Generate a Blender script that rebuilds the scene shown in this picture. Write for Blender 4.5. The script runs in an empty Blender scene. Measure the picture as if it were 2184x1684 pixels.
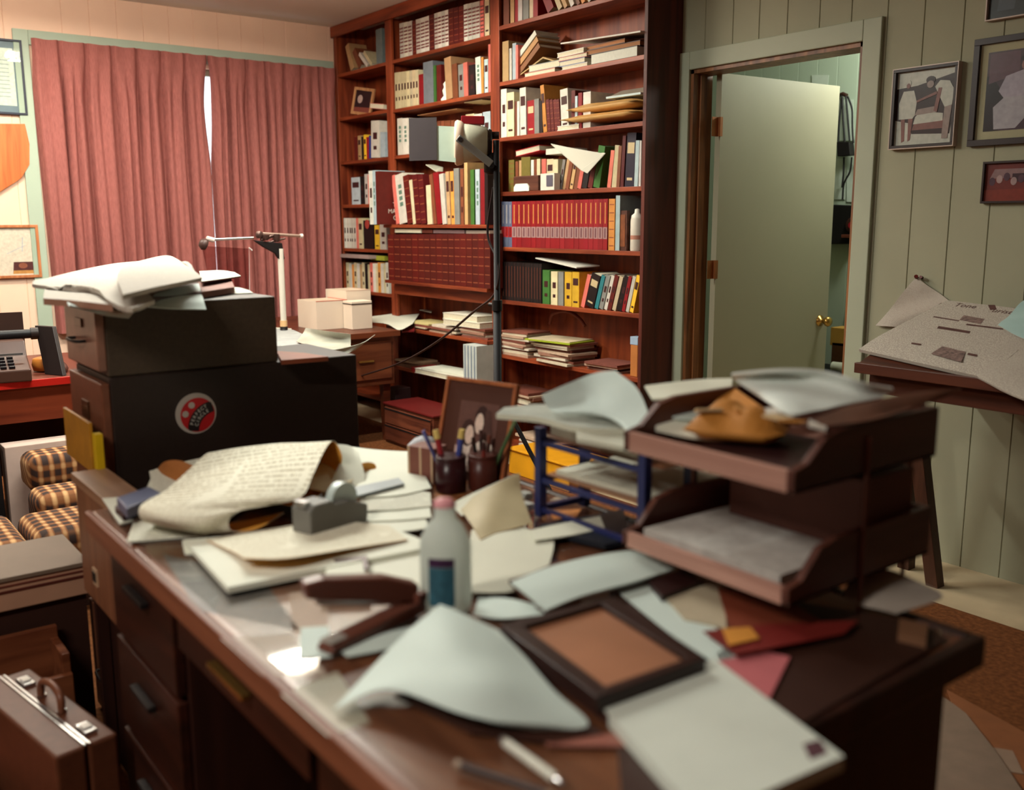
import bpy, math, random
from mathutils import Vector, Matrix
random.seed(11)
SC = bpy.context.scene
COL = SC.collection
# ------------------------------------------------------------ camera, world, lights, exposure
EYE = Vector((0.0, 0.0, 1.339)); YAW = math.radians(52.811); PITCH = math.radians(10.215); ROLL = math.radians(-0.1908)
FPX = 2059.76; IW, IH = 2184.0, 1684.0
fw = Vector((-math.sin(YAW) * math.cos(PITCH), math.cos(YAW) * math.cos(PITCH), -math.sin(PITCH)))
rt0 = Vector((math.cos(YAW), math.sin(YAW), 0.0)); up0 = rt0.cross(fw)
rt = rt0 * math.cos(ROLL) + up0 * math.sin(ROLL); up = -rt0 * math.sin(ROLL) + up0 * math.cos(ROLL)
cam_data = bpy.data.cameras.new('camera'); cam = bpy.data.objects.new('camera', cam_data); COL.objects.link(cam)
cam.matrix_world = Matrix(((rt.x, up.x, -fw.x, EYE.x), (rt.y, up.y, -fw.y, EYE.y), (rt.z, up.z, -fw.z, EYE.z), (0, 0, 0, 1)))
cam_data.sensor_fit = 'HORIZONTAL'; cam_data.sensor_width = 36.0; cam_data.lens = 36.0 * FPX / IW
cam_data.clip_start = 0.02; cam_data.dof.use_dof = True; cam_data.dof.focus_distance = 4.0; cam_data.dof.aperture_fstop = 2.3
SC.camera = cam
SC.view_settings.view_transform = 'Standard'; SC.view_settings.look = 'None'; SC.view_settings.gamma = 1.0
SC.view_settings.exposure = 0.0; SC.view_settings.use_curve_mapping = False

def lin(c):
    c = c / 255.0
    return c / 12.92 if c <= 0.04045 else ((c + 0.055) / 1.055) ** 2.4

def rgb(t): return (lin(t[0]), lin(t[1]), lin(t[2]), 1.0)

world = bpy.data.worlds.new('daylight'); SC.world = world; world.use_nodes = True
world.node_tree.nodes['Background'].inputs[0].default_value = rgb((225, 232, 240)); world.node_tree.nodes['Background'].inputs[1].default_value = 3.0

def area_light(name, loc, sx, sy, power, colour, rot=(0, 0, 0)):
    l = bpy.data.lights.new(name, 'AREA'); l.shape = 'RECTANGLE'; l.size = sx; l.size_y = sy; l.energy = power; l.color = colour[:3]
    o = bpy.data.objects.new(name, l); COL.objects.link(o); o.location = loc; o.rotation_euler = rot
    return o

TUBE = (1.0, 0.98, 0.84)
area_light('ceiling_tube_light', (-4.67, 2.15, 2.535), 0.16, 1.15, 44.0, TUBE)
area_light('second_tube_light', (-5.45, 0.75, 2.535), 0.16, 1.15, 38.0, TUBE)
area_light('near_fill_light', (-3.5, 1.1, 2.535), 0.16, 1.15, 66.0, (0.95, 1.0, 0.92))  # unseen tube, added to brighten the papers on the desk
area_light('front_fill_light', (-1.0, -1.2, 2.535), 0.16, 1.15, 54.0, (1.0, 0.94, 0.84))  # unseen tube, added as fill for faces turned to the camera
bulb = bpy.data.lights.new('next_room_light', 'POINT'); bulb.energy = 40.0; bulb.color = (0.95, 1.0, 0.9); bulb.shadow_soft_size = 0.12
bulb_o = bpy.data.objects.new('next_room_light', bulb); COL.objects.link(bulb_o); bulb_o.location = (-2.75, 4.78, 2.3)

def at(px, py, axis, val):
    d = rt * ((px - IW / 2) / FPX) - up * ((py - IH / 2) / FPX) + fw
    t = (val - EYE[axis]) / d[axis]
    return EYE + d * t

def az(px, py, z): return at(px, py, 2, z)

# ------------------------------------------------------------ materials
MATS = {}

def _base(name, rough, spec=0.3):
    m = bpy.data.materials.new(name); m.use_nodes = True
    b = m.node_tree.nodes['Principled BSDF']; b.inputs['Roughness'].default_value = rough
    b.inputs['Specular IOR Level'].default_value = spec
    return m, m.node_tree, b

def mat(c, rough=0.6, var=0.08, scale=14.0, spec=0.3, metal=0.0, bump=0.0, trans=0.0, key=None):
    k = key or ('m', tuple(c), rough, var, scale, spec, metal, bump, trans)
    if k in MATS: return MATS[k]
    m, nt, b = _base('paint_%d_%d_%d' % tuple(c), rough, spec)
    b.inputs['Metallic'].default_value = metal
    tc = nt.nodes.new('ShaderNodeTexCoord'); n = nt.nodes.new('ShaderNodeTexNoise'); n.inputs['Scale'].default_value = scale
    n.inputs['Detail'].default_value = 5
    nt.links.new(tc.outputs['Object'], n.inputs['Vector'])
    r = nt.nodes.new('ShaderNodeValToRGB'); base = rgb(c)
    r.color_ramp.elements[0].position = 0.3; r.color_ramp.elements[1].position = 0.7
    r.color_ramp.elements[0].color = tuple(max(0, x * (1 - var)) for x in base[:3]) + (1,)
    r.color_ramp.elements[1].color = tuple(min(1, x * (1 + var)) for x in base[:3]) + (1,)
    nt.links.new(n.outputs['Fac'], r.inputs['Fac']); nt.links.new(r.outputs['Color'], b.inputs['Base Color'])
    if bump:
        bm = nt.nodes.new('ShaderNodeBump'); bm.inputs['Strength'].default_value = bump; bm.inputs['Distance'].default_value = 0.002
        nt.links.new(n.outputs['Fac'], bm.inputs['Height']); nt.links.new(bm.outputs['Normal'], b.inputs['Normal'])
    if trans:
        tl = nt.nodes.new('ShaderNodeBsdfTranslucent'); nt.links.new(r.outputs['Color'], tl.inputs['Color'])
        mx = nt.nodes.new('ShaderNodeMixShader'); mx.inputs[0].default_value = trans
        nt.links.new(b.outputs[0], mx.inputs[1]); nt.links.new(tl.outputs[0], mx.inputs[2])
        nt.links.new(mx.outputs[0], nt.nodes['Material Output'].inputs[0])
    MATS[k] = m
    return m

def wood(name, dark, light, axis='X', scale=3.0, rough=0.45, spec=0.35):
    k = ('w', name)
    if k in MATS: return MATS[k]
    m, nt, b = _base(name, rough, spec)
    tc = nt.nodes.new('ShaderNodeTexCoord'); mp = nt.nodes.new('ShaderNodeMapping')
    s = [scale * 6] * 3; s['XYZ'.index(axis)] = scale * 0.5
    mp.inputs['Scale'].default_value = s
    n = nt.nodes.new('ShaderNodeTexNoise'); n.inputs['Scale'].default_value = 1.6; n.inputs['Detail'].default_value = 7; n.inputs['Distortion'].default_value = 0.8
    nt.links.new(tc.outputs['Object'], mp.inputs['Vector']); nt.links.new(mp.outputs['Vector'], n.inputs['Vector'])
    r = nt.nodes.new('ShaderNodeValToRGB'); r.color_ramp.elements[0].position = 0.32; r.color_ramp.elements[1].position = 0.7
    r.color_ramp.elements[0].color = rgb(dark); r.color_ramp.elements[1].color = rgb(light)
    nt.links.new(n.outputs['Fac'], r.inputs['Fac']); nt.links.new(r.outputs['Color'], b.inputs['Base Color'])
    MATS[k] = m
    return m

def printed(name, paper, ink, lines=55.0, cover=0.5, rough=0.75):
    """paper with rows of small type: fine lines broken into words, in columns (uses the sheet's own UV)"""
    k = ('p', name)
    if k in MATS: return MATS[k]
    m, nt, b = _base(name, rough, 0.2)
    tc = nt.nodes.new('ShaderNodeTexCoord'); sep = nt.nodes.new('ShaderNodeSeparateXYZ'); nt.links.new(tc.outputs['UV'], sep.inputs[0])
    w = nt.nodes.new('ShaderNodeMath'); w.operation = 'MULTIPLY'; w.inputs[1].default_value = lines; nt.links.new(sep.outputs['Y'], w.inputs[0])
    fr = nt.nodes.new('ShaderNodeMath'); fr.operation = 'FRACT'; nt.links.new(w.outputs[0], fr.inputs[0])
    g = nt.nodes.new('ShaderNodeMath'); g.operation = 'GREATER_THAN'; g.inputs[1].default_value = 0.55; nt.links.new(fr.outputs[0], g.inputs[0])
    mp = nt.nodes.new('ShaderNodeMapping'); mp.inputs['Scale'].default_value = (lines * 1.1, lines, 1); nt.links.new(tc.outputs['UV'], mp.inputs['Vector'])
    n = nt.nodes.new('ShaderNodeTexNoise'); n.inputs['Scale'].default_value = 1.0; n.inputs['Detail'].default_value = 1; nt.links.new(mp.outputs['Vector'], n.inputs['Vector'])
    g2 = nt.nodes.new('ShaderNodeMath'); g2.operation = 'GREATER_THAN'; g2.inputs[1].default_value = 0.45; nt.links.new(n.outputs['Fac'], g2.inputs[0])
    n2 = nt.nodes.new('ShaderNodeTexNoise'); n2.inputs['Scale'].default_value = 3.0; nt.links.new(tc.outputs['UV'], n2.inputs['Vector'])
    g3 = nt.nodes.new('ShaderNodeMath'); g3.operation = 'GREATER_THAN'; g3.inputs[1].default_value = 0.6 - 0.3 * cover; nt.links.new(n2.outputs['Fac'], g3.inputs[0])
    a = nt.nodes.new('ShaderNodeMath'); a.operation = 'MULTIPLY'; nt.links.new(g.outputs[0], a.inputs[0]); nt.links.new(g2.outputs[0], a.inputs[1])
    a2 = nt.nodes.new('ShaderNodeMath'); a2.operation = 'MULTIPLY'; nt.links.new(a.outputs[0], a2.inputs[0]); nt.links.new(g3.outputs[0], a2.inputs[1])
    mx = nt.nodes.new('ShaderNodeMixRGB'); mx.inputs[1].default_value = rgb(paper); mx.inputs[2].default_value = rgb(ink)
    nt.links.new(a2.outputs[0], mx.inputs[0]); nt.links.new(mx.outputs[0], b.inputs['Base Color'])
    MATS[k] = m
    return m

def glass(name, tint=(252, 253, 252), rough=0.02, alpha=0.12):
    k = ('g', name)
    if k in MATS: return MATS[k]
    m = bpy.data.materials.new(name); m.use_nodes = True; nt = m.node_tree; nt.nodes.remove(nt.nodes['Principled BSDF'])
    t = nt.nodes.new('ShaderNodeBsdfTransparent'); t.inputs[0].default_value = rgb(tint)
    g = nt.nodes.new('ShaderNodeBsdfGlossy'); g.inputs['Roughness'].default_value = rough
    lw_ = nt.nodes.new('ShaderNodeLayerWeight'); lw_.inputs['Blend'].default_value = 0.5
    pw = nt.nodes.new('ShaderNodeMath'); pw.operation = 'POWER'; pw.inputs[1].default_value = 4.0; nt.links.new(lw_.outputs['Facing'], pw.inputs[0])
    f = nt.nodes.new('ShaderNodeMath'); f.operation = 'MULTIPLY_ADD'; f.inputs[1].default_value = 0.7; f.inputs[2].default_value = 0.02; nt.links.new(pw.outputs[0], f.inputs[0])
    mx = nt.nodes.new('ShaderNodeMixShader'); nt.links.new(f.outputs[0], mx.inputs[0]); nt.links.new(t.outputs[0], mx.inputs[1]); nt.links.new(g.outputs[0], mx.inputs[2])
    nt.links.new(mx.outputs[0], nt.nodes['Material Output'].inputs[0])
    MATS[k] = m
    return m

def emit(name, c, s):
    m = bpy.data.materials.new(name); m.use_nodes = True; b = m.node_tree.nodes['Principled BSDF']
    b.inputs['Emission Color'].default_value = rgb(c); b.inputs['Emission Strength'].default_value = s; b.inputs['Base Color'].default_value = rgb(c)
    return m

# ------------------------------------------------------------ mesh building
class MB:
    def __init__(s): s.v = []; s.f = []; s.m = []; s.s = []; s.uv = {}
    def add(s, vs, fs, m=0, smooth=False, uvs=None):
        o = len(s.v); s.v += [Vector(v) for v in vs]
        for i, f in enumerate(fs):
            s.f.append(tuple(o + k for k in f)); s.m.append(m); s.s.append(smooth)
            if uvs: s.uv[len(s.f) - 1] = [uvs[k] for k in f]
        return s
    def box(s, x0, x1, y0, y1, z0, z1, m=0, M=None):
        vs = [Vector((x, y, z)) for z in (z0, z1) for y in (y0, y1) for x in (x0, x1)]
        if M is not None: vs = [M @ v for v in vs]
        return s.add(vs, [(0, 2, 3, 1), (4, 5, 7, 6), (0, 1, 5, 4), (2, 6, 7, 3), (0, 4, 6, 2), (1, 3, 7, 5)], m)
    def prism(s, base, top, m=0, smooth=False):
        n = len(base)
        fs = [tuple(reversed(range(n))), tuple(range(n, 2 * n))] + [(i, (i + 1) % n, n + (i + 1) % n, n + i) for i in range(n)]
        return s.add(list(base) + list(top), fs, m, smooth)
    def tube(s, path, r, n=10, m=0, close=True):
        path = [Vector(p) for p in path]; rings = []
        rr = r if isinstance(r, (list, tuple)) else [r] * len(path)
        prev = None
        for i, p in enumerate(path):
            t = (path[min(i + 1, len(path) - 1)] - path[max(i - 1, 0)]).normalized()
            if prev is None:
                a = Vector((0, 0, 1)) if abs(t.z) < 0.9 else Vector((1, 0, 0))
                u = t.cross(a).normalized()
            else: u = (prev - t * prev.dot(t)).normalized()
            prev = u; w = t.cross(u)
            rings.append([p + (u * math.cos(2 * math.pi * k / n) + w * math.sin(2 * math.pi * k / n)) * rr[i] for k in range(n)])
        vs = [v for g in rings for v in g]; fs = []
        for i in range(len(path) - 1):
            for k in range(n): fs.append((i * n + k, i * n + (k + 1) % n, (i + 1) * n + (k + 1) % n, (i + 1) * n + k))
        s.add(vs, fs, m, True)
        if close:
            s.add(rings[0], [tuple(reversed(range(n)))], m); s.add(rings[-1], [tuple(range(n))], m)
        return s
    def lathe(s, prof, c=(0, 0, 0), n=20, m=0, M=None):
        c = Vector(c); vs = []
        for r, z in prof:
            for k in range(n):
                v = Vector((r * math.cos(2 * math.pi * k / n), r * math.sin(2 * math.pi * k / n), z))
                vs.append(c + (M @ v if M is not None else v))
        fs = [(i * n + k, i * n + (k + 1) % n, (i + 1) * n + (k + 1) % n, (i + 1) * n + k) for i in range(len(prof) - 1) for k in range(n)]
        s.add(vs, fs, m, True)
        s.add(vs[:n], [tuple(reversed(range(n)))], m); s.add(vs[-n:], [tuple(range(n))], m)
        return s
    def sheet(s, P, th, mt=0, mb=1, flip=None):
        """P: rows of points; solid sheet of thickness th hanging below P"""
        R, C = len(P), len(P[0])
        def nrm(i, j):
            a = P[min(i + 1, R - 1)][j] - P[max(i - 1, 0)][j]; b = P[i][min(j + 1, C - 1)] - P[i][max(j - 1, 0)]
            x = a.cross(b); return x.normalized() if x.length > 1e-12 else Vector((0, 0, 1))
        N = [[nrm(i, j) for j in range(C)] for i in range(R)]
        if flip is None: flip = sum(v.z for r in N for v in r) < 0
        k = -1 if flip else 1
        top = [P[i][j] for i in range(R) for j in range(C)]
        bot = [P[i][j] - N[i][j] * (k * th) for i in range(R) for j in range(C)]
        uv = [(j / (C - 1), i / (R - 1)) for i in range(R) for j in range(C)]
        def q(i, j): return (i * C + j, (i + 1) * C + j, (i + 1) * C + j + 1, i * C + j + 1)
        F = [q(i, j) for i in range(R - 1) for j in range(C - 1)]
        G = [tuple(reversed(f)) for f in F]
        if flip: F, G = G, F
        s.add(top, F, mt, True, uv); s.add(bot, G, mb, True, uv)
        ring = [(0, j) for j in range(C)] + [(i, C - 1) for i in range(1, R)] + [(R - 1, j) for j in range(C - 2, -1, -1)] + [(i, 0) for i in range(R - 2, 0, -1)]
        n = len(ring); a = [top[i * C + j] for i, j in ring]; b = [bot[i * C + j] for i, j in ring]
        F = [(t, (t + 1) % n, n + (t + 1) % n, n + t) for t in range(n)]
        if not flip: F = [tuple(reversed(f)) for f in F]
        return s.add(a + b, F, mb)
    def build(s, name, mats, parent=None, org=None, bevel=0.0, label=None, sub=0):
        org = Vector(org) if org is not None else Vector((0, 0, 0))
        me = bpy.data.meshes.new(name); me.from_pydata([tuple(v - org) for v in s.v], [], s.f); me.validate(verbose=False)
        if not isinstance(mats, (list, tuple)): mats = [mats]
        for m in mats: me.materials.append(m)
        if len(me.polygons) == len(s.f):
            me.polygons.foreach_set('material_index', [min(x, len(mats) - 1) for x in s.m]); me.polygons.foreach_set('use_smooth', s.s)
            if s.uv:
                ul = me.uv_layers.new(name='UVMap')
                for pi, u in s.uv.items():
                    for k, li in enumerate(me.polygons[pi].loop_indices): ul.data[li].uv = u[k]
        me.update()
        o = bpy.data.objects.new(name, me); COL.objects.link(o)
        if parent is not None: o.parent = parent
        else: o.location = org
        if bevel:
            b = o.modifiers.new('bevel', 'BEVEL'); b.width = bevel; b.segments = 2; b.limit_method = 'ANGLE'; b.angle_limit = 0.7
        if label: o['label'] = label
        return o

class Thing:
    """an Empty at the thing's base that parents its parts; part geometry is given in world coordinates"""
    def __init__(s, name, label, cat, loc, group=None, kind=None):
        s.loc = Vector(loc); s.o = bpy.data.objects.new(name, None); COL.objects.link(s.o); s.o.location = s.loc; s.o.empty_display_size = 0.05
        tag(s.o, label, cat, group, kind)
    def part(s, name, mb, mats, bevel=0.0, label=None, parent=None):
        o = mb.build(name, mats, parent or s.o, s.loc, bevel, label); return o

def tag(o, label=None, cat=None, group=None, kind=None):
    if label: o['label'] = label
    if cat: o['category'] = cat
    if group: o['group'] = group
    if kind: o['kind'] = kind
    return o

def single(name, mb, mats, label, cat, group=None, bevel=0.0, org=None):
    if org is None:
        xs = [v.x for v in mb.v]; ys = [v.y for v in mb.v]; zs = [v.z for v in mb.v]
        org = Vector(((min(xs) + max(xs)) / 2, (min(ys) + max(ys)) / 2, min(zs)))
    return tag(mb.build(name, mats, None, org, bevel), label, cat, group)

def struct(name, mb, mats, bevel=0.0):
    return tag(mb.build(name, mats, None, None, bevel), kind='structure')

def cr(p0, p1, p2, p3, t):
    return 0.5 * ((2 * p1) + (-p0 + p2) * t + (2 * p0 - 5 * p1 + 4 * p2 - p3) * t * t + (-p0 + 3 * p1 - 3 * p2 + p3) * t ** 3)

def spline(pts, n=6):
    if len(pts) == 2: return [pts[0].lerp(pts[1], k / n) for k in range(n + 1)]
    e = [pts[0] * 2 - pts[1]] + list(pts) + [pts[-1] * 2 - pts[-2]]; out = []
    for i in range(1, len(e) - 2):
        for k in range(n): out.append(cr(e[i - 1], e[i], e[i + 1], e[i + 2], k / n))
    out.append(pts[-1]); return out

def net(rows, n=5):
    rows = [[az(*p) if not isinstance(p, Vector) else p for p in r] for r in rows]
    rows = [spline(r, n) for r in rows]
    cols = [spline([r[j] for r in rows], n) for j in range(len(rows[0]))]
    return [[cols[j][i] for j in range(len(cols))] for i in range(len(cols[0]))]

WHITE = mat((224, 226, 210), 0.7, 0.03, 6)
OFFW = mat((205, 205, 188), 0.7, 0.04, 6)
COOL = mat((196, 210, 204), 0.7, 0.03, 6)
CREAM = mat((226, 216, 184), 0.7, 0.05, 8)
AMBER = mat((222, 156, 62), 0.7, 0.06, 8)
PAGES = mat((205, 196, 170), 0.8, 0.12, 160)
TYPED = printed('typed_paper', (218, 218, 202), (170, 168, 154), 60, 0.7)
TYPEDC = printed('typed_cream_paper', (236, 232, 212), (186, 176, 150), 60, 0.8)
NEWS = printed('newsprint', (190, 182, 168), (128, 114, 108), 110, 1.0)
BLACK = mat((22, 18, 18), 0.5); DARKB = mat((40, 26, 22), 0.5); CHROME = mat((190, 190, 190), 0.22, 0.05, 20, 0.5, 0.9)
BRASS = mat((190, 150, 80), 0.25, 0.05, 20, 0.5, 0.9)

def paper(name, label, rows, th=0.0009, mt=None, mb=None, cat='paper', group=None, n=5, flip=None):
    b = MB(); b.sheet(net(rows, n), th, 0, 1, flip)
    return single(name, b, [mt or WHITE, mb or mt or WHITE], label, cat, group)

def slab_pts(corners, zt, h):
    t = [az(x, y, zt) for x, y in corners]; bt = [Vector((v.x, v.y, zt - h)) for v in t]
    a = sum((t[i].x * t[(i + 1) % len(t)].y - t[(i + 1) % len(t)].x * t[i].y) for i in range(len(t)))
    if a < 0: t.reverse(); bt.reverse()
    return bt, t

def slab(name, label, cat, corners, zt, h, mats, group=None, bevel=0.0):
    bt, t = slab_pts(corners, zt, h); b = MB(); b.prism(bt, t)
    return single(name, b, mats, label, cat, group, bevel)

def text_part(body, size, M, m, parent=None, name='lettering', extrude=0.0004, align='CENTER'):
    cu = bpy.data.curves.new(name, 'FONT'); cu.body = body; cu.size = size; cu.extrude = extrude; cu.align_x = align; cu.align_y = 'CENTER'
    tmp = bpy.data.objects.new(name, cu); COL.objects.link(tmp)
    dg = bpy.context.evaluated_depsgraph_get(); me = bpy.data.meshes.new_from_object(tmp.evaluated_get(dg))
    bpy.data.objects.remove(tmp); bpy.data.curves.remove(cu)
    me.transform(M); me.materials.clear(); me.materials.append(m)
    o = bpy.data.objects.new(name, me); COL.objects.link(o)
    if parent is not None: o.parent = parent
    return o
# ------------------------------------------------------------ room shell
XL, XR, YB, YFR, ZC = -6.49, 1.7, 3.575, -2.2, 2.69
WALLB = mat((150, 148, 124), 0.75, 0.05, 3); WALLL = mat((232, 200, 176), 0.75, 0.04, 3)
CASE = mat((160, 164, 142), 0.55, 0.04, 5); MINT = mat((162, 178, 160), 0.6, 0.03, 5)
CARPET = mat((104, 62, 34), 0.95, 0.35, 60, 0.1, 0, 0.6); CEILM = mat((214, 210, 202), 0.85, 0.03, 2)
struct('floor', MB().box(XL, XR, YFR, 3.16, -0.1, 0), CARPET)
STRIPM = mat((176, 158, 128), 0.7, 0.14, 5)
struct('floor', MB().box(XL, XR, 3.16, 6.2, -0.1, 0.0), STRIPM)
struct('ceiling', MB().box(XL - 0.1, XR + 0.1, YFR - 0.1, 6.2, ZC, ZC + 0.1), CEILM)

def grooved(axis, fixed, a0, a1, z0, z1, grooves, depth, sign):
    """vertical plank wall: face at 'fixed', body behind it; V grooves at the given positions"""
    b = MB(); g = sorted([x for x in grooves if a0 + 0.02 < x < a1 - 0.02]); prof = [(a0, 0)]
    for x in g: prof += [(x - 0.003, 0), (x, 0.004), (x + 0.003, 0)]
    prof.append((a1, 0))
    def P(a, d, z):
        return Vector((a, fixed + sign * d, z)) if axis == 'x' else Vector((fixed + sign * d, a, z))
    n = len(prof); base = [P(a, d, z0) for a, d in prof] + [P(a1, depth, z0), P(a0, depth, z0)]
    top = [Vector((v.x, v.y, z1)) for v in base]
    flipit = (axis == 'x') == (sign < 0)
    if flipit: base.reverse(); top.reverse()
    b.prism(base, top); return b
G = [-3.215, -3.05, -2.902, -2.752, -2.589, -2.437, -2.275, -2.12, -1.963, -1.811, -1.66, -1.5, -1.34, -1.2, -1.04, -0.9, -0.74, -0.58]
G2 = [x - 1.6 for x in G if x < -2.2] + G + [0.2, 0.36, 0.5, 0.7, 0.9, 1.1, 1.3, 1.5]
DX0, DX1, DZ = -3.293, -2.369, 2.04
bw = grooved('x', YB, XL, DX0, 0, ZC, G2, 0.12, 1)
for a in (grooved('x', YB, DX0, DX1, DZ, ZC, G2, 0.12, 1), grooved('x', YB, DX1, XR, 0, ZC, G2, 0.12, 1)): bw.add(a.v, a.f)
struct('wall_back', bw, WALLB)
# window wall (X = XL): opening Y 1.40..3.2, z 0.95..2.33
WY0, WY1, WZ0, WZ1 = 1.40, 3.28, 0.95, 2.33
GL = [0.1 + 0.16 * k for k in range(-14, 24)]
lw = grooved('y', XL, YFR, WY0, 0, ZC, GL, 0.12, -1)
for a in (grooved('y', XL, WY0, WY1, 0, WZ0, GL, 0.12, -1), grooved('y', XL, WY0, WY1, WZ1, ZC, GL, 0.12, -1), grooved('y', XL, WY1, 3.695, 0, ZC, GL, 0.12, -1)): lw.add(a.v, a.f)
struct('wall_left', lw, WALLL)
DARKP = wood('dark_panelling', (70, 44, 30), (104, 70, 48), 'Z', 1.2, 0.6)
struct('wall_right', MB().box(XR, XR + 0.1, YFR, YB, 0, ZC), DARKP)
struct('wall_front', MB().box(XL, XR, YFR - 0.1, YFR, 0, ZC), DARKP)
# next room through the doorway
struct('wall_far', grooved('x', 5.2, -6.4, 0.5, 0, ZC, [-6 + 0.14 * k for k in range(60)], 0.1, 1), mat((172, 186, 164), 0.75, 0.03, 3))
struct('wall_passage', MB().box(-5.6, -5.5, 3.695, 5.2, 0, ZC), WALLB)
struct('wall_passage', MB().box(-0.6, -0.5, 3.695, 5.2, 0, ZC), WALLB)
# window
w = tag(MB().box(XL - 0.09, XL - 0.05, WY0, WY0 + 0.04, WZ0, WZ1).box(XL - 0.09, XL - 0.05, WY1 - 0.04, WY1, WZ0, WZ1).box(XL - 0.09, XL - 0.05, WY0, WY1, WZ0, WZ0 + 0.04)
        .box(XL - 0.09, XL - 0.05, WY0, WY1, WZ1 - 0.04, WZ1).box(XL - 0.09, XL - 0.05, 2.36, 2.38, WZ0, WZ1).box(XL - 0.09, XL - 0.05, WY0, WY1, 1.62, 1.65).build('window_1', CASE), kind='structure')
MB().box(XL - 0.075, XL - 0.070, WY0 + 0.04, WY1 - 0.04, WZ0 + 0.04, WZ1 - 0.04).build('window_pane', glass('window_glass'), w)
struct('trim_1', MB().box(XL, XL + 0.018, 1.262, 1.345, 0.60, 2.455).box(XL, XL + 0.018, 1.345, 3.33, 2.37, 2.455), MINT, 0.003)
# doorway casing, jambs, stop, leaf
struct('trim_2', MB().box(DX0 - 0.082, DX0, YB - 0.018, YB + 0.001, 0, DZ + 0.082).box(DX1, DX1 + 0.082, YB - 0.018, YB + 0.001, 0, DZ + 0.082).box(DX0, DX1, YB - 0.018, YB + 0.001, DZ, DZ + 0.082), CASE, 0.004)
JAMB = wood('stained_jamb', (86, 48, 26), (150, 98, 58), 'Z', 2.5)
struct('trim_3', MB().box(DX0 - 0.002, DX0 + 0.018, YB - 0.002, YB + 0.13, 0, DZ).box(DX1 - 0.018, DX1 + 0.002, YB - 0.002, YB + 0.13, 0, DZ).box(DX0, DX1, YB - 0.002, YB + 0.13, DZ - 0.018, DZ + 0.002)
       .box(DX0 + 0.018, DX0 + 0.03, YB + 0.04, YB + 0.08, 0, DZ - 0.018), JAMB)
ang = math.atan2(4.55 - 3.70, -3.190 + 3.245)
M = Matrix.Translation((-3.245, 3.70, 0)) @ Matrix.Rotation(ang, 4, 'Z')
dr = tag(MB().box(0.0, 0.862, -0.035, 0.0, 0.012, 2.028, 0, M).build('door_1', mat((156, 150, 126), 0.5, 0.04, 2)), kind='structure')
hb = MB()
for z in (0.25, 1.1, 1.78):
    hb.box(-0.012, 0.004, -0.046, -0.028, z - 0.045, z + 0.045, 0, M); hb.box(-0.05, -0.012, -0.03, -0.026, z - 0.045, z + 0.045, 0, M)
hb.build('door_hinge', mat((150, 92, 52), 0.4, 0.1, 20, 0.5, 0.6), dr)
kb = MB(); kc = M @ Vector((0.80, -0.035, 0.80)); KM = M.to_3x3().to_4x4() @ Matrix.Rotation(math.pi / 2, 4, 'X')
kb.lathe([(0.03, 0), (0.03, 0.006), (0.011, 0.012), (0.011, 0.035), (0.024, 0.042), (0.028, 0.055), (0.022, 0.068), (0.008, 0.072)], kc, 18, 0, KM)
KM2 = M.to_3x3().to_4x4() @ Matrix.Rotation(-math.pi / 2, 4, 'X')
kb.lathe([(0.03, 0), (0.03, 0.006), (0.011, 0.012), (0.011, 0.035), (0.024, 0.042), (0.028, 0.055), (0.022, 0.068), (0.008, 0.072)], M @ Vector((0.80, 0.0, 0.80)), 18, 0, KM2)
kb.build('door_knob', BRASS, dr)

# ceiling fixtures that light the room, the last two added as unseen fill
def fixture(x, y, lab, glow=40.0):
    t = Thing('ceiling_light', lab, 'ceiling light', (x, y, 2.545), 'ceiling tube lights')
    t.part('housing', MB().box(x - 0.11, x + 0.11, y - 0.62, y + 0.62, 2.60, ZC), mat((225, 225, 218), 0.4), 0.006)
    t.part('lamp_tube', MB().tube([(x - 0.045, y - 0.59, 2.575), (x - 0.045, y + 0.59, 2.575)], 0.019, 12).tube([(x + 0.045, y - 0.59, 2.575), (x + 0.045, y + 0.59, 2.575)], 0.019, 12), emit('tube_glow_%d' % int(x * 10), (255, 240, 222), glow))
fixture(-4.67, 2.15, 'long white ceiling tube light over the middle of the room')
fixture(-5.45, 0.75, 'long white ceiling tube light near the framed pictures')
fixture(-1.0, -1.2, 'unseen ceiling tube light added as fill on the camera side of the desk', 12.0)
fixture(-3.5, 1.1, 'unseen ceiling tube light added above the filing cabinets to brighten the desk', 16.0)

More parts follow.
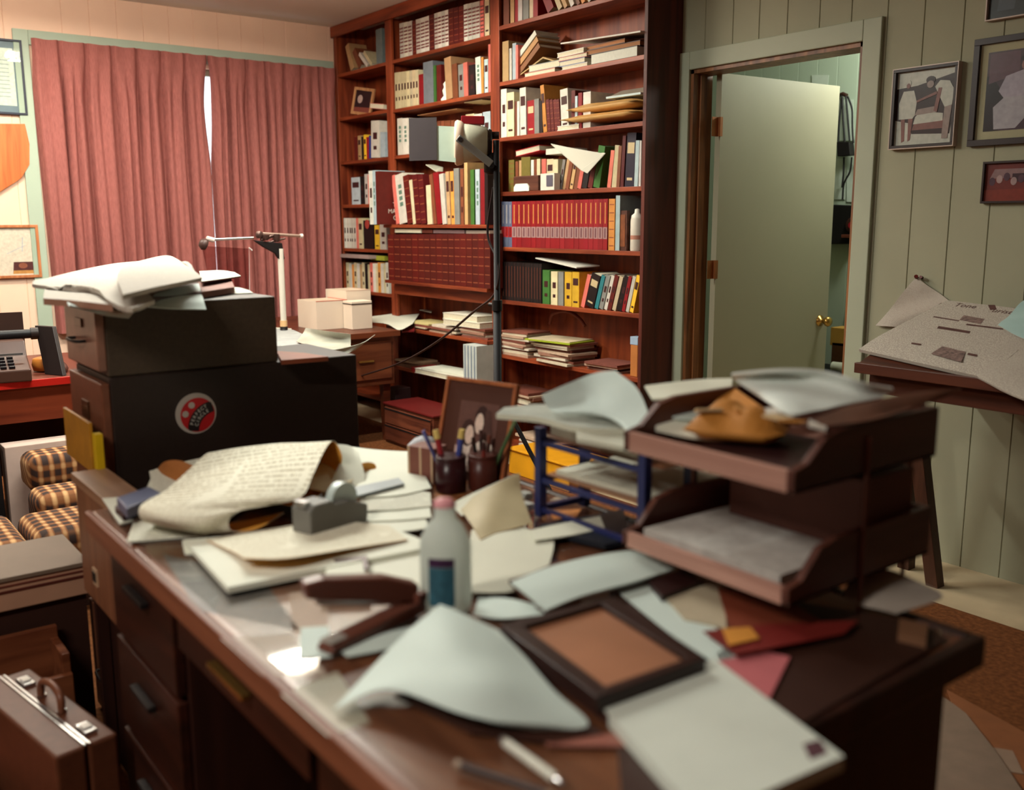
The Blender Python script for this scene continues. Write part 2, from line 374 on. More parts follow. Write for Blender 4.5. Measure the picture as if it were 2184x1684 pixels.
# ------------------------------------------------------------ curtains
def curtain(y0, y1, npl, label, seed, open_edge=0, zt=2.405, zb=0.66):
    rnd = random.Random(seed); X = XL + 0.075; b = MB(); rows = []
    nz = 34; per = 22; n = npl * per
    ph = [rnd.uniform(-0.5, 0.5) for _ in range(npl + 2)]
    for iz in range(nz + 1):
        f = iz / nz; z = zt - (zt - zb) * f ** 1.15; row = []
        hang = min(1.0, max(0.0, (zt - z - 0.09) / 0.22))
        for j in range(n + 1):
            u = j / n; k = u * npl
            cell = int(min(npl - 1, k)); loc = k - cell
            # heading: flat between narrow pinches; below: deep folds
            pinch = math.exp(-((loc - 0.0) / 0.07) ** 2) + math.exp(-((loc - 1.0) / 0.07) ** 2)
            d_top = -0.028 * pinch
            q = 0.11 + 0.03 * math.sin(ph[cell] * 9 + f)
            dd = min(loc, 1 - loc); fold = math.exp(-(dd / q) ** 2); mid = math.exp(-((loc - 0.5 - 0.1 * ph[cell]) / 0.09) ** 2)
            d_low = -0.064 * fold - (0.024 + 0.016 * ph[cell]) * mid + 0.004 * math.sin(2 * math.pi * loc * 3 + ph[cell] * 6 + f * 1.5) * hang
            ee = max(0, 1 - (1 - u if open_edge > 0 else u) * 6); y = y0 + (y1 - y0) * u + (1 - ee) * hang * 0.012 * math.sin(k * 2.1 + ph[cell] * 4 + f * 2)
            if open_edge:
                e = max(0, 1 - (1 - u if open_edge > 0 else u) * 9)
                y -= open_edge * e * 0.020 * math.sin(min(1.0, f * 2.3) * math.pi) * (1 if f > 0.04 else 0.3)
            x = X + d_top * (1 - hang) + d_low * hang + 0.004 * math.sin(u * 60 + f * 9)
            row.append(Vector((x, y, z - 0.006 * abs(math.sin(math.pi * k)) * (1 - hang))))
        rows.append(row)
    b.sheet(rows, 0.0015, 0, 0, False)
    m = CURT
    t = Thing('curtain', label, 'curtain', (X, (y0 + y1) / 2, zb), 'rose curtains on the window')
    t.part('curtain_cloth', b, m)
    hd = MB(); hd.box(X - 0.068, X - 0.05, y0 + 0.01, y1 - 0.01, zt - 0.05, zt - 0.03)
    t.part('curtain_rail', hd, mat((190, 185, 170), 0.4))
CURT = mat((160, 98, 92), 0.9, 0.16, 220, 0.1, 0, 0.3, 0.12)
nt = CURT.node_tree
tc = nt.nodes.new('ShaderNodeTexCoord')
mp = nt.nodes.new('ShaderNodeMapping'); mp.inputs['Scale'].default_value = (30, 240, 26); nt.links.new(tc.outputs['Object'], mp.inputs['Vector'])
noi = [x for x in nt.nodes if x.type == 'TEX_NOISE'][0]; noi.inputs['Scale'].default_value = 1.0; nt.links.new(mp.outputs['Vector'], noi.inputs['Vector'])
curtain(1.352, 2.401, 7, 'left rose-pink pleated curtain beside the framed pictures', 3, 1)
curtain(2.4015, 3.325, 7, 'right rose-pink pleated curtain beside the wooden bookcase', 5, -1)

# ------------------------------------------------------------ bookcase
BF, BB = 3.339, 3.573
WREDX = wood('red_stained_wood', (92, 32, 14), (158, 74, 40), 'X', 2.2, 0.45); WREDZ = wood('red_stained_upright_wood', (88, 30, 14), (152, 70, 38), 'Z', 2.2, 0.45)
WBACK = wood('red_stained_back_panel', (96, 34, 12), (150, 68, 30), 'Z', 1.6, 0.5)
bk = Thing('bookcase', 'tall red-brown wooden wall bookcase with three bays, reaching the ceiling', 'bookcase', (-4.93, 3.46, 0))
bk.part('side_panel', MB().box(-3.376, -3.353, BF, BB, 0, ZC - 0.002), wood('shaded_red_end_board', (58, 20, 12), (96, 38, 24), 'Z', 1.6, 0.55), 0.002, 'knotty end board with shade in its colour')  # outer end is unlit: its shade is put into the wood colour
bk.part('side_panel', MB().box(-6.485, -6.44, BF, BB, 0, ZC - 0.002), WREDZ, 0.002)
bk.part('divider', MB().box(-5.758, -5.682, BF, BF + 0.02, 0, ZC - 0.06).box(-5.735, -5.705, BF + 0.02, BB - 0.01, 0, ZC - 0.06), WREDZ, 0.002)
bk.part('divider', MB().box(-4.592, -4.508, BF, BF + 0.02, 0, ZC - 0.06).box(-4.565, -4.535, BF + 0.02, BB - 0.01, 0, ZC - 0.06), WREDZ, 0.002)
bk.part('back_panel', MB().box(-6.44, -3.376, BB - 0.012, BB, 0, ZC - 0.002), WBACK)
bk.part('top_rail', MB().box(-6.489, -3.353, BF - 0.02, BF, ZC - 0.075, ZC - 0.001), WREDX, 0.003)
ZL = [2.365, 2.066, 1.762, 1.457, 1.148, 0.85, 0.5, 0.1]
ZM = [2.365, 2.058, 1.765]
ZR = [2.397, 2.10, 1.80, 1.50, 1.192, 0.89, 0.572, 0.26, 0.06]
for z in ZL: bk.part('shelf', MB().box(-6.44, -5.735, BF + 0.002, BB - 0.012, z - 0.022, z), WREDX, 0.0015)
for z in ZM: bk.part('shelf', MB().box(-5.705, -4.565, BF + 0.002, BB - 0.012, z - 0.022, z), WREDX, 0.0015)
for z in ZR: bk.part('shelf', MB().box(-4.535, -3.376, BF + 0.002, BB - 0.012, z - 0.022, z), WREDX, 0.0015)
YM = 3.235
for z in (1.318, 0.957, 0.655, 0.39): bk.part('shelf', MB().box(-5.66, -4.50, YM, BF - 0.001, z - 0.02, z).box(-5.68, -4.592, BF - 0.001, BB - 0.012, z - 0.02, z), WREDX, 0.0015, 'deep shelf jutting out of the middle bay')
bk.part('apron', MB().box(-5.66, -4.50, BF - 0.03, BF - 0.012, 0.86, 0.936), WREDX, 0.002)

# ------------------------------------------------------------ books
BC = {'cream': (196, 182, 146), 'white': (198, 194, 182), 'tan': (176, 140, 98), 'maroon': (88, 22, 18), 'red': (132, 20, 26), 'green': (58, 104, 44), 'grey': (128, 126, 120),
      'navy': (30, 26, 40), 'black': (26, 16, 16), 'brown': (112, 62, 38), 'orange': (200, 132, 62), 'yellow': (216, 172, 44), 'pink': (196, 100, 88), 'olive': (104, 90, 42),
      'blue': (44, 62, 122), 'pale blue': (164, 180, 184), 'teal': (40, 112, 116), 'slate': (96, 106, 108), 'dark red': (78, 17, 13), 'slate blue': (84, 88, 112), 'lime': (140, 150, 40)}
ORD = ['', 'first', 'second', 'third', 'fourth', 'fifth', 'sixth', 'seventh', 'eighth', 'ninth', 'tenth', 'eleventh', 'twelfth', 'thirteenth', 'fourteenth', 'fifteenth', 'sixteenth',
       'seventeenth', 'eighteenth', 'nineteenth', 'twentieth', 'twenty-first', 'twenty-second', 'twenty-third', 'twenty-fourth', 'twenty-fifth', 'twenty-sixth']

def book_mesh(M, t, h, d, c, style, parent_loc):
    cov = MB(); w = 0.003 if t > 0.014 else 0.0018
    cov.box(0, t, 0, w, 0, h, 0, M); cov.box(0, w, w, d, 0, h, 0, M); cov.box(t - w, t, w, d, 0, h, 0, M)
    e = 0.0007
    if style == 'band':      # grey band low on the spine
        cov.box(t * .04, t * .96, -e, 0, h * .22, h * .45, 1, M); cov.box(t * .35, t * .65, -2 * e, -e, h * .24, h * .43, 2, M); cov.box(t * .42, t * .58, -e, 0, h * .52, h * .93, 3, M)
    elif style == 'rbind':   # reporter volumes with several cross bands
        for a in (0.12, 0.2, 0.3, 0.42, 0.52, 0.62, 0.72, 0.82): cov.box(t * .06, t * .94, -e, 0, h * a, h * (a + 0.045), 1, M)
    elif style == 'tool':    # gold-tooled leather
        for a in (0.08, 0.24, 0.40, 0.56, 0.72, 0.88): cov.box(t * .12, t * .88, -e, 0, h * a, h * (a + 0.018), 1, M)
    elif style == 'vline':
        cov.box(t * .40, t * .58, -e, 0, h * .1, h * .9, 1, M)
    elif style == 'label':
        cov.box(t * .12, t * .88, -e, 0, h * .62, h * .82, 1, M); cov.box(t * .2, t * .8, -e, 0, h * .12, h * .17, 1, M)
    elif style == 'title':
        for a in (0.35, 0.47, 0.59, 0.71): cov.box(t * .3, t * .7, -e, 0, h * a, h * (a + 0.08), 1, M)
    elif style == 'dots':
        cov.box(t * .25, t * .75, -e, 0, h * .5, h * .68, 1, M); cov.box(t * .3, t * .7, -e, 0, h * .22, h * .32, 1, M)
    pg = MB(); pg.box(w, t - w, w, d - 0.003, 0.002, h - 0.003, 0, M)
    return cov, pg

STYLEM = {'vline': ((96, 48, 32),), 'band': ((150, 120, 116), (110, 70, 74), (200, 140, 70)), 'rbind': ((116, 62, 58),), 'tool': ((130, 66, 42),), 'label': ((60, 30, 28),), 'title': ((92, 120, 104),), 'dots': ((60, 26, 26),)}

def add_book(M, t, h, d, colour, style, label, cat='book', group=None, loc=None):
    base = BC[colour]
    j = random.uniform(0.9, 1.08); c = tuple(int(min(255, round(x * j / 6) * 6)) for x in base)
    cov, pg = book_mesh(M, t, h, d, c, style, loc)
    ms = [mat(c, 0.5, 0.1, 30)]
    lm = STYLEM.get(style, ())
    if style == 'label' and colour in ('black', 'maroon', 'navy', 'dark red', 'brown', 'red', 'green', 'blue', 'slate', 'teal'): lm = ((190, 170, 130),)
    if style == 'band' and colour == 'slate blue': lm = ((150, 26, 26), (110, 14, 16), (170, 160, 150))
    ms += [mat(x, 0.5) for x in lm]
    org = M @ Vector((t / 2, d / 2, 0))
    o = tag(cov.build('book', ms, None, org), label, cat, group)
    pg.build('pages', PAGES, o, org)
    return o

def shelf_row(Y, z, yb, specs, rowname, group, depth=0.17, stuffy=None):
    """specs: (x0, x1, ytop, colour, style, lean[, set label[, dy]]) in the order they stand, left to right"""
    n = len(specs); cnt = {}
    for s in specs:
        if len(s) < 7 or not s[6]: cnt[s[3]] = cnt.get(s[3], 0) + 1
    k = 0
    for i, s in enumerate(specs):
        x0, x1, yt, colour, style, lean = s[:6]; sl = s[6] if len(s) > 6 else None; dy = s[7] if len(s) > 7 else 0.0
        yy = Y - dy; ym = yb
        A = at(x0, ym, 1, yy); B = at(x1, ym, 1, yy); T = at((x0 + x1) / 2, yt, 1, yy)
        t = max(0.006, (B.x - A.x) * math.cos(math.radians(lean)) - 0.0012); h = (T.z - z) / max(0.5, math.cos(math.radians(lean)))
        if lean: h *= 1.0
        a = math.radians(lean)
        R = Matrix.Rotation(a, 4, 'Y')
        cs = [R @ Vector((x, 0, zz)) for x in (0, t) for zz in (0, h)]
        lowz = min(c.z for c in cs)
        ins = 0.002 * (i % 3) if not sl else 0.0005 * (i % 3)
        M = Matrix.Translation((A.x - (min(cs[0].x, cs[2].x)), yy + ins, z + 0.0005 - lowz)) @ R
        k += 1
        thick = 'thick' if t > 0.042 else ('thin' if t < 0.02 else 'narrow' if t < 0.028 else 'medium')
        if sl: lab = sl
        elif cnt[colour] == 1: lab = 'only %s book %son the %s' % (colour, 'leaning ' if abs(lean) > 3 else 'standing ', rowname)
        else: lab = '%s %s book%s, %s from the left on the %s' % (thick, colour, ' leaning' if abs(lean) > 3 else '', ORD[k] if k < len(ORD) else 'last', rowname)
        d = min(depth - 0.01 * (i % 2), 3.558 - yy - 0.004)
        if yy < BF and (A.x + t > -4.594 or A.x < -5.68): d = min(d, BF - 0.006 - yy)
        add_book(M, t, h, d, colour, style, lab, 'book', group)

def even(x0, x1, n, yt0, yt1, colour, style, lean=0, sl=None, dy=0.0):
    out = []
    for i in range(n):
        a = x0 + (x1 - x0) * i / n; b = x0 + (x1 - x0) * (i + 1) / n
        out.append((a, b, yt0 + (yt1 - yt0) * (i + 0.5) / n, colour, style, lean, sl, dy))
    return out
YL = 3.346
# left bay
shelf_row(YL, ZL[0], 150, [(748, 756, 95, 'tan', '', -22), (765, 774, 107, 'brown', '', -36), (781, 787, 112, 'white', '', -50), (791, 797, 109, 'cream', '', -48), (803, 816, 61, 'slate', '', 0)], 'top left shelf', 'books on the left bay top shelf', 0.14)
shelf_row(YL, ZL[2], 345, [(757, 763, 292, 'maroon', '', 0), (764, 770, 289, 'tan', 'label', 0), (771, 776, 291, 'black', '', 0), (777, 782, 287, 'yellow', 'label', 0), (782, 786, 292, 'red', '', 0), (786, 792, 289, 'blue', '', 3), (792, 809, 258, 'white', 'dots', 3), (811, 821, 282, 'pale blue', '', 3)], 'third left shelf', 'books on the left bay third shelf')
shelf_row(YL, ZL[3], 438, [(751, 769, 378, 'pale blue', 'label', 0), (769, 777, 376, 'black', 'dots', 0), (778, 785, 371, 'white', 'dots', 0), (786, 790, 372, 'pink', '', 0)], 'fourth left shelf', 'books on the left bay fourth shelf')
shelf_row(YL, ZL[4], 530, even(735, 760, 5, 465, 465, 'white', 'dots', 0) + [(760, 766, 465, 'pink', '', 0), (766, 774, 465, 'cream', 'label', 0), (776, 797, 470, 'black', '', 0), (799, 809, 480, 'yellow', 'label', 0), (811, 825, 478, 'white', 'dots', 0)], 'fifth left shelf', 'books on the left bay fifth shelf')
cl = ['cream', 'white', 'orange', 'cream', 'white', 'tan', 'cream', 'black', 'cream', 'pink', 'white', 'cream', 'orange', 'white', 'cream', 'white']
shelf_row(YL, ZL[5], 625, [(740 + 5.6 * i, 740 + 5.6 * (i + 1), 560 + (i % 3) * 2, c, 'dots' if i % 3 == 0 else '', 0) for i, c in enumerate(cl)], 'sixth left shelf', 'pale paperbacks on the left bay sixth shelf')
# middle bay
rep = 'pale-spined law report volume with dark cross bands, on the top middle shelf'
mar = 'plain dark red volume between the banded law reports on the top middle shelf'
shelf_row(YL, ZM[0], 105, even(853, 879, 3, 50, 44, 'white', 'rbind', 0, rep) + [(880, 888, 44, 'maroon', 'tool', 0, mar)] + even(888, 916, 3, 42, 33, 'white', 'rbind', 0, rep) + [(916, 927, 31, 'maroon', 'tool', 0, mar)] + even(927, 957, 4, 29, 20, 'white', 'rbind', 0, rep)
          + even(957, 990, 3, 19, 12, 'maroon', 'tool', 0, mar) + even(990, 1024, 4, 10, 2, 'white', 'rbind', 0, rep) + [(1024, 1032, 1, 'pink', 'rbind', 0), (1033, 1043, -2, 'cream', 'label', 0)], 'top middle shelf', 'volumes on the middle bay top shelf')
jr = 'small cream paperback journal with red marks, left end of second shelf of the middle bay'
shelf_row(YL, ZM[1], 225, even(843, 893, 8, 155, 148, 'cream', 'dots', 0, jr) + [(893, 903, 158, 'red', '', 0), (904, 925, 131, 'slate', '', 0), (925, 930, 139, 'green', '', 0), (931, 941, 138, 'maroon', '', 0), (952, 966, 122, 'tan', '', -4), (966, 977, 136, 'brown', '', -3), (978, 989, 137, 'grey', 'dots', -2), (990, 999, 133, 'pink', '', -2),
          (1000, 1013, 138, 'black', 'dots', 0), (1015, 1026, 121, 'white', 'title', -2), (1027, 1032, 122, 'orange', '', 0), (1033, 1041, 126, 'pale blue', 'label', 0), (1041, 1047, 94, 'pink', '', 0)], 'second middle shelf', 'books on the middle bay second shelf')
shelf_row(YL, ZM[2], 335, [(849, 860, 252, 'white', 'title', 0), (860, 871, 252, 'white', 'title', 0), (873, 885, 258, 'cream', '', 0)] + even(934, 976, 6, 258, 256, 'brown', 'tool', 0) + even(976, 992, 2, 260, 258, 'tan', '', 0) + [(993, 1011, 243, 'cream', 'dots', 0), (1011, 1029, 243, 'white', 'label', 0), (1030, 1046, 238, 'pale blue', 'dots', 0)],
          'third middle shelf', 'books on the middle bay third shelf')
tool = 'dark red gold-tooled volume leaning left among white books, on the deep fourth middle shelf'
shelf_row(3.245, 1.3185, 470, [(789, 797, 364, 'white', 'dots', 0, 'leftmost tall white book sticking out past the bookcase divider', 0.10), (797, 803, 363, 'pale blue', 'title', 0, 'thin pale blue spine book beside the big dark cover, past the divider', 0.10), (803, 810, 365, 'maroon', '', 0, 'tall dark-covered book with white cover lettering, pulled far forward', 0.10)], 'deep fourth middle shelf', 'tall books on the deep middle shelf', 0.23)
shelf_row(3.245, 1.3185, 470, [(845, 852, 374, 'pink', '', -9), (852, 869, 373, 'white', 'title', -9), (869, 881, 375, 'maroon', 'tool', -9, tool), (881, 887, 384, 'cream', '', -8), (887, 898, 373, 'maroon', 'tool', -7, tool), (898, 909, 373, 'maroon', 'tool', -6, tool), (912, 922, 395, 'cream', '', -3), (924, 931, 372, 'brown', '', -8),
          (932, 943, 368, 'red', '', -8), (944, 953, 371, 'white', '', -6), (954, 961, 366, 'tan', 'label', -3), (962, 969, 365, 'orange', 'label', -2), (970, 981, 359, 'grey', '', -1), (982, 989, 360, 'brown', 'dots', 0), (990, 997, 346, 'tan', '', 0), (1004, 1012, 362, 'green', '', 0), (1014, 1023, 361, 'pale blue', 'title', 0), (1024, 1033, 360, 'red', '', 0), (1034, 1041, 366, 'black', '', 0)],
          'deep fourth middle shelf', 'books on the deep middle shelf')
law = 'dark red gold-banded volume from the long matching set in the middle bay'
shelf_row(3.245, 0.9575, 600, even(829, 1046, 17, 500, 498, 'dark red', 'tool', 0, law), 'deep fifth middle shelf', 'dark red matching volumes', 0.2)
# right bay
shelf_row(YL, ZR[0], 40, [(1074, 1086, -30, 'brown', '', 0), (1088, 1096, -20, 'tan', '', 0), (1097, 1104, -30, 'red', '', 0), (1105, 1114, -40, 'white', '', 0), (1115, 1127, -20, 'grey', '', 0), (1128, 1136, -30, 'cream', '', 0), (1137, 1147, -35, 'red', '', 0), (1168, 1184, -22, 'red', '', -30), (1190, 1200, -24, 'cream', '', -30), (1204, 1212, -24, 'tan', '', -30),
          (1217, 1226, -28, 'white', '', -28), (1230, 1237, -28, 'brown', '', -28), (1241, 1249, -28, 'orange', '', -26), (1254, 1262, -30, 'white', '', -26)], 'top right shelf', 'books on the right bay top shelf')
shelf_row(YL, ZR[1], 165, [(1072, 1085, 88, 'tan', '', 0), (1086, 1091, 103, 'white', '', 0), (1092, 1100, 92, 'pale blue', '', 0), (1100, 1105, 96, 'pink', '', 0)], 'second right shelf', 'standing books on the right bay second shelf')
shelf_row(YL, ZR[2], 290, [(1069, 1081, 190, 'white', 'dots', 0), (1081, 1096, 197, 'cream', 'label', 0), (1097, 1102, 216, 'brown', '', 0), (1103, 1108, 216, 'white', '', 0), (1109, 1122, 187, 'white', 'label', -1), (1124, 1139, 214, 'red', 'label', -1), (1140, 1150, 211, 'grey', '', -1), (1150, 1157, 215, 'black', '', -3), (1158, 1166, 181, 'orange', 'label', -7)]
          + even(1168, 1196, 4, 212, 212, 'maroon', 'tool', -6) + [(1197, 1213, 190, 'white', 'label', -4), (1217, 1225, 193, 'maroon', 'dots', 0), (1226, 1231, 205, 'pale blue', '', 0), (1232, 1240, 198, 'red', '', 0), (1242, 1258, 196, 'white', '', 0)], 'third right shelf', 'books on the right bay third shelf')
shelf_row(YL + 0.05, ZR[3], 405, [(1085, 1097, 341, 'olive', 'tool', 0), (1099, 1105, 344, 'brown', '', 0), (1106, 1112, 342, 'tan', '', 0), (1112, 1131, 335, 'olive', '', 0), (1132, 1138, 341, 'white', '', 0), (1138, 1144, 340, 'brown', '', 0), (1145, 1152, 339, 'cream', '', 0), (1155, 1164, 339, 'pink', '', 0), (1165, 1179, 339, 'cream', 'label', 0), (1180, 1190, 340, 'cream', '', 0),
          (1191, 1197, 342, 'grey', 'dots', 12), (1198, 1204, 340, 'tan', '', 14), (1205, 1213, 338, 'brown', '', 14), (1214, 1221, 337, 'tan', 'label', 14), (1222, 1230, 338, 'brown', '', 14), (1231, 1239, 352, 'pink', '', 14), (1240, 1251, 356, 'black', '', 14), (1252, 1262, 350, 'maroon', '', 14),
          (1265, 1279, 314, 'green', '', 11), (1294, 1302, 322, 'pink', '', 8), (1303, 1313, 311, 'cream', '', 6), (1314, 1321, 312, 'brown', '', 4), (1322, 1329, 290, 'maroon', '', 3), (1331, 1350, 284, 'navy', 'label', 3), (1352, 1360, 300, 'pale blue', '', 2), (1361, 1366, 300, 'white', '', 0)], 'fourth right shelf', 'books on the right bay fourth shelf', 0.14)
enc = 'bright red grey-banded encyclopedia volume from the long set in the right bay'
encb = 'slate blue volume with a red band at the left end of the encyclopedia row'
shelf_row(YL, ZR[4], 535, even(1070, 1092, 3, 430, 430, 'slate blue', 'band', 0, encb) + even(1092, 1295, 20, 430, 424, 'red', 'band', 0, enc) + [(1296, 1309, 424, 'orange', 'tool', 0), (1312, 1321, 417, 'pale blue', '', 0)], 'fifth right shelf', 'encyclopedia row in the right bay')
blk = 'thin black volume with faint copper lines, from the matching set on the sixth right shelf'
shelf_row(YL, ZR[5], 650, even(1071, 1155, 14, 558, 563, 'black', 'vline', 0, blk) + [(1156, 1171, 576, 'green', 'dots', 0), (1175, 1189, 579, 'cream', 'dots', 0), (1190, 1201, 580, 'grey', '', 0), (1203, 1218, 580, 'yellow', 'dots', 0), (1220, 1235, 580, 'yellow', 'label', 0),
          (1238, 1246, 587, 'pink', '', 17), (1247, 1266, 588, 'black', 'label', 17), (1268, 1276, 588, 'teal', '', 17), (1277, 1286, 588, 'grey', 'dots', 17), (1287, 1294, 588, 'white', 'dots', 17), (1295, 1304, 588, 'maroon', 'dots', 17), (1305, 1313, 590, 'cream', '', 17), (1314, 1325, 590, 'black', 'dots', 17), (1326, 1333, 590, 'red', 'dots', 15), (1334, 1341, 590, 'white', '', 15), (1342, 1350, 588, 'yellow', 'label', 14)],
          'sixth right shelf', 'books on the right bay sixth shelf')
# ------------------------------------------------------------ framed pictures
def hang_frame(name, label, wall, a0, a1, z0, z1, fw_, fd, fmat, layers, cat='framed picture', mount=None, group=None):
    """wall 'b': on the door wall, a = X.  wall 'l': on the window wall, a = Y (a increases towards the bookcase).  layers: flat shapes drawn on the picture, in 0..1 coordinates"""
    def P(u, v, d):
        a = a0 + (a1 - a0) * u; z = z0 + (z1 - z0) * v
        return Vector((a, YB - d, z)) if wall == 'b' else Vector((XL + d, a, z))
    base = P(0.5, 0, 0)
    t = Thing(name, label, cat, base, group)
    def bx(mb, u0, u1, v0, v1, d0, d1, m=0):
        p = P(u0, v0, d0); q = P(u1, v1, d1)
        mb.box(min(p.x, q.x), max(p.x, q.x), min(p.y, q.y), max(p.y, q.y), z0 + (z1 - z0) * v0, z0 + (z1 - z0) * v1, m)
    fu = fw_ / (a1 - a0); fv = fw_ / (z1 - z0); f = MB()
    bx(f, 0, 1, 0, fv, 0.001, fd); bx(f, 0, 1, 1 - fv, 1, 0.001, fd); bx(f, 0, fu, fv, 1 - fv, 0.001, fd); bx(f, 1 - fu, 1, fv, 1 - fv, 0.001, fd)
    t.part('frame', f, fmat, 0.001)
    if 'silver-edged frame by' in label:
        e = MB(); bx(e, -0.012, 0, -0.012, 1.012, 0.001, fd + .001); bx(e, 1, 1.012, -0.012, 1.012, 0.001, fd + .001); bx(e, 0, 1, -0.012, 0, 0.001, fd + .001); bx(e, 0, 1, 1, 1.012, 0.001, fd + .001); t.part('edge_strip', e, SIL, 0, 'silver outer edge')
    u0, v0, u1, v1 = fu, fv, 1 - fu, 1 - fv
    if mount:
        mc, mw = mount; b = MB(); bx(b, u0, u1, v0, v1, 0.001, fd * 0.4); t.part('mount', b, mc)
        u0 += mw * fu * 1.0; u1 -= mw * fu; v0 += mw * fv; v1 -= mw * fv
    b = MB(); mats = []; dd = fd * 0.45
    for i, (c, pts) in enumerate(layers):
        m = mat(c, 0.35, 0.12, 60); mats.append(m)
        if pts is None: pts = [(0, 0), (1, 0), (1, 1), (0, 1)]
        q = [P(u0 + (u1 - u0) * x, v0 + (v1 - v0) * y, dd + 0.00015 * i) for x, y in pts]
        q2 = [P(u0 + (u1 - u0) * x, v0 + (v1 - v0) * y, dd + 0.00015 * i - 0.001) for x, y in pts]
        b.prism(q2, q, i)
    t.part('photograph', b, mats)
    g = MB(); bx(g, fu, 1 - fu, fv, 1 - fv, fd * 0.7, fd * 0.7 + 0.001); t.part('glass', g, glass('frame_glass'))
    return t
def ell(cx, cy, rx, ry, n=12): return [(cx + rx * math.cos(2 * math.pi * k / n), cy + ry * math.sin(2 * math.pi * k / n)) for k in range(n)]
SIL = mat((186, 164, 150), 0.35, 0.05, 10, 0.4); DKF = mat((44, 28, 24), 0.4, 0.05); NVF = mat((38, 42, 56), 0.4)
K1, K2, K3, K4 = (52, 24, 24), (190, 186, 176), (132, 84, 78), (150, 128, 122)
hang_frame('framed_photo', 'sepia photo of one standing and one bending person, dark silver-edged frame by the door', 'b', -2.217, -1.958, 1.612, 1.908, 0.011, 0.028, DKF,
  [(K2, None), (K1, [(0, .35), (0, .78), (.35, .8), (.98, .92), (1, .5), (.95, .12), (.3, .15), (.25, .3)]), (K3, [(.3, .2), (.85, .2), (.85, .32), (.35, .32)]), (K2, [(.32, .28), (.82, .3), (.82, .4), (.45, .45), (.35, .38)]), (K4, [(.34, .4), (.7, .42), (.66, .5), (.38, .48)]),
   (K2, [(.05, .58), (.12, .74), (.3, .74), (.36, .58), (.34, .4), (.3, .36), (.06, .36)]), (K3, [(.1, .36), (.17, .36), (.18, .06), (.13, .04)]), (K3, [(.23, .36), (.31, .36), (.28, .07), (.24, .05)]), (K2, ell(.2, .84, .045, .05)), (K3, ell(.2, .81, .035, .035)),
   (K2, [(.66, .76), (.74, .84), (.9, .82), (.98, .7), (.96, .5), (.84, .48)]), (K4, [(.84, .48), (.96, .5), (.92, .06), (.82, .06)]), (K1, ell(.58, .86, .08, .05)), (K4, ell(.58, .8, .06, .05)), (K3, [(.36, .6), (.7, .7), (.7, .66), (.36, .57)]), (K3, [(.72, .74), (.78, .74), (.72, .42), (.66, .44)])])
hang_frame('framed_photo', 'large black-framed photo of a seated person in white, right of the silver-edged frame', 'b', -1.906, -1.42, 1.602, 1.978, 0.022, 0.022, DKF,
  [((70, 44, 56), None), ((40, 22, 26), [(0, 0), (.14, 0), (.2, .4), (.05, .7), (0, .7)]), ((96, 62, 74), [(.02, .6), (.3, .7), (.3, .98), (.02, .98)]), ((168, 156, 170), [(.18, .68), (.34, .74), (.46, .7), (.52, .42), (.46, .3), (.2, .36), (.12, .5)]), ((168, 160, 168), [(.1, .02), (.3, .02), (.42, .2), (.5, .02), (.6, .02), (.58, .4), (.18, .42), (.08, .3)]),
   ((150, 104, 96), ell(.37, .8, .055, .075)), ((40, 24, 28), ell(.37, .88, .07, .04)), ((178, 170, 176), [(.56, .5), (.62, .82), (.8, .86), (.95, .6), (.95, .1), (.62, .1)]), ((146, 100, 92), ell(.74, .92, .06, .06))], mount=(mat((176, 168, 138), 0.7), 1.3))
hang_frame('framed_photo', 'small dark-framed red group photograph under the large black frame', 'b', -1.839, -1.50, 1.396, 1.545, 0.008, 0.022, DKF,
  [((112, 44, 40), None), ((140, 108, 110), [(.05, .6), (.6, .62), (.95, .6), (.95, .85), (.1, .85)]), ((60, 34, 44), [(.3, .5), (.7, .52), (.7, .72), (.3, .72)])] + [((170, 140, 140) if k % 2 else (84, 56, 70), ell(.08 + .08 * k, .52 + .06 * ((k * 7) % 3), .035, .11)) for k in range(11)] + [((128, 50, 40), [(0, 0), (1, 0), (1, .34), (0, .3)])])
hang_frame('framed_photo', 'dark photograph in a thin silver frame, topmost of the pictures on the door wall', 'b', -1.874, -1.56, 2.035, 2.30, 0.005, 0.024, SIL,
  [((24, 20, 26), None), ((52, 54, 66), [(.1, .1), (.3, .1), (.34, .5), (.24, .7), (.14, .5)]), ((70, 44, 30), [(.5, .2), (.9, .2), (.9, .3), (.5, .3)])])
hang_frame('framed_certificate', 'certificate in a navy frame with grey-blue mount, beside the left curtain', 'l', 0.92, 1.305, 1.965, 2.39, 0.012, 0.025, NVF,
  [((196, 208, 196), None)] + [((150, 160, 158), [(.1, .15 + .07 * k), (.9, .15 + .07 * k), (.9, .165 + .07 * k), (.1, .165 + .07 * k)]) for k in range(10)], 'framed certificate', mount=(mat((112, 128, 138), 0.7), 3.2))
hang_frame('framed_picture', 'drawing with a small dark portrait in a light wooden frame, low beside the left curtain', 'l', 0.86, 1.305, 1.01, 1.325, 0.016, 0.025, wood('oak_frame', (150, 84, 44), (196, 128, 82), 'Z', 4),
  [((222, 206, 190), None), ((90, 50, 50), [(.66, .03), (.93, .03), (.94, .28), (.68, .28)]), ((196, 140, 80), [(.66, .03), (.94, .03), (.93, .1), (.67, .1)]), ((150, 90, 70), ell(.8, .2, .06, .06)), ((170, 176, 190), [(.8, .5), (.82, .8), (.83, .8), (.81, .5)]), ((170, 176, 190), [(.6, .45), (.85, .62), (.85, .63), (.6, .46)])])
sh = MB(); PL = [(0.93, 1.90), (1.285, 1.915), (1.30, 1.80), (1.29, 1.68), (1.24, 1.60), (1.16, 1.545), (1.09, 1.50), (0.93, 1.62)]
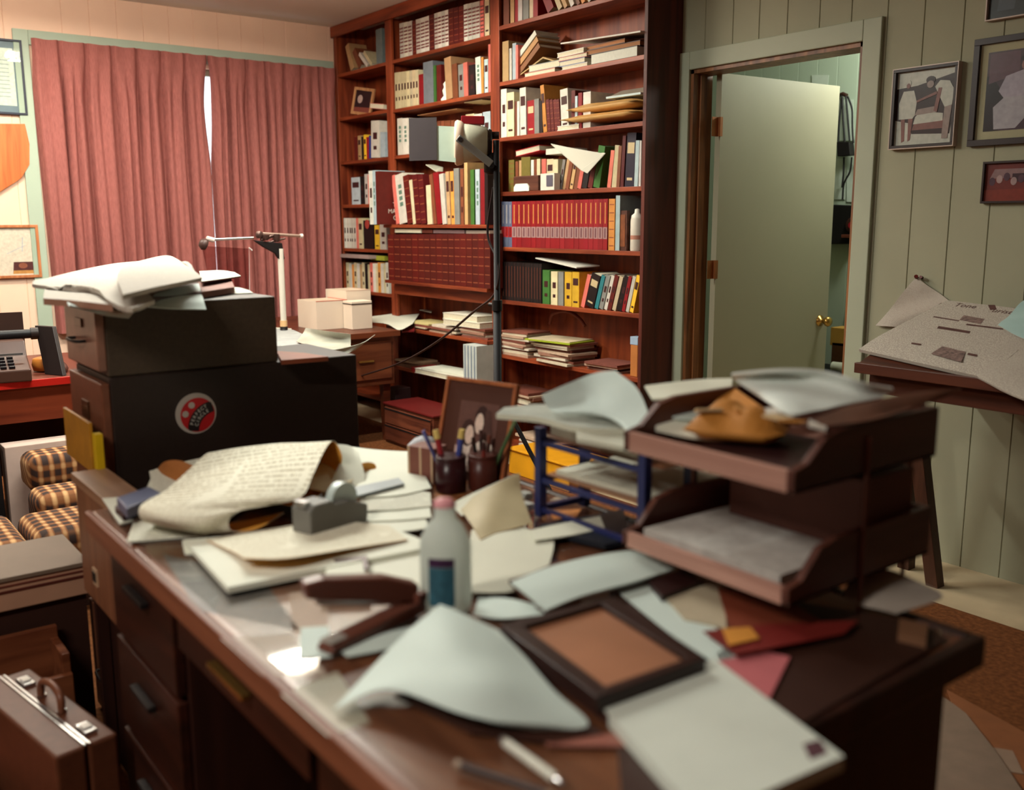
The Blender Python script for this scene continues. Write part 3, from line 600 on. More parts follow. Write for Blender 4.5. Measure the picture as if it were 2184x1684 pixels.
sh.prism([Vector((XL + 0.001, y, z)) for y, z in PL], [Vector((XL + 0.022, y, z)) for y, z in PL])
single('wooden_plaque', sh, wood('plaque_wood', (168, 84, 34), (204, 118, 62), 'Z', 3), 'shield-shaped orange-brown wooden plaque between the two frames on the window wall', 'plaque', None, 0.002, Vector((XL, 1.1, 1.5)))

# ------------------------------------------------------------ window credenza, typewriter desk and what stands on them
WDK = wood('dark_credenza_wood', (62, 24, 12), (104, 50, 26), 'Y', 2.0, 0.4); WRED = wood('typewriter_desk_wood', (84, 30, 16), (124, 54, 30), 'Y', 1.4, 0.35)
t = Thing('credenza', 'long brown wooden credenza under the window beside the bookcase', 'credenza', (-5.6, 2.45, 0))
t.part('top', MB().box(-6.30, -5.05, 1.72, 2.985, 0.655, 0.69), WDK, 0.003)
t.part('body', MB().box(-6.26, -5.10, 1.76, 2.965, 0.36, 0.655), wood('credenza_front', (90, 42, 22), (132, 74, 44), 'Y', 1.8), 0.003)
for k in range(3):
    dv = t.part('drawer', MB().box(-5.10, -5.085, 1.80 + 0.39 * k, 2.16 + 0.39 * k, 0.40, 0.63), wood('credenza_front', 0, 0), 0.002)
    t.part('drawer_handle', MB().box(-5.085, -5.07, 1.93 + 0.39 * k, 2.03 + 0.39 * k, 0.51, 0.52), BRASS, 0, None, dv)
for x, y in ((-6.22, 1.80), (-5.16, 1.80), (-6.22, 2.93), (-5.16, 2.93)): t.part('leg', MB().prism([Vector((x + a * .016, y + b * .016, 0)) for a, b in ((-1, -1), (1, -1), (1, 1), (-1, 1))], [Vector((x + a * .025, y + b * .025, 0.36)) for a, b in ((-1, -1), (1, -1), (1, 1), (-1, 1))]), WDK)
t = Thing('typewriter_desk', 'low red-edged wooden desk holding the typewriter, at the left', 'desk', (-4.75, 0.75, 0))
t.part('top', MB().box(-5.2, -4.36, -0.35, 1.62, 0.668, 0.695), mat((96, 44, 30), 0.4, 0.1), 0.002)
t.part('edge_trim', MB().box(-4.36, -4.348, -0.35, 1.62, 0.666, 0.697), mat((176, 30, 22), 0.35), 0.002, 'bright red edge')
t.part('front_panel', MB().box(-4.40, -4.37, -0.33, 1.60, 0.52, 0.668), WRED)
t.part('side_panel', MB().box(-5.18, -4.40, 1.56, 1.60, 0.0, 0.668), WRED)
t.part('side_panel', MB().box(-5.18, -4.40, -0.33, -0.29, 0.0, 0.668), WRED)
t.part('lower_panel', MB().box(-5.18, -5.15, -0.29, 1.56, 0.12, 0.668), mat((104, 68, 48), 0.7))

# typewriter
def typewriter():
    zt = 0.695; t = Thing('typewriter', 'dark brown electric typewriter with an open lid at the left edge', 'typewriter', (-4.55, 0.68, zt))
    O = Vector((-4.52, 0.60, zt)); M = Matrix.Translation(O) @ Matrix.Rotation(math.radians(84), 4, 'Z')
    b = MB(); prof = [(-0.17, 0.0), (-0.17, 0.05), (-0.02, 0.09), (0.03, 0.15), (0.17, 0.16), (0.18, 0.0)]
    b.prism([M @ Vector((-0.22, y, z)) for y, z in prof], [M @ Vector((0.22, y, z)) for y, z in prof]); t.part('casing', b, mat((72, 46, 36), 0.4, 0.08), 0.006)
    b = MB()
    for r in range(4):
        for k in range(11): b.box(-0.17 + 0.031 * k, -0.147 + 0.031 * k, -0.155 + 0.032 * r, -0.132 + 0.032 * r, 0.055 + 0.009 * r, 0.066 + 0.009 * r, 0, M)
    t.part('keys', b, mat((26, 20, 22), 0.3), 0.002)
    b = MB(); b.tube([M @ Vector((-0.25, 0.09, 0.17)), M @ Vector((0.25, 0.09, 0.17))], 0.02, 14); t.part('platen', b, BLACK)
    b = MB(); b.tube([M @ Vector((0.25, 0.09, 0.17)), M @ Vector((0.28, 0.09, 0.17))], 0.026, 14); t.part('platen_knob', b, DARKB)
    b = MB(); b.box(-0.2, 0.2, -0.09, -0.08, 0.102, 0.11, 0, M); t.part('paper_bail', b, CHROME)
    b = MB(); b.box(-0.23, 0.23, 0.15, 0.165, 0.0, 0.26, 0, M @ Matrix.Rotation(math.radians(0), 4, 'X')); t.part('paper_rest', b, mat((58, 36, 28), 0.5))
typewriter()
def lean_panel(name, label, cat, p0, p1, z0, h, th, leanx, m, parts=None):
    """flat panel from p0 to p1 (xy), leaning towards -x by leanx at the top"""
    t = Thing(name, label, cat, (p0[0], p0[1], z0)); d = Vector((p1[0] - p0[0], p1[1] - p0[1], 0)); n = Vector((d.y, -d.x, 0)).normalized() * th
    a, b2 = Vector((p0[0], p0[1], z0)), Vector((p1[0], p1[1], z0)); o = Vector((leanx, 0, h))
    t.part('panel', MB().prism([a, b2, b2 + n, a + n], [a + o, b2 + o, b2 + n + o, a + n + o]), m, 0.002); return t
lean_panel('copy_board', 'dark slanted copy board standing right of the typewriter', 'board', (-4.50, 0.90), (-4.40, 0.95), 0.696, 0.20, 0.02, -0.12, mat((42, 32, 30), 0.5))
b = MB(); pth = [az(*p) for p in ((95, 745, 0.72), (112, 762, 0.715), (128, 772, 0.712), (140, 785, 0.708), (126, 792, 0.706), (110, 780, 0.706))]
b.tube(spline(pth, 5), 0.012, 8); single('telephone_cord', b, mat((60, 34, 26), 0.4), 'thick coiled brown cord heaped beside the typewriter', 'cord')
b = MB(); c = at(92, 725, 0, -4.6); b.lathe([(0.03, 0), (0.05, 0.004), (0.055, 0.03), (0.05, 0.055), (0.035, 0.06)], (c.x, c.y, 0.696), 20)
single('tape_roll', b, mat((196, 120, 50), 0.4), 'orange-brown round tape roll behind the slanted copy board', 'tape roll')
lean_panel('leaning_picture', 'slanted dark framed panel leaning behind the filing cabinets near the window', 'panel', (-4.60, 1.09), (-4.5, 1.14), 0.696, 0.24, 0.02, -0.16, wood('panel_wood', (70, 40, 28), (110, 66, 46), 'Z', 3))

# white ledger boxes
BOXW = mat((214, 196, 176), 0.7, 0.03, 4)
def openbox(name, label, x0, x1, y0, y1, z0, z1, rim):
    t = Thing(name, label, 'box', ((x0 + x1) / 2, (y0 + y1) / 2, z0)); b = MB(); w = 0.004
    b.box(x0, x1, y0, y1, z0, z0 + w).box(x0, x0 + w, y0, y1, z0 + w, z1).box(x1 - w, x1, y0, y1, z0 + w, z1).box(x0 + w, x1 - w, y0, y0 + w, z0 + w, z1).box(x0 + w, x1 - w, y1 - w, y1, z0 + w, z1)
    t.part('carton', b, BOXW)
    r = MB(); r.box(x1 - w, x1 + 0.001, y0, y1, z1, z1 + 0.004).box(x0, x1, y1 - w, y1, z1, z1 + 0.004); t.part('rim', r, mat(rim, 0.6))
    t.part('folders', MB().box(x0 + 0.02, x1 - 0.02, y0 + 0.02, y1 - 0.02, z0 + w, z1 - 0.02), mat((196, 178, 150), 0.8, 0.1, 90))
openbox('storage_box', 'low pinkish-white open storage box in front on the credenza', -5.62, -5.36, 2.585, 2.795, 0.691, 0.862, (196, 110, 90))
openbox('storage_box', 'taller pinkish-white open storage box behind the low one, next to the bookcase', -5.66, -5.38, 2.80, 2.97, 0.691, 0.915, (190, 160, 140))
t = Thing('binder_box', 'narrow white upright box with a dark band across, beside the bookcase', 'box', (-5.28, 2.86, 0.691))
t.part('carton', MB().box(-5.35, -5.24, 2.76, 2.90, 0.691, 0.862), BOXW, 0.003); t.part('band', MB().box(-5.352, -5.238, 2.758, 2.902, 0.842, 0.848), DARKB)
paper('paper_sheet', 'large curled white printout on the credenza edge in front of the storage boxes', [[(600, 735, .72), (690, 748, .73), (770, 732, .725), (800, 714, .73)], [(596, 752, .70), (660, 762, .70), (745, 752, .70), (786, 724, .70)]], 0.003, mat((176, 180, 168), 0.6, 0.06))
paper('paper_stack', 'grey-white stack of papers on the credenza left of the glossy tray', [[(583, 700, .72), (620, 702, .72), (646, 712, .72)], [(585, 722, .715), (640, 730, .715), (668, 742, .71)], [(587, 738, .71), (640, 745, .71), (690, 756, .705)]], 0.012, mat((150, 152, 150), 0.6, 0.12, 20))
paper('magazine', 'open glossy curved magazine with a brown top edge on the credenza', [[(652, 699, .78), (700, 706, .79), (748, 712, .78)], [(645, 712, .75), (700, 722, .745), (748, 724, .75)], [(632, 728, .725), (690, 746, .715), (748, 738, .72)]], 0.002, mat((164, 162, 148), 0.3, 0.14, 12), mat((110, 70, 56), 0.5))
slab('paper_sheet', 'white note sheet on the credenza beside the metal arm base', 'paper', [(585, 698), (622, 700), (618, 712), (584, 712)], 0.70, 0.004, OFFW)
slab('folder', 'brown folder stack below the papers at the end of the lower filing cabinet', 'folder', [(590, 748), (650, 752), (700, 760), (600, 768)], 0.985, 0.012, mat((120, 60, 36), 0.6))

# metal arm on a white column (by the window)
def arm():
    Y0, X0 = 2.26, -5.25; f = lambda px, py: at(px, py, 0, X0)
    c = f(601, 600); t = Thing('swing_arm', 'metal swing arm on a white column clamped to the credenza, before the curtains', 'stand', (c.x, c.y, 0.691))
    t.part('base', MB().lathe([(0.05, 0), (0.05, 0.012), (0.022, 0.02), (0.022, 0.05)], (c.x, c.y, 0.691), 20), BLACK)
    t.part('column', MB().lathe([(0.0175, 0.05), (0.0175, f(601, 530).z - 0.691)], (c.x, c.y, 0.691), 16), mat((206, 200, 186), 0.4, 0.03))
    t.part('column_collar', MB().lathe([(0.021, 0.05), (0.021, 0.085)], (c.x, c.y, 0.691), 16), mat((206, 168, 120), 0.4))
    b = MB(); p = [f(*q) for q in ((540, 512), (575, 516), (600, 518), (606, 552), (596, 556), (586, 540), (560, 526))]
    b.prism([v + Vector((-0.012, 0, 0)) for v in p], [v + Vector((0.012, 0, 0)) for v in p]); t.part('bracket', b, BLACK, 0.003)
    t.part('arm_rod', MB().tube([f(448, 511), f(540, 507)], 0.008, 10), CHROME); t.part('arm_rod', MB().tube([f(560, 498), f(642, 503)], 0.009, 10), mat((176, 150, 136), 0.3, 0.05, 20, 0.5, 0.6))
    b = MB(); b.lathe([(0.012, 0), (0.02, 0.01), (0.02, 0.03), (0.012, 0.04)], f(553, 508), 14).lathe([(0.014, 0), (0.024, 0.008), (0.024, 0.03)], f(566, 512), 14).lathe([(0.01, 0), (0.02, 0.01), (0.02, 0.045)], f(590, 516), 14)
    b.tube([f(556, 512), f(588, 500)], 0.01, 8).tube([f(560, 520), f(608, 508)], 0.006, 8); t.part('joint', b, mat((92, 70, 64), 0.35, 0.2, 40, 0.5, 0.6))
    t.part('end_fitting', MB().tube([f(441, 508), f(456, 512)], 0.014, 10).tube([f(640, 503), f(645, 503)], 0.013, 10), mat((220, 205, 195), 0.3))
    b = MB(); b.lathe([(0.01, -0.02), (0.03, -0.015), (0.034, 0.0), (0.02, 0.02), (0.008, 0.024)], f(434, 520), 14, 0, Matrix.Rotation(1.2, 4, 'X')); t.part('socket', b, mat((70, 50, 46), 0.4))
    q = [f(430, 524), f(531, 530), f(531, 625), f(452, 625)]
    b = MB(); b.prism([v + Vector((0, 0, 0)) for v in q], [v + Vector((0.003, 0, 0)) for v in q]); t.part('clear_plate', b, glass('acrylic', (226, 206, 206)))
    t.part('plate_edge', MB().tube([f(531, 530), f(533, 655)], 0.002, 6).tube([f(531, 528), f(538, 534)], 0.004, 6), mat((200, 190, 186), 0.3))
arm()

# ------------------------------------------------------------ filing cabinets
CABG = mat((66, 54, 42), 0.5, 0.12, 90, 0.3); CABD = mat((40, 29, 24), 0.5, 0.12, 90, 0.3); CABF = mat((112, 66, 46), 0.38, 0.14, 30)
XC = -2.40; YC = 0.592
def cabinet(name, label, x0, x1, y0, y1, z0, z1, nd, side, fr):
    t = Thing(name, label, 'filing cabinet', ((x0 + x1) / 2, (y0 + y1) / 2, z0))
    t.part('case', MB().box(x0, x1, y0 + 0.02, y1, z0, z1), side, 0.004)
    hh = (z1 - z0 - 0.02) / nd
    for k in range(nd):
        a = z0 + 0.01 + hh * k; d = t.part('drawer', MB().box(x0 + 0.008, x1 - 0.004, y0, y0 + 0.02, a + 0.004, a + hh - 0.004), fr, 0.003)
        zc = a + hh * 0.45; xc = (x0 + x1) / 2
        t.part('drawer_handle', MB().tube(spline([Vector((xc - 0.05, y0, zc)), Vector((xc - 0.04, y0 - 0.022, zc)), Vector((xc + 0.04, y0 - 0.022, zc)), Vector((xc + 0.05, y0, zc))], 4), 0.004, 8), BLACK, 0, None, d)
        t.part('label_holder', MB().box(xc - 0.032, xc + 0.032, y0 - 0.004, y0, a + hh * 0.66, a + hh * 0.8), mat((90, 60, 40), 0.3, 0.05, 20, 0.5, 0.6), 0.001, None, d)
    return t
low = cabinet('filing_cabinet', 'dark filing cabinet standing on the floor with a round red sticker on its side', -2.72, XC, YC, 1.275, 0.0, 0.972, 3, CABD, CABF)
cabinet('card_file_cabinet', 'smaller brown-grey card file cabinet standing on the dark filing cabinet', -2.72, XC - 0.006, YC, 1.045, 0.9725, 1.146, 1, CABG, mat((128, 90, 74), 0.3, 0.2, 20))
# round sticker on the cabinet side
sc = at(418, 881, 0, XC); R0 = abs(at(462, 881, 0, XC).y - at(374, 881, 0, XC).y) / 2
st = Thing('sticker', 'round red and black sticker with curved white lettering on the dark filing cabinet', 'sticker', (XC + 0.0006, sc.y, sc.z - R0))
def disc(mb, pts, d, m): mb.prism([Vector((XC + d, sc.y + a * R0, sc.z + b2 * R0)) for a, b2 in pts], [Vector((XC + d + 0.0004, sc.y + a * R0, sc.z + b2 * R0)) for a, b2 in pts], m)
b = MB(); circ = lambda r, cx=0, cy=0, n=40: [(cx + r * math.cos(2 * math.pi * k / n), cy + r * math.sin(2 * math.pi * k / n)) for k in range(n)]
disc(b, circ(1.0), 0.0006, 0); disc(b, circ(0.84, .08, -.08), 0.001, 1)
def rot(p, a): return (p[0] * math.cos(a) - p[1] * math.sin(a), p[0] * math.sin(a) + p[1] * math.cos(a))
A = math.radians(48); arc = []
for k in range(13): th = math.radians(144 - 9 * k); arc.append((1.34 * math.cos(th), -1.20 + 1.34 * math.sin(th)))
for k in range(13): th = math.radians(36 + 9 * k); arc.append((0.86 * math.cos(th), -1.20 + 0.76 * math.sin(th)))
arc = [rot(p, A) for p in arc]; arc = [(x / max(1, math.hypot(x, y) / 0.88), y / max(1, math.hypot(x, y) / 0.88)) for x, y in arc]
b2_ = list(b.v)
disc(b, arc, 0.0014, 2)
for cx, cy in ((-.2, .42), (-.52, .02)):
    for a in range(3): disc(b, [rot((q[0] * .17, q[1] * .06), math.radians(60 * a)) for q in ((-1, -1), (1, -1), (1, 1), (-1, 1))] if False else [(cx + rot((q[0] * .15, q[1] * .07), math.radians(60 * a + 45))[0], cy + rot((q[0] * .15, q[1] * .07), math.radians(60 * a + 45))[1]) for q in ((-1, -1), (1, -1), (1, 1), (-1, 1))], 0.0014 + 0.0001 * a, 0)
st.part('sticker_face', b, [mat((170, 160, 150), 0.5), mat((170, 20, 26), 0.4), mat((26, 18, 18), 0.4)])
def curved_text(word, rad, size, m, spread):
    n = len(word)
    for i, ch in enumerate(word):
        th = math.radians(90 + spread * (n - 1) / 2 - spread * i)
        p = rot((rad * math.cos(th), -1.20 + rad * math.sin(th)), A); ta = th - math.pi / 2 + A
        # letter plane: local x -> +Y, local y -> +Z, facing +X
        M = Matrix.Translation((0.0022, p[0] * R0, p[1] * R0 + R0)) @ Matrix(((0, 0, 1, 0), (1, 0, 0, 0), (0, 1, 0, 0), (0, 0, 0, 1))) @ Matrix.Rotation(ta, 4, 'Z')
        text_part(ch, size * R0, M, m, st.o, 'letter', 0.0002)
LET = mat((196, 192, 180), 0.5)
curved_text('PERFECT', 1.17, 0.235, LET, 8.7); curved_text('CIRCLE', 0.93, 0.235, LET, 10.4)
# yellow folder hanging at the cabinet front
t = Thing('yellow_folder', 'yellow card folder pushed behind the drawer handle of the dark cabinet', 'folder', (-2.55, YC - 0.012, 0.80))
t.part('folder_cover', MB().box(-2.66, -2.405, YC - 0.034, YC - 0.026, 0.745, 0.868), mat((176, 122, 34), 0.5, 0.15, 20), 0.001)
t.part('folder_edge', MB().box(-2.399, -2.372, YC - 0.03, YC - 0.012, 0.735, 0.845), mat((206, 170, 20), 0.5), 0.001)

# newspapers and envelopes on the cabinets
ZK = 1.147
paper('newspaper', 'folded newspaper at the very top of the pile on the cabinets', [[(262, 566, 1.217), (330, 548, 1.224), (362, 545, 1.228), (395, 562, 1.22)], [(250, 590, 1.212), (320, 580, 1.216), (380, 572, 1.216), (428, 588, 1.20)], [(262, 628, 1.196), (330, 612, 1.20), (390, 600, 1.20), (430, 592, 1.198)]], 0.010, NEWS, NEWS)
paper('newspaper', 'broad newspaper section spreading left under the top newspaper on the cabinets', [[(80, 598, 1.19), (160, 578, 1.19), (240, 562, 1.195), (300, 556, 1.195)], [(72, 606, 1.185), (160, 610, 1.18), (235, 600, 1.18), (300, 600, 1.18)], [(150, 614, 1.18), (200, 622, 1.175), (268, 656, 1.17), (330, 640, 1.17)]], 0.009, NEWS, NEWS)
paper('envelope', 'pale blue-grey envelope pointing down over the cabinet front edge', [[(140, 636, 1.165), (230, 638, 1.16), (300, 636, 1.16)], [(146, 650, 1.16), (225, 668, 1.13), (285, 666, 1.14)], [(150, 652, 1.158), (238, 678, 1.11), (268, 686, 1.09)]], 0.002, mat((176, 186, 182), 0.7, 0.04))
paper('envelope', 'cool white envelope hanging over the side of the top cabinet', [[(330, 626, 1.165), (370, 614, 1.17), (424, 604, 1.17)], [(322, 640, 1.158), (380, 636, 1.158), (432, 632, 1.155)], [(316, 654, 1.145), (380, 658, 1.138), (440, 659, 1.13)]], 0.002, COOL)
paper('newspaper', 'thick folded newspaper under the others, poking out left of the cabinet', [[(95, 616, 1.175), (160, 610, 1.175), (230, 618, 1.172)], [(92, 636, 1.168), (150, 640, 1.166), (240, 650, 1.162)]], 0.015, NEWS, mat((150, 110, 90), 0.7))
slab('book', 'dark brown bound book under the newspapers on the card file cabinet', 'book', [(300, 606), (420, 592), (440, 622), (310, 640)], 1.162, 0.014, mat((60, 36, 28), 0.5))
paper('magazine', 'white topped magazine sticking out right of the newspaper pile on the cabinets', [[(425, 578, 1.185), (470, 576, 1.183), (500, 580, 1.18)], [(430, 600, 1.18), (475, 594, 1.178), (514, 588, 1.175)]], 0.004, OFFW, mat((90, 50, 40), 0.6))
slab('magazine', 'brown edged magazine under the white one on the card file cabinet', 'magazine', [(420, 598), (492, 592), (500, 612), (430, 622)], 1.165, 0.016, mat((122, 66, 46), 0.6))
paper('paper_sheet', 'thin white sheet lying flat on the cabinet top near its right end', [[(440, 618, 1.149), (500, 612, 1.15), (530, 618, 1.149)], [(440, 628, 1.149), (490, 626, 1.149), (540, 624, 1.149)]], 0.0008, OFFW)

# ------------------------------------------------------------ studio light on its stand
def studio_light():
    YS = 2.2; f = lambda px, py, y=YS: at(px, py, 1, y)
    foot = f(1062, 940); base = Vector((foot.x, YS, 0)); X = foot.x
    t = Thing('light_stand', 'black studio light stand with a white reflector head, before the bookcase', 'light stand', base)
    hub = 0.66
    t.part('pole', MB().lathe([(0.016, 0.14), (0.016, 1.0), (0.012, 1.0), (0.012, f(1050, 300).z)], base, 12), mat((20, 15, 16), 0.65))
    t.part('collar', MB().lathe([(0.024, 0), (0.024, 0.06)], base + Vector((0, 0, hub)), 12), BLACK)
    t.part('collar', MB().lathe([(0.02, 0), (0.02, 0.04)], base + Vector((0, 0, 1.0)), 12).tube([base + Vector((0, 0, 1.02)), base + Vector((-0.05, 0, 1.02))], 0.008, 8), BLACK)
    for a in (20, 140, 262):
        d = Vector((math.cos(math.radians(a)), math.sin(math.radians(a)), 0))
        t.part('leg', MB().tube([base + d * 0.02 + Vector((0, 0, hub)), base + d * 0.44 + Vector((0, 0, 0.008))], 0.009, 8), mat((20, 15, 16), 0.65))
        t.part('brace', MB().tube([base + d * 0.02 + Vector((0, 0, 0.2)), base + d * 0.25 + Vector((0, 0, 0.30))], 0.005, 6), mat((20, 15, 16), 0.65))
    # head
    ax = -rt.normalized(); ax.z = 0.02; ax.normalize(); c1 = f(1042, 306)
    u = ax.cross(Vector((0, 0, 1))).normalized(); v = u.cross(ax) * -1
    HM = Matrix(((u.x, v.x, ax.x, 0), (u.y, v.y, ax.y, 0), (u.z, v.z, ax.z, 0), (0, 0, 0, 1)))
    t.part('head', MB().lathe([(0.046, 0), (0.060, 0.006), (0.070, 0.07), (0.072, 0.095), (0.066, 0.1)], c1, 28, 0, HM), mat((196, 192, 168), 0.35, 0.03))
    t.part('reflector_rim', MB().lathe([(0.072, 0.092), (0.080, 0.10), (0.084, 0.118), (0.078, 0.126), (0.072, 0.12)], c1, 28, 0, HM), mat((236, 206, 180), 0.4, 0.02))
    t.part('rear_vent', MB().lathe([(0.03, -0.014), (0.05, -0.012), (0.054, 0.0)], c1, 24, 0, HM).lathe([(0.014, -0.04), (0.014, -0.012)], c1 + Vector((0, 0, 0.03)), 12, 0, HM), DARKB)
    # barn doors and yoke, placed around the head at their own depths
    dep0 = (c1 - EYE).dot(fw)
    def dpt(px, py, dz): return EYE + (rt * ((px - IW / 2) / FPX) - up * ((py - IH / 2) / FPX) + fw) * (dep0 + dz)
    def quadp(pts, m, name, lab=None):
        q = [dpt(*p) for p in pts]; n = (q[1] - q[0]).cross(q[2] - q[0]).normalized() * 0.002
        t.part(name, MB().prism(q, [a + n for a in q]), m, 0, lab)
    quadp([(930, 268, -0.03), (972, 270, -0.045), (972, 346, -0.045), (931, 342, -0.03)], mat((178, 192, 172), 0.45), 'barn_door', 'pale inner barn door')
    quadp([(872, 252, -0.02), (931, 250, -0.035), (932, 341, -0.035), (873, 343, -0.02)], mat((62, 50, 50), 0.6), 'barn_door', 'dark outer barn door')
    p0 = c1 + ax * 0.04 + Vector((0, 0, 0.068)); b = MB(); b.box(-0.02, 0.02, -0.03, 0.0, -0.025, 0.062, 0, Matrix.Translation(p0) @ HM)
    t.part('control_box', b, mat((150, 20, 28), 0.4), 0.003, 'dark red plastic box on top of the head')
    n_ = (EYE - c1); n_.z = 0; n_.normalize()
    a0 = dpt(982, 298, -0.096); a1 = dpt(1048, 350, -0.06); dd = (a1 - a0).normalized(); w_ = dd.cross(n_).normalized() * 0.014
    t.part('yoke', MB().prism([a0 - w_ - dd * .012, a1 - w_, a1 + w_, a0 + w_ - dd * .012], [a0 - w_ + n_ * .006 - dd * .012, a1 - w_ + n_ * .006, a1 + w_ + n_ * .006, a0 + w_ + n_ * .006 - dd * .012]), mat((150, 150, 144), 0.4), 0.002)
    t.part('yoke_bolt', MB().lathe([(0.009, 0), (0.009, 0.006)], a0 + n_ * 0.006, 12, 0, n_.to_track_quat('Z', 'Y').to_matrix().to_4x4()), DARKB)
    b = MB(); c = f(1049, 355); b.lathe([(0.014, -0.03), (0.03, -0.02), (0.03, 0.02), (0.014, 0.05)], c, 14); b.tube([c, c + n_ * 0.06], 0.01, 8); t.part('swivel', b, BLACK)
    cp = spline([f(1052, 400), f(1040, 500), f(1062, 560), f(1056, 625), f(1010, 665, 2.3), f(930, 730, 2.45), f(850, 775, 2.6), f(760, 805, 2.75), f(700, 830, 2.8), Vector((-4.6, 2.5, 0.02))], 6)
    single('power_cord', MB().tube(cp, 0.005, 6), mat((40, 24, 22), 0.5), 'thin dark power cord running from the light stand down to the left', 'cord')
studio_light()

# ------------------------------------------------------------ things on the bookcase shelves that are not standing books
def flat(name, label, cat, x0, x1, y0, y1, z0, z1, m, rotz=0.0, group=None, pages=None, bevel=0.0, ry=0.0):
    c = Vector(((x0 + x1) / 2, (y0 + y1) / 2, z0)); M = Matrix.Translation(c) @ Matrix.Rotation(rotz, 4, 'Z') @ Matrix.Rotation(ry, 4, 'Y')
    hx, hy, h = (x1 - x0) / 2, (y1 - y0) / 2, z1 - z0; b = MB()
    if pages:
        w = min(0.003, h * 0.16); b.box(-hx, hx, -hy, hy, 0, w, 0, M).box(-hx, hx, -hy, hy, h - w, h, 0, M).box(-hx, hx, hy - w, hy, w, h - w, 0, M)
        o = tag(b.build(name, m, None, c), label, cat, group); p = MB(); p.box(-hx + .003, hx - .003, -hy + .002, hy - w, w, h - w, 0, M); p.build('pages', pages, o, c); return o
    b.box(-hx, hx, -hy, hy, 0, h, 0, M); return tag(b.build(name, m, None, c, bevel), label, cat, group)
def px_flat(name, label, cat, xa, xb, yt, z0, m, Y=3.35, depth=0.17, rotz=0.0, pages=None, ry=0.0, group=None):
    A = at(xa, yt, 1, Y); B = at(xb, yt, 1, Y); T = at((xa + xb) / 2, yt, 1, Y)
    return flat(name, label, cat, A.x, B.x, Y, Y + depth, z0, max(z0 + 0.004, T.z), m, rotz, group, pages, 0.0, ry)
# left bay second shelf: small framed photo and pink book
def small_frame(label, c, w, h, lean, yaw, fm, art, z):
    M = Matrix.Translation((c[0], c[1], z)) @ Matrix.Rotation(yaw, 4, 'Z') @ Matrix.Rotation(lean, 4, 'Y') @ Matrix.Rotation(-0.12, 4, 'X')
    t = Thing('photo_frame', label, 'photo frame', (c[0], c[1], z)); f = MB(); e = 0.02
    f.box(-w / 2, w / 2, 0, 0.014, 0, e, 0, M).box(-w / 2, w / 2, 0, 0.014, h - e, h, 0, M).box(-w / 2, -w / 2 + e, 0, 0.014, e, h - e, 0, M).box(w / 2 - e, w / 2, 0, 0.014, e, h - e, 0, M)
    t.part('frame', f, fm, 0.001); b = MB(); ms = []
    for i, (col, pts) in enumerate(art):
        ms.append(mat(col, 0.4, 0.1, 50)); pts = pts or [(0, 0), (1, 0), (1, 1), (0, 1)]
        q = [M @ Vector((-w / 2 + e + (w - 2 * e) * x, 0.006 - 0.0003 * i, e + (h - 2 * e) * y)) for x, y in pts]; b.prism(q, [M @ (M.inverted() @ v + Vector((0, 0.001, 0))) for v in q], i)
    t.part('photograph', b, ms)
small_frame('small tan-framed photo tilted on the second shelf of the left bay', (-6.18, 3.37), 0.20, 0.185, 0.16, 0.25, wood('tan_frame', (160, 110, 70), (190, 142, 96), 'Z', 4), [((44, 24, 26), None), ((176, 150, 140), ell(.3, .6, .16, .2)), ((120, 60, 50), [(0, 0), (1, 0), (1, .25), (0, .2)])], ZL[1] + 0.002)
flat('book', 'pink book lying tilted beside the small tan-framed photo', 'book', -6.02, -5.86, 3.36, 3.50, ZL[1] + 0.02, ZL[1] + 0.055, mat((186, 96, 84), 0.5), 0.1, None, PAGES, 0, 0.13)
px_flat('magazine', 'grey magazine lying across the books on the sixth left shelf', 'magazine', 722, 786, 543, ZL[5] + 0.232, mat((150, 130, 124), 0.5), 3.30, 0.2)
px_flat('magazine', 'lime green magazine lying on the pale paperbacks of the sixth left shelf', 'magazine', 790, 820, 545, ZL[5] + 0.222, mat((150, 154, 50), 0.5), 3.36, 0.16)
# seal on the black book of the fifth left shelf, lettering on the dark cover
b = MB(); c = at(783, 478, 1, 3.3445)
b.prism([Vector((c.x + 0.032 * math.cos(k * .524), 3.3455, c.z + 0.032 * math.sin(k * .524))) for k in range(12)], [Vector((c.x + 0.032 * math.cos(k * .524), 3.3435, c.z + 0.032 * math.sin(k * .524))) for k in range(12)])
single('sticker', b, mat((150, 56, 48), 0.5), 'round red seal on the black book of the fifth left shelf', 'sticker')
dark_book = [o for o in COL.objects if str(o.get('label', '')).startswith('tall dark-covered book')][0]
bx_r = max((dark_book.location + v.co).x for v in dark_book.data.vertices); by_m = dark_book.location.y
for i, wd in enumerate(('TH', 'MANKI', 'OF')):
    M = Matrix.Translation((bx_r - dark_book.location.x + 0.0004, 0.01, 0.125 - 0.042 * i)) @ Matrix(((0, 0, 1, 0), (1, 0, 0, 0), (0, 1, 0, 0), (0, 0, 0, 1)))
    text_part(wd, 0.040, M, LET, dark_book, 'cover_lettering')
# second middle shelf small white ornament
b = MB(); c = at(947, 213, 1, 3.36); b.lathe([(0.03, 0), (0.032, 0.01), (0.014, 0.03), (0.022, 0.06), (0.012, 0.08), (0.016, 0.1), (0.004, 0.115)], (c.x, 3.375, ZM[1] + 0.0005), 12)
single('ornament', b, WHITE, 'small white ornament between books on the second middle shelf', 'ornament')
px_flat('paper_stack', 'tan papers lying on top of books on the third middle shelf', 'paper', 890, 975, 240, ZM[2] + 0.24, mat((170, 120, 80), 0.7, 0.2), 3.40, 0.12)
px_flat('notepad', 'cream pad lying across the white books on the third middle shelf', 'pad', 990, 1028, 236, ZM[2] + 0.262, mat((206, 190, 150), 0.7), 3.37, 0.15)
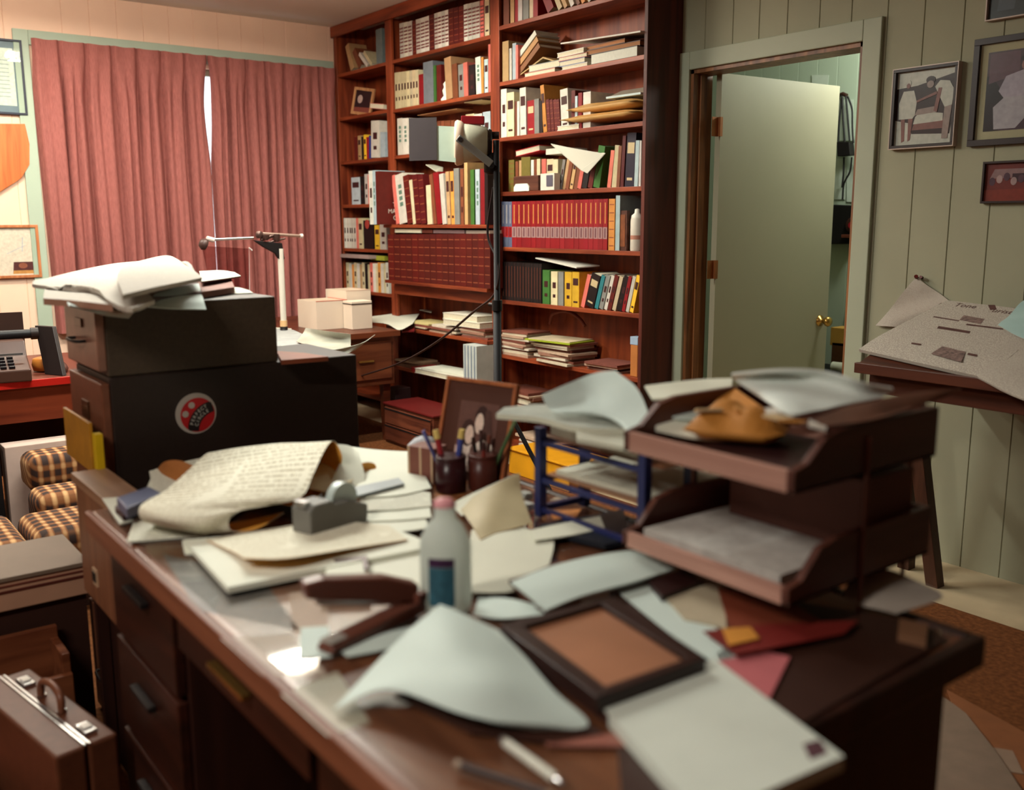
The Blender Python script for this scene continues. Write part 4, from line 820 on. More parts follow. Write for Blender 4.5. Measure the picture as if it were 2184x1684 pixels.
# deep middle shelves
bb = MB(); q = [at(908, 352, 1, 3.26), at(930, 366, 1, 3.26), at(944, 374, 1, 3.28), at(945, 358, 1, 3.42), at(925, 352, 1, 3.42)]
bb.prism(q, [v + Vector((0, 0, 0.004)) for v in q]); single('open_booklet', bb, mat((188, 190, 170), 0.6), 'pale open booklet lying on the tops of the red and white books, deep middle shelf', 'booklet')
for i, (xa, xb, yt, c, lab) in enumerate(((842, 898, 488, (214, 208, 184), 'cream paper pad on the left over the dark red volumes'), (900, 922, 489, (96, 44, 32), 'brown pamphlet on top of the dark red volumes'), (924, 990, 490, (120, 96, 96), 'grey magazine lying over the middle of the dark red volumes'), (994, 1044, 491, (150, 136, 124), 'tan magazine lying over the right end of the dark red volumes'))):
    px_flat('magazine', lab, 'magazine', xa, xb, yt, 1.267, mat(c, 0.6), 3.26, 0.2)
def pile(Xc, Yc, z, n, w, d, cols, lab, cat, group, hh=(0.006, 0.012), seed=1, spread=0.02, dx=0.0):
    r = random.Random(seed)
    for k in range(n):
        h = r.uniform(*hh); c = cols[k % len(cols)]; f = r.uniform(0.9, 1.0)
        x = Xc + r.uniform(-spread, spread) + dx * k; y = Yc + r.uniform(-spread, spread) * 0.5
        flat('magazine' if cat == 'magazine' else 'book', lab, cat, x - w * f / 2, x + w * f / 2, y - d * f / 2, y + d * f / 2, z, z + h, mat(c, 0.55, 0.12, 30), r.uniform(-0.08, 0.08), group)
        z += h + 0.0006
    return z
MG = [(170, 140, 118), (196, 184, 160), (128, 74, 60), (206, 196, 176), (150, 110, 92), (186, 160, 136), (110, 60, 48), (200, 190, 168)]
yd = 3.355
pile(-5.33, yd, 0.6555, 4, 0.28, 0.21, [(90, 40, 34), (196, 180, 150), (120, 60, 50), (206, 190, 130)], 'worn magazine in the low pile at the left of the cluttered deep middle shelf', 'magazine', 'left pile on the deep middle shelf', (0.008, 0.014), 3, 0.03)
pile(-5.0, yd, 0.6555, 4, 0.30, 0.22, MG, 'worn magazine in the central pile of the cluttered deep middle shelf', 'magazine', 'central pile on the deep middle shelf', (0.008, 0.014), 4, 0.03)
zt = pile(-4.68, yd, 0.6555, 5, 0.26, 0.21, MG[2:], 'worn magazine under the two thick white books on the deep middle shelf', 'magazine', 'pile under the white books', (0.008, 0.013), 5, 0.02)
flat('book', 'thick white book, lower of two on the magazine pile in the middle bay', 'book', -4.96, -4.60, 3.24, 3.43, zt, zt + 0.034, mat((206, 200, 184), 0.6), 0.06, None, PAGES)
flat('book', 'thick white book, upper of two on the magazine pile in the middle bay', 'book', -4.98, -4.63, 3.25, 3.44, zt + 0.0345, zt + 0.07, mat((214, 208, 190), 0.6), 0.03, None, PAGES)
paper('paper_sheet', 'white sheet sticking far out left from the cluttered deep middle shelf', [[(776, 676, .705), (812, 672, .71), (840, 668, .71), (900, 660, .715)], [(782, 686, .70), (824, 690, .70), (852, 703, .69), (880, 690, .70)]], 0.002, OFFW)
paper('paper_sheet', 'long white printout across the magazine piles on the deep middle shelf', [[(845, 648, .735), (880, 650, .738), (925, 655, .74)], [(842, 655, .732), (880, 658, .735), (920, 666, .736)]], 0.003, OFFW)
slab('booklet', 'dark red booklet poking forward from the cluttered deep middle shelf', 'booklet', [(852, 690), (886, 692), (884, 704), (858, 706)], 0.668, 0.010, mat((110, 24, 26), 0.5))
b = MB(); b.box(-4.635, -4.50, 3.16, 3.33, 0.3905, 0.632); o = single('ledger', b, mat((178, 184, 178), 0.6), 'tall pale ledger book standing behind the light stand pole', 'ledger')
b = MB()
for k in range(4): b.box(-4.62 + 0.032 * k, -4.612 + 0.032 * k, 3.158, 3.16, 0.395, 0.628)
b.build('spine_stripes', mat((112, 124, 140), 0.6), o, o.location)
zt = 0.3905
flat('book', 'thick white book with red spine lying on the lowest deep middle shelf', 'book', -5.22, -4.70, 3.19, 3.36, zt, zt + 0.03, mat((210, 204, 190), 0.6), 0.03, None, PAGES)
flat('paper_stack', 'red bound edge of the white book lying on the lowest deep shelf', 'binding', -5.27, -5.225, 3.19, 3.36, zt, zt + 0.03, mat((130, 26, 26), 0.5))
flat('notepad', 'loose white pad on top of the lying white book, lowest deep shelf', 'pad', -5.15, -4.72, 3.2, 3.37, zt + 0.031, zt + 0.042, OFFW, 0.08)
flat('magazine', 'brown magazine pile at the left of the lowest deep middle shelf', 'magazine', -5.56, -5.29, 3.25, 3.42, zt, zt + 0.035, mat((110, 76, 56), 0.6, 0.2))
flat('magazine', 'tan magazine tilted on the brown ones, lowest deep middle shelf', 'magazine', -5.56, -5.32, 3.24, 3.42, zt + 0.036, zt + 0.046, mat((160, 130, 100), 0.6, 0.2), 0.05)
# right bay second shelf
Z = ZR[1]
def R(px, py, Y=3.36): return at(px, py, 1, Y)
for i, (c, lab, pg) in enumerate((((128, 84, 52), 'brown book leaning diagonally, lowest of the slanted stack on second right shelf', PAGES), ((176, 132, 84), 'tan book leaning diagonally, middle of the slanted stack on second right shelf', PAGES), ((206, 204, 188), 'white spined book leaning diagonally at the top of the slanted stack', PAGES))):
    M = Matrix.Translation(R(1110, 160) + Vector((-0.015 * i, 0, 0.008 + 0.034 * i))) @ Matrix.Rotation(math.radians(-34), 4, 'Y'); b = MB(); b.box(0, 0.205, 0, 0.16, 0, 0.004, 0, M).box(0, 0.205, 0, 0.16, 0.024, 0.028, 0, M).box(0, 0.205, 0, 0.004, 0.004, 0.024, 0, M)
    o = tag(b.build('book', mat(c, 0.55), None, M.translation), lab, 'book', 'slanted books on the second right shelf'); p = MB(); p.box(0.003, 0.20, 0.004, 0.155, 0.004, 0.024, 0, M); p.build('pages', pg, o, M.translation)
b = MB(); P0, P1, P2 = R(1103, 163), R(1158, 121), R(1198, 134); dn = Vector((0, 0, -0.006)); dp = Vector((0, 0.15, 0))
b.prism([P0, P0 + dn, P1 + dn * 1.3, P2 + dn, P2, P1], [v + dp for v in (P0, P0 + dn, P1 + dn * 1.3, P2 + dn, P2, P1)])
b.box(P2.x - 0.004, P2.x, P2.y, P2.y + .15, Z + 0.0605, P2.z)
single('open_book', b, mat((170, 140, 92), 0.6), 'open book standing like a tent on the second right shelf', 'book')
flat('book', 'pink book lying flat at the bottom, second right shelf', 'book', R(1123, 150).x, R(1188, 150).x, 3.345, 3.50, Z, Z + 0.022, mat((186, 104, 84), 0.5), 0, None, PAGES)
flat('book', 'grey book lying on the pink book, second right shelf', 'book', R(1132, 150).x, R(1198, 150).x, 3.345, 3.51, Z + 0.0225, Z + 0.056, mat((140, 146, 142), 0.5), 0, None, PAGES)
xs = R(1200, 140).x; xe = R(1260, 140).x
flat('book', 'thin white book at the bottom of the white-and-blue stack, second right shelf', 'book', xs + 0.01, xe - 0.01, 3.345, 3.50, Z, Z + 0.018, mat((210, 200, 190), 0.5), 0, None, PAGES)
flat('book', 'blue book lying in the stack right of the tent-like open book', 'book', xs - 0.01, xe - 0.03, 3.345, 3.50, Z + 0.0185, Z + 0.045, mat((70, 88, 130), 0.5), 0, None, PAGES)
flat('book', 'red-and-white book on the blue one, second right shelf', 'book', xs - 0.015, xe - 0.02, 3.345, 3.50, Z + 0.0455, Z + 0.066, mat((180, 110, 100), 0.5), 0.03, None, PAGES)
flat('book', 'white book topping the white-and-blue stack, second right shelf', 'book', xs - 0.03, xe - 0.03, 3.345, 3.5, Z + 0.0665, Z + 0.09, mat((216, 216, 204), 0.5), -0.04, None, PAGES)
xs = R(1263, 120).x; xe = R(1362, 120).x
flat('book', 'large white-paged dark book lying flat at the right, second right shelf', 'book', xs, xe, 3.35, 3.52, Z, Z + 0.05, mat((34, 26, 24), 0.5), 0, None, mat((206, 206, 192), 0.7, 0.05, 80))
flat('book', 'dark brown book resting on the large white-paged book', 'book', xs - 0.07, xe, 3.36, 3.53, Z + 0.0505, Z + 0.075, mat((70, 40, 28), 0.5), 0.03, None, mat((150, 100, 60), 0.7))
flat('book', 'worn brown book on the dark brown one, second right shelf', 'book', xs - 0.08, xe - 0.09, 3.36, 3.53, Z + 0.0755, Z + 0.096, mat((96, 60, 34), 0.5), -0.02, None, mat((160, 104, 60), 0.7))
q = [R(1200, 82, 3.30), R(1283, 56, 3.5), R(1373, 80, 3.52), R(1290, 92, 3.30)]
q = [Vector((R(1202, 82, 3.34).x, 3.32, Z + 0.130)), Vector((R(1372, 84, 3.34).x, 3.32, Z + 0.104)), Vector((R(1372, 84, 3.34).x, 3.545, Z + 0.118)), Vector((R(1215, 70, 3.34).x, 3.545, Z + 0.150))]
b = MB(); b.prism([v - Vector((0, 0, 0.007)) for v in q], q); single('board', b, mat((206, 200, 186), 0.5), 'wide white board lying tilted over the book stacks, second right shelf', 'board')
# third right shelf
Z = ZR[2]
flat('book', 'white book lying flat under the manila envelopes, third right shelf', 'book', R(1194, 280).x, R(1240, 280).x, 3.342, 3.50, Z, Z + 0.024, mat((214, 214, 204), 0.5), 0, None, PAGES)
MAN = mat((196, 150, 88), 0.6, 0.08, 8)
def puffy(name, label, cat, x0, x1, y0, y1, z0, h, m, rotz=0.0, amp=0.006, seed=0):
    r = random.Random(seed); M = Matrix.Translation(((x0 + x1) / 2, (y0 + y1) / 2, z0)) @ Matrix.Rotation(rotz, 4, 'Z'); hx, hy = (x1 - x0) / 2, (y1 - y0) / 2
    top, bot = [], []
    for i in range(7):
        a, c = [], []
        for j in range(11):
            u, v = j / 10, i / 6; e = min(1, 5 * min(u, 1 - u)) * min(1, 4 * min(v, 1 - v)); s = e ** 0.6
            n = amp * math.sin(u * 9 + seed) * math.sin(v * 5 + seed * 2) * e
            a.append(M @ Vector((-hx + 2 * hx * u, -hy + 2 * hy * v, 0.5 * h + 0.5 * h * s + max(0, n)))); c.append(M @ Vector((-hx + 2 * hx * u, -hy + 2 * hy * v, 0.5 * h - 0.5 * h * s)))
        top.append(a); bot.append(c)
    b = MB(); C = 11
    V = [p for r_ in top for p in r_] + [p for r_ in bot for p in r_]; F = []
    for i in range(6):
        for j in range(10): F.append((i * C + j, i * C + j + 1, (i + 1) * C + j + 1, (i + 1) * C + j)); F.append((77 + i * C + j, 77 + (i + 1) * C + j, 77 + (i + 1) * C + j + 1, 77 + i * C + j + 1))
    for j in range(10): F.append((j, 77 + j, 77 + j + 1, j + 1)); F.append((66 + j, 66 + j + 1, 77 + 66 + j + 1, 77 + 66 + j))
    for i in range(6): F.append((i * C, (i + 1) * C, 77 + (i + 1) * C, 77 + i * C)); F.append((i * C + 10, 77 + i * C + 10, 77 + (i + 1) * C + 10, (i + 1) * C + 10))
    b.add(V, F, 0, True); return single(name, b, m, label, cat)
xa, xb = R(1212, 270).x, R(1372, 270).x
puffy('manila_envelope', 'stuffed manila envelope, lower of the two on the third right shelf', 'envelope', xa, xb, 3.30, 3.53, Z + 0.026, 0.04, MAN, 0.02, 0.006, 1)
puffy('manila_envelope', 'stuffed manila envelope, upper of the two on the third right shelf', 'envelope', xa + 0.03, xb, 3.31, 3.53, Z + 0.072, 0.045, MAN, -0.02, 0.006, 2)
puffy('cloth_bundle', 'grey folded bundle lying behind the manila envelopes', 'bundle', R(1278, 220).x, xb, 3.42, 3.555, Z + 0.12, 0.055, mat((140, 128, 112), 0.8, 0.1), 0, 0.004, 4)
flat('paper_stack', 'pale blue-white papers lying on the upper manila envelope', 'paper', R(1300, 220).x, xb - 0.01, 3.34, 3.419, Z + 0.124, Z + 0.134, mat((190, 204, 200), 0.6), 0.05)
# fourth right shelf
Z = ZR[3]; YY = 3.35
b = MB(); b.box(R(1100, 400).x, R(1153, 400).x, 3.343, 3.39, Z + 0.0005, Z + 0.082); single('card_holder', b, wood('holder', (60, 30, 22), (96, 54, 38), 'X', 4), 'dark brown wooden card holder before the books, fourth right shelf', 'holder', None, 0.004)
b = MB(); x0 = R(1103, 400).x; pr = [(0, 0), (0.137, 0), (0.137, 0.022), (0.118, 0.04), (0.018, 0.04), (0, 0.022)]
b.prism([Vector((x0 + a * 0.99, 3.336, Z + 0.0005 + c)) for a, c in pr], [Vector((x0 + a * 0.99, 3.3425, Z + 0.0005 + c)) for a, c in pr]); single('name_card', b, WHITE, 'small white card propped before the brown holder, fourth right shelf', 'card')
t = Thing('picture_card', 'small white-framed card with a grey picture, fourth right shelf', 'card', (R(1170, 400).x, 3.345, Z))
t.part('card_back', MB().box(R(1156, 400).x, R(1185, 400).x, 3.350, 3.39, Z + 0.0005, Z + 0.088), mat((206, 200, 186), 0.6)); t.part('picture', MB().box(R(1169, 400).x, R(1182, 400).x, 3.347, 3.350, Z + 0.02, Z + 0.078), mat((84, 80, 92), 0.5))
flat('book', 'red book lying on the tops of the olive books, fourth right shelf', 'book', R(1100, 320, 3.4).x, R(1150, 320, 3.4).x, 3.4, 3.54, Z + 0.205, Z + 0.237, mat((186, 22, 36), 0.45), 0.02, None, PAGES, 0, -0.1)
flat('box', 'white box lying on the cream books, fourth right shelf', 'box', R(1165, 330, 3.4).x, R(1210, 330, 3.4).x, 3.398, 3.54, Z + 0.19, Z + 0.22, mat((206, 200, 184), 0.6), 0)
q = [R(1175, 306, 3.335), R(1240, 362, 3.33), R(1253, 368, 3.335), R(1291, 326, 3.39), R(1250, 322, 3.43)]
b = MB(); b.prism([v - Vector((0, 0, 0.004)) for v in q], q); single('open_pages', b, printed('page_text', (196, 192, 176), (130, 124, 116), 40, 0.8), 'fan of loose white pages hanging point-down before the books, fourth right shelf', 'papers')
# fifth right shelf
Z = ZR[4]; t = Thing('photo_frame', 'brown framed picture leaning beside the white bottle, fifth right shelf', 'photo frame', (R(1328, 500).x, 3.36, Z))
t.part('frame', MB().box(R(1321, 500).x, R(1339, 500).x, 3.352, 3.37, Z + 0.001, Z + 0.195), wood('holder', 0, 0)); t.part('picture', MB().box(R(1324, 500).x, R(1336, 500).x, 3.350, 3.352, Z + 0.02, Z + 0.175), mat((120, 66, 36), 0.5, 0.3, 30))
c = R(1350, 530); t = Thing('spray_can', 'white spray can with a domed cap at the right end, fifth right shelf', 'spray can', (c.x, 3.385, Z))
t.part('can', MB().lathe([(0.030, 0), (0.032, 0.004), (0.032, 0.148), (0.029, 0.158)], (c.x, 3.385, Z + 0.0005), 24), mat((206, 198, 182), 0.4, 0.04, 30)); t.part('cap', MB().lathe([(0.029, 0.158), (0.028, 0.17), (0.014, 0.182), (0.012, 0.20), (0.004, 0.203)], (c.x, 3.385, Z + 0.0005), 20), mat((216, 210, 196), 0.4))
t.part('print_band', MB().lathe([(0.0323, 0.055), (0.0323, 0.075)], (c.x, 3.385, Z + 0.0005), 24), mat((176, 120, 100), 0.4))
# sixth right shelf
Z = ZR[5]; q = [R(1139, 562, 3.33), R(1205, 572, 3.325), R(1240, 576, 3.33), R(1180, 560, 3.5)]
xa, xb = R(1142, 562).x, R(1240, 575).x
b = MB(); b.prism([Vector((xa, 3.36, Z + .243)), Vector((xb, 3.325, Z + .205)), Vector((xb + .02, 3.47, Z + .212)), Vector((xa, 3.5, Z + .243))], [Vector((xa, 3.36, Z + .249)), Vector((xb, 3.325, Z + .211)), Vector((xb + .02, 3.47, Z + .218)), Vector((xa, 3.5, Z + .249))])
single('writing_pad', b, mat((206, 204, 190), 0.6), 'white pad lying tilted on the books of the sixth right shelf', 'pad')
# magazine shelves of the right bay
Z = ZR[6]
pile(-4.40, 3.44, Z + .0005, 11, 0.25, 0.19, MG, 'worn magazine in the tall stack at the left, right bay magazine shelf', 'magazine', 'left magazine stack in the right bay', (0.01, 0.018), 11, 0.02, -0.002)
zt = pile(-4.02, 3.43, Z + .0005, 9, 0.30, 0.21, MG[1:], 'worn magazine in the wide stack under the green magazine, right bay', 'magazine', 'wide magazine stack in the right bay', (0.009, 0.016), 12, 0.03)
flat('magazine', 'lime green magazine on the wide stack, right bay magazine shelf', 'magazine', -4.22, -3.88, 3.30, 3.50, zt, zt + 0.008, mat((150, 164, 40), 0.5), 0.12)
flat('magazine', 'white covered magazine with a brown picture, topmost on the wide stack', 'magazine', -4.20, -3.90, 3.31, 3.51, zt + 0.0085, zt + 0.013, mat((196, 180, 150), 0.4, 0.25, 10), 0.16)
pile(-3.66, 3.44, Z + .0005, 4, 0.26, 0.2, [(128, 90, 76), (100, 60, 50), (180, 150, 130), (120, 70, 60)], 'loose magazine slipping to the right of the wide stack, right bay', 'magazine', 'slipped magazines in the right bay', (0.008, 0.014), 13, 0.04, 0.01)
t = Thing('can', 'tan can with a blue-white label at the right end of the magazine shelf', 'can', (-3.42, 3.39, Z)); t.part('can', MB().box(-3.45, -3.40, 3.36, 3.40, Z + .0005, Z + 0.16), mat((176, 110, 56), 0.5), 0.003); t.part('can_label', MB().box(-3.452, -3.398, 3.358, 3.402, Z + 0.16, Z + 0.2), mat((150, 170, 190), 0.4), 0.002)
b = MB(); b.tube(spline([Vector((-4.25, 3.5, Z + 0.19)), Vector((-4.2, 3.48, Z + 0.25)), Vector((-4.1, 3.5, Z + 0.27)), Vector((-4.0, 3.5, Z + 0.24)), Vector((-3.95, 3.5, Z + 0.2))], 5), 0.01, 8); single('wire_basket_rim', b, mat((110, 50, 36), 0.5), 'curved reddish basket handle behind the magazines, right bay', 'basket handle')
pile(-4.36, 3.43, ZR[7] + .0005, 9, 0.30, 0.2, MG[3:], 'worn magazine stacked on the low shelf behind the pens, right bay', 'magazine', 'low magazine stack in the right bay', (0.009, 0.016), 14, 0.02)
flat('binder', 'black binder lying on the low shelf of the right bay', 'binder', -3.95, -3.5, 3.36, 3.55, ZR[7] + .0005, ZR[7] + 0.06, BLACK)
pile(-4.2, 3.43, ZR[8] + .0005, 5, 0.30, 0.2, MG[1:], 'pale magazine on the bottom shelf of the right bay', 'magazine', 'bottom magazines in the right bay', (0.009, 0.016), 15, 0.04)
t = Thing('yellow_box', 'yellow cardboard box on the floor before the right bay', 'box', (-3.78, 3.16, 0)); t.part('carton', MB().box(-4.05, -3.55, 3.05, 3.30, 0.0005, 0.13), mat((214, 150, 24), 0.5), 0.004); t.part('lid', MB().box(-4.06, -3.54, 3.04, 3.31, 0.131, 0.14), mat((206, 142, 20), 0.5), 0.002)
# wooden chest and black folder by the bookcase
t = Thing('wooden_chest', 'red-topped wooden two-drawer chest on the floor before the middle bay', 'chest', (-4.84, 2.97, 0))
cw = wood('chest_wood', (76, 34, 22), (122, 66, 44), 'X', 3); t.part('body', MB().box(-5.12, -4.56, 2.90, 3.14, 0.0005, 0.235), cw, 0.004); t.part('lid', MB().box(-5.13, -4.55, 2.89, 3.15, 0.236, 0.25), mat((92, 24, 22), 0.4), 0.004)
for z in (0.02, 0.125): dd = t.part('drawer', MB().box(-5.10, -4.58, 2.888, 2.90, z, z + 0.098), cw, 0.003); t.part('drawer_gap', MB().box(-5.10, -4.58, 2.886, 2.889, z + 0.084, z + 0.094), BLACK, 0, None, dd)
t = Thing('album_case', 'black upright case leaning against the left side of the chest', 'case', (-5.28, 3.0, 0)); t.part('case', MB().prism([Vector((-5.33, 3.0, .0005)), Vector((-5.15, 3.0, .0005)), Vector((-5.15, 3.12, .0005)), Vector((-5.33, 3.12, .0005))], [Vector((-5.28, 3.01, .31)), Vector((-5.17, 3.01, .31)), Vector((-5.17, 3.12, .31)), Vector((-5.28, 3.12, .31))]), mat((40, 22, 22), 0.5), 0.003)
# ------------------------------------------------------------ the big desk
ZD = 0.76
DTOP = wood('desk_top_wood', (96, 54, 34), (138, 86, 58), 'X', 1.6, 0.3, 0.5); DFR = wood('shaded_desk_front_wood', (34, 15, 10), (62, 28, 18), 'X', 2.0, 0.4); DEDGE = wood('desk_edge_wood', (100, 54, 34), (136, 82, 56), 'X', 2.2, 0.5)  # desk front darker than the top: its shade is in the wood colour
DSIDE = wood('shaded_desk_side_wood', (34, 16, 12), (56, 28, 20), 'Z', 1.8, 0.45)  # unlit desk sides, their shade put into the wood colour
t = Thing('desk', 'large cluttered brown wooden desk with a glass sheet on its top, in the foreground', 'desk', (-1.33, 0.87, 0))
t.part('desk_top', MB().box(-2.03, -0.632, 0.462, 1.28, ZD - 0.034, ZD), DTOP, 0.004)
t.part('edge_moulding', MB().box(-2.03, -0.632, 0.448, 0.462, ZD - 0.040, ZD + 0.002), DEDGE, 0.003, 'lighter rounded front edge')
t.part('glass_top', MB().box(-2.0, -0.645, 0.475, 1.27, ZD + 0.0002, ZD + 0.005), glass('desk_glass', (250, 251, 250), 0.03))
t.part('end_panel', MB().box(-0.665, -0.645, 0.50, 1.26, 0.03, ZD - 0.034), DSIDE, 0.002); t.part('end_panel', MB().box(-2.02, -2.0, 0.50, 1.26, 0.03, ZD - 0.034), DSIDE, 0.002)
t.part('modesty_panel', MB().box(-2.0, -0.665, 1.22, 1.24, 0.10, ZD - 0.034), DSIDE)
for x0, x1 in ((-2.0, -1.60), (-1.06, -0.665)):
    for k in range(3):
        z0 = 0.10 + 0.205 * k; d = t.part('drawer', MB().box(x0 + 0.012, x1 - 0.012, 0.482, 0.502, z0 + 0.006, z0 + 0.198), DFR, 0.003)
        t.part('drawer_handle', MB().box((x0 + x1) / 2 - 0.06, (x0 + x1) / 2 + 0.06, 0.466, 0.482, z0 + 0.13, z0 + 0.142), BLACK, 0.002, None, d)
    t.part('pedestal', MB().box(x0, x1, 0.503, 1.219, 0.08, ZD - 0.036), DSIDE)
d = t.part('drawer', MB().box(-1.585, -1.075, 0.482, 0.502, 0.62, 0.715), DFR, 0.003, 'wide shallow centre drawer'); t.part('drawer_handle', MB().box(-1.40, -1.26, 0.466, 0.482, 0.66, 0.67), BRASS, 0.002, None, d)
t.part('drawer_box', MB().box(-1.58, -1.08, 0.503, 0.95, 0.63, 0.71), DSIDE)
t.part('end_shade_strip', MB().box(-0.632, -0.612, 0.447, 1.30, ZD - 0.042, ZD + 0.003), DSIDE, 0.004, 'dark strip painting shade along the right end')  # added dark strip, paints the end edge as if in shade
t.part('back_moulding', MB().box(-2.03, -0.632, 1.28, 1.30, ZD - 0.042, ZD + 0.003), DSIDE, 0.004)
# lighter side cabinet at the far left end
t = Thing('side_cabinet', 'lighter brown narrow cabinet joining the far left end of the desk', 'cabinet', (-2.21, 0.9, 0))
SW = wood('side_cabinet_wood', (108, 66, 44), (138, 90, 62), 'Z', 2.4, 0.45)
t.part('top', MB().box(-2.385, -2.035, 0.505, 0.585, ZD - 0.022, ZD), wood('side_top_wood', (128, 92, 68), (160, 122, 94), 'X', 2.4, 0.4), 0.002)
t.part('front_panel', MB().box(-2.38, -2.04, 0.512, 0.53, 0.47, ZD - 0.022), SW, 0.002); t.part('lock_plate', MB().box(-2.27, -2.235, 0.508, 0.512, 0.52, 0.56), mat((180, 150, 120), 0.4)); t.part('keyhole', MB().box(-2.265, -2.24, 0.506, 0.508, 0.53, 0.552), BLACK)
t.part('side_panel', MB().box(-2.38, -2.36, 0.53, 0.556, 0.0, ZD - 0.022), DSIDE); t.part('back_leg', MB().box(-2.36, -2.04, 0.575, 0.585, 0.47, ZD - 0.022), DSIDE); t.part('inner_panel', MB().box(-2.38, -2.04, 0.56, 0.575, 0.0, 0.47), DSIDE)
ZG = ZD + 0.0055
def card(name, label, corners, c, cat='card', z=ZG - 0.005, h=0.0002, m=None):
    bt, tp = slab_pts(corners, z, 0); b = MB(); b.prism([v - Vector((0, 0, h)) for v in tp], tp); return single(name, b, m or mat(c, 0.5, 0.06, 14), label, cat)
PHM = mat((112, 104, 100), 0.5, 0.45, 7); ZU = ZD + 0.0001
# things under the glass
for corners, c, lab, m in (([(345, 1180), (560, 1232), (640, 1345), (420, 1300)], 0, 'large faded grey photograph lying under the desk glass', PHM), ([(615, 1262), (700, 1262), (700, 1352), (625, 1352)], (176, 146, 128), 'beige card under the desk glass beside the grey photograph', None),
                           ([(470, 1360), (620, 1350), (700, 1440), (560, 1440)], (170, 150, 136), 'pale beige sheet under the desk glass near the edge', None), ([(600, 1480), (720, 1430), (790, 1540), (700, 1570)], (180, 172, 156), 'off-white sheet under the desk glass, nearest the edge', None)):
    bt, tp = slab_pts(corners, ZU, 0); b = MB(); b.prism([v - Vector((0, 0, 0.0004)) for v in tp], tp); single('paper_sheet', b, m or mat(c, 0.5, 0.06, 14), lab, 'paper')

# ------------------------------------------------------------ far left group on the desk
slab('paper_sheet', 'white sheet under the blue-grey box at the left end of the desk', 'paper', [(218, 1062), (300, 1056), (335, 1095), (255, 1116)], ZG + 0.003, 0.003, WHITE)
t = Thing('calculator', 'blue-grey desk calculator with a dark red base, left end of the desk', 'calculator', az(285, 1075, ZG + .003))
bt, tp = slab_pts([(248, 1060), (318, 1036), (345, 1050), (270, 1084)], ZG + 0.042, 0.022); t.part('casing', MB().prism(bt, tp), mat((92, 96, 122), 0.4), 0.003)
bt, tp = slab_pts([(244, 1078), (318, 1052), (342, 1068), (262, 1096)], ZG + 0.019, 0.0155); t.part('base', MB().prism(bt, tp), mat((54, 24, 26), 0.4), 0.003)
# ------------------------------------------------------------ the big curled document
paper('document', 'white document sheet lying flat under the curled one, left side of the desk', [[(330, 1000, ZG + .012), (440, 975, ZG + .012), (560, 960, ZG + .012)], [(300, 1070, ZG + .010), (420, 1060, ZG + .012), (560, 1040, ZG + .012)], [(270, 1154, ZG + .004), (360, 1146, ZG + .004), (440, 1140, ZG + .006)]], 0.003, TYPED, WHITE)
b = MB()
CD = [((420, 1050, .010), (470, 1056, .010), (520, 1060, .010), (590, 1072, .010), (655, 1085, .012)),
      ((440, 1010, .012), (500, 1014, .014), (560, 1020, .015), (630, 1034, .016), (690, 1045, .020)),
      ((450, 985, .020), (520, 984, .026), (590, 985, .030), (660, 994, .034), (722, 1002, .040)),
      ((450, 970, .035), (520, 966, .044), (600, 965, .050), (670, 966, .060), (729, 972, .070)),
      ((440, 968, .050), (510, 955, .062), (590, 946, .072), (650, 944, .080), (712, 941, .098)),
      ((400, 1005, .055), (480, 990, .070), (560, 977, .078), (630, 966, .082), (693, 960, .094)),
      ((355, 1045, .055), (440, 1032, .070), (530, 1020, .074), (605, 1014, .074), (668, 1012, .074)),
      ((315, 1068, .056), (395, 1068, .064), (480, 1062, .064), (570, 1060, .060), (644, 1058, .054)),
      ((300, 1080, .054), (350, 1086, .056), (410, 1086, .056), (490, 1082, .052), (580, 1076, .046)),
      ((297, 1093, .044), (340, 1102, .046), (390, 1106, .046), (445, 1102, .046), (508, 1090, .046)),
      ((302, 1106, .030), (345, 1116, .030), (390, 1122, .030), (438, 1122, .030), (487, 1110, .032)),
      ((312, 1113, .014), (355, 1124, .013), (400, 1131, .012), (448, 1136, .011), (497, 1132, .012)),
      ((330, 1113, .006), (380, 1122, .006), (430, 1130, .006), (486, 1132, .006), (548, 1127, .007)),
      ((350, 1108, .004), (410, 1114, .004), (470, 1116, .005), (535, 1108, .008), (606, 1092, .014))]
rows = [[(x, y, ZG + z + .006) for x, y, z in r] for r in CD]
b.sheet(net(rows, 6), 0.0012, 0, 1)
single('curled_document', b, [AMBER, TYPEDC], 'big typed document bundle curled over with amber inside, left of the tape dispenser', 'document')
# rolled end showing the amber inside
def roll(name, label, A, B, r, r2, m_out, m_in, turn=(20, 320), squash=0.7, cut=0.0):
    d = (B - A); L = d.length; d.normalize(); u = Vector((-d.y, d.x, 0)).normalized(); w = d.cross(u)
    nn = (d * (1 - cut) + (EYE - B).normalized() * cut).normalized(); P = []
    for i in range(9):
        f = i / 8; rr = r + (r2 - r) * f; row = []
        for k in range(25):
            a = math.radians(turn[0] + (turn[1] - turn[0]) * k / 24); off = u * (rr * math.cos(a)) + w * (rr * squash * (1 + math.sin(a)))
            sl = -(off - w * rr * squash).dot(nn) / max(0.25, d.dot(nn)) if cut else 0.0
            row.append(A + d * (L * f + sl * f) + off)
        P.append(row)
    b = MB(); b.sheet(P, 0.0012, 1, 0, False); return single(name, b, [m_out, m_in], label, 'paper')
roll('rolled_sheet', 'small amber-lined curl pointing right behind the tape dispenser', az(690, 1058, ZG + .006), az(775, 1020, ZG + .012), 0.004, 0.017, CREAM, AMBER, (-130, 150), 1.0, 0.6)
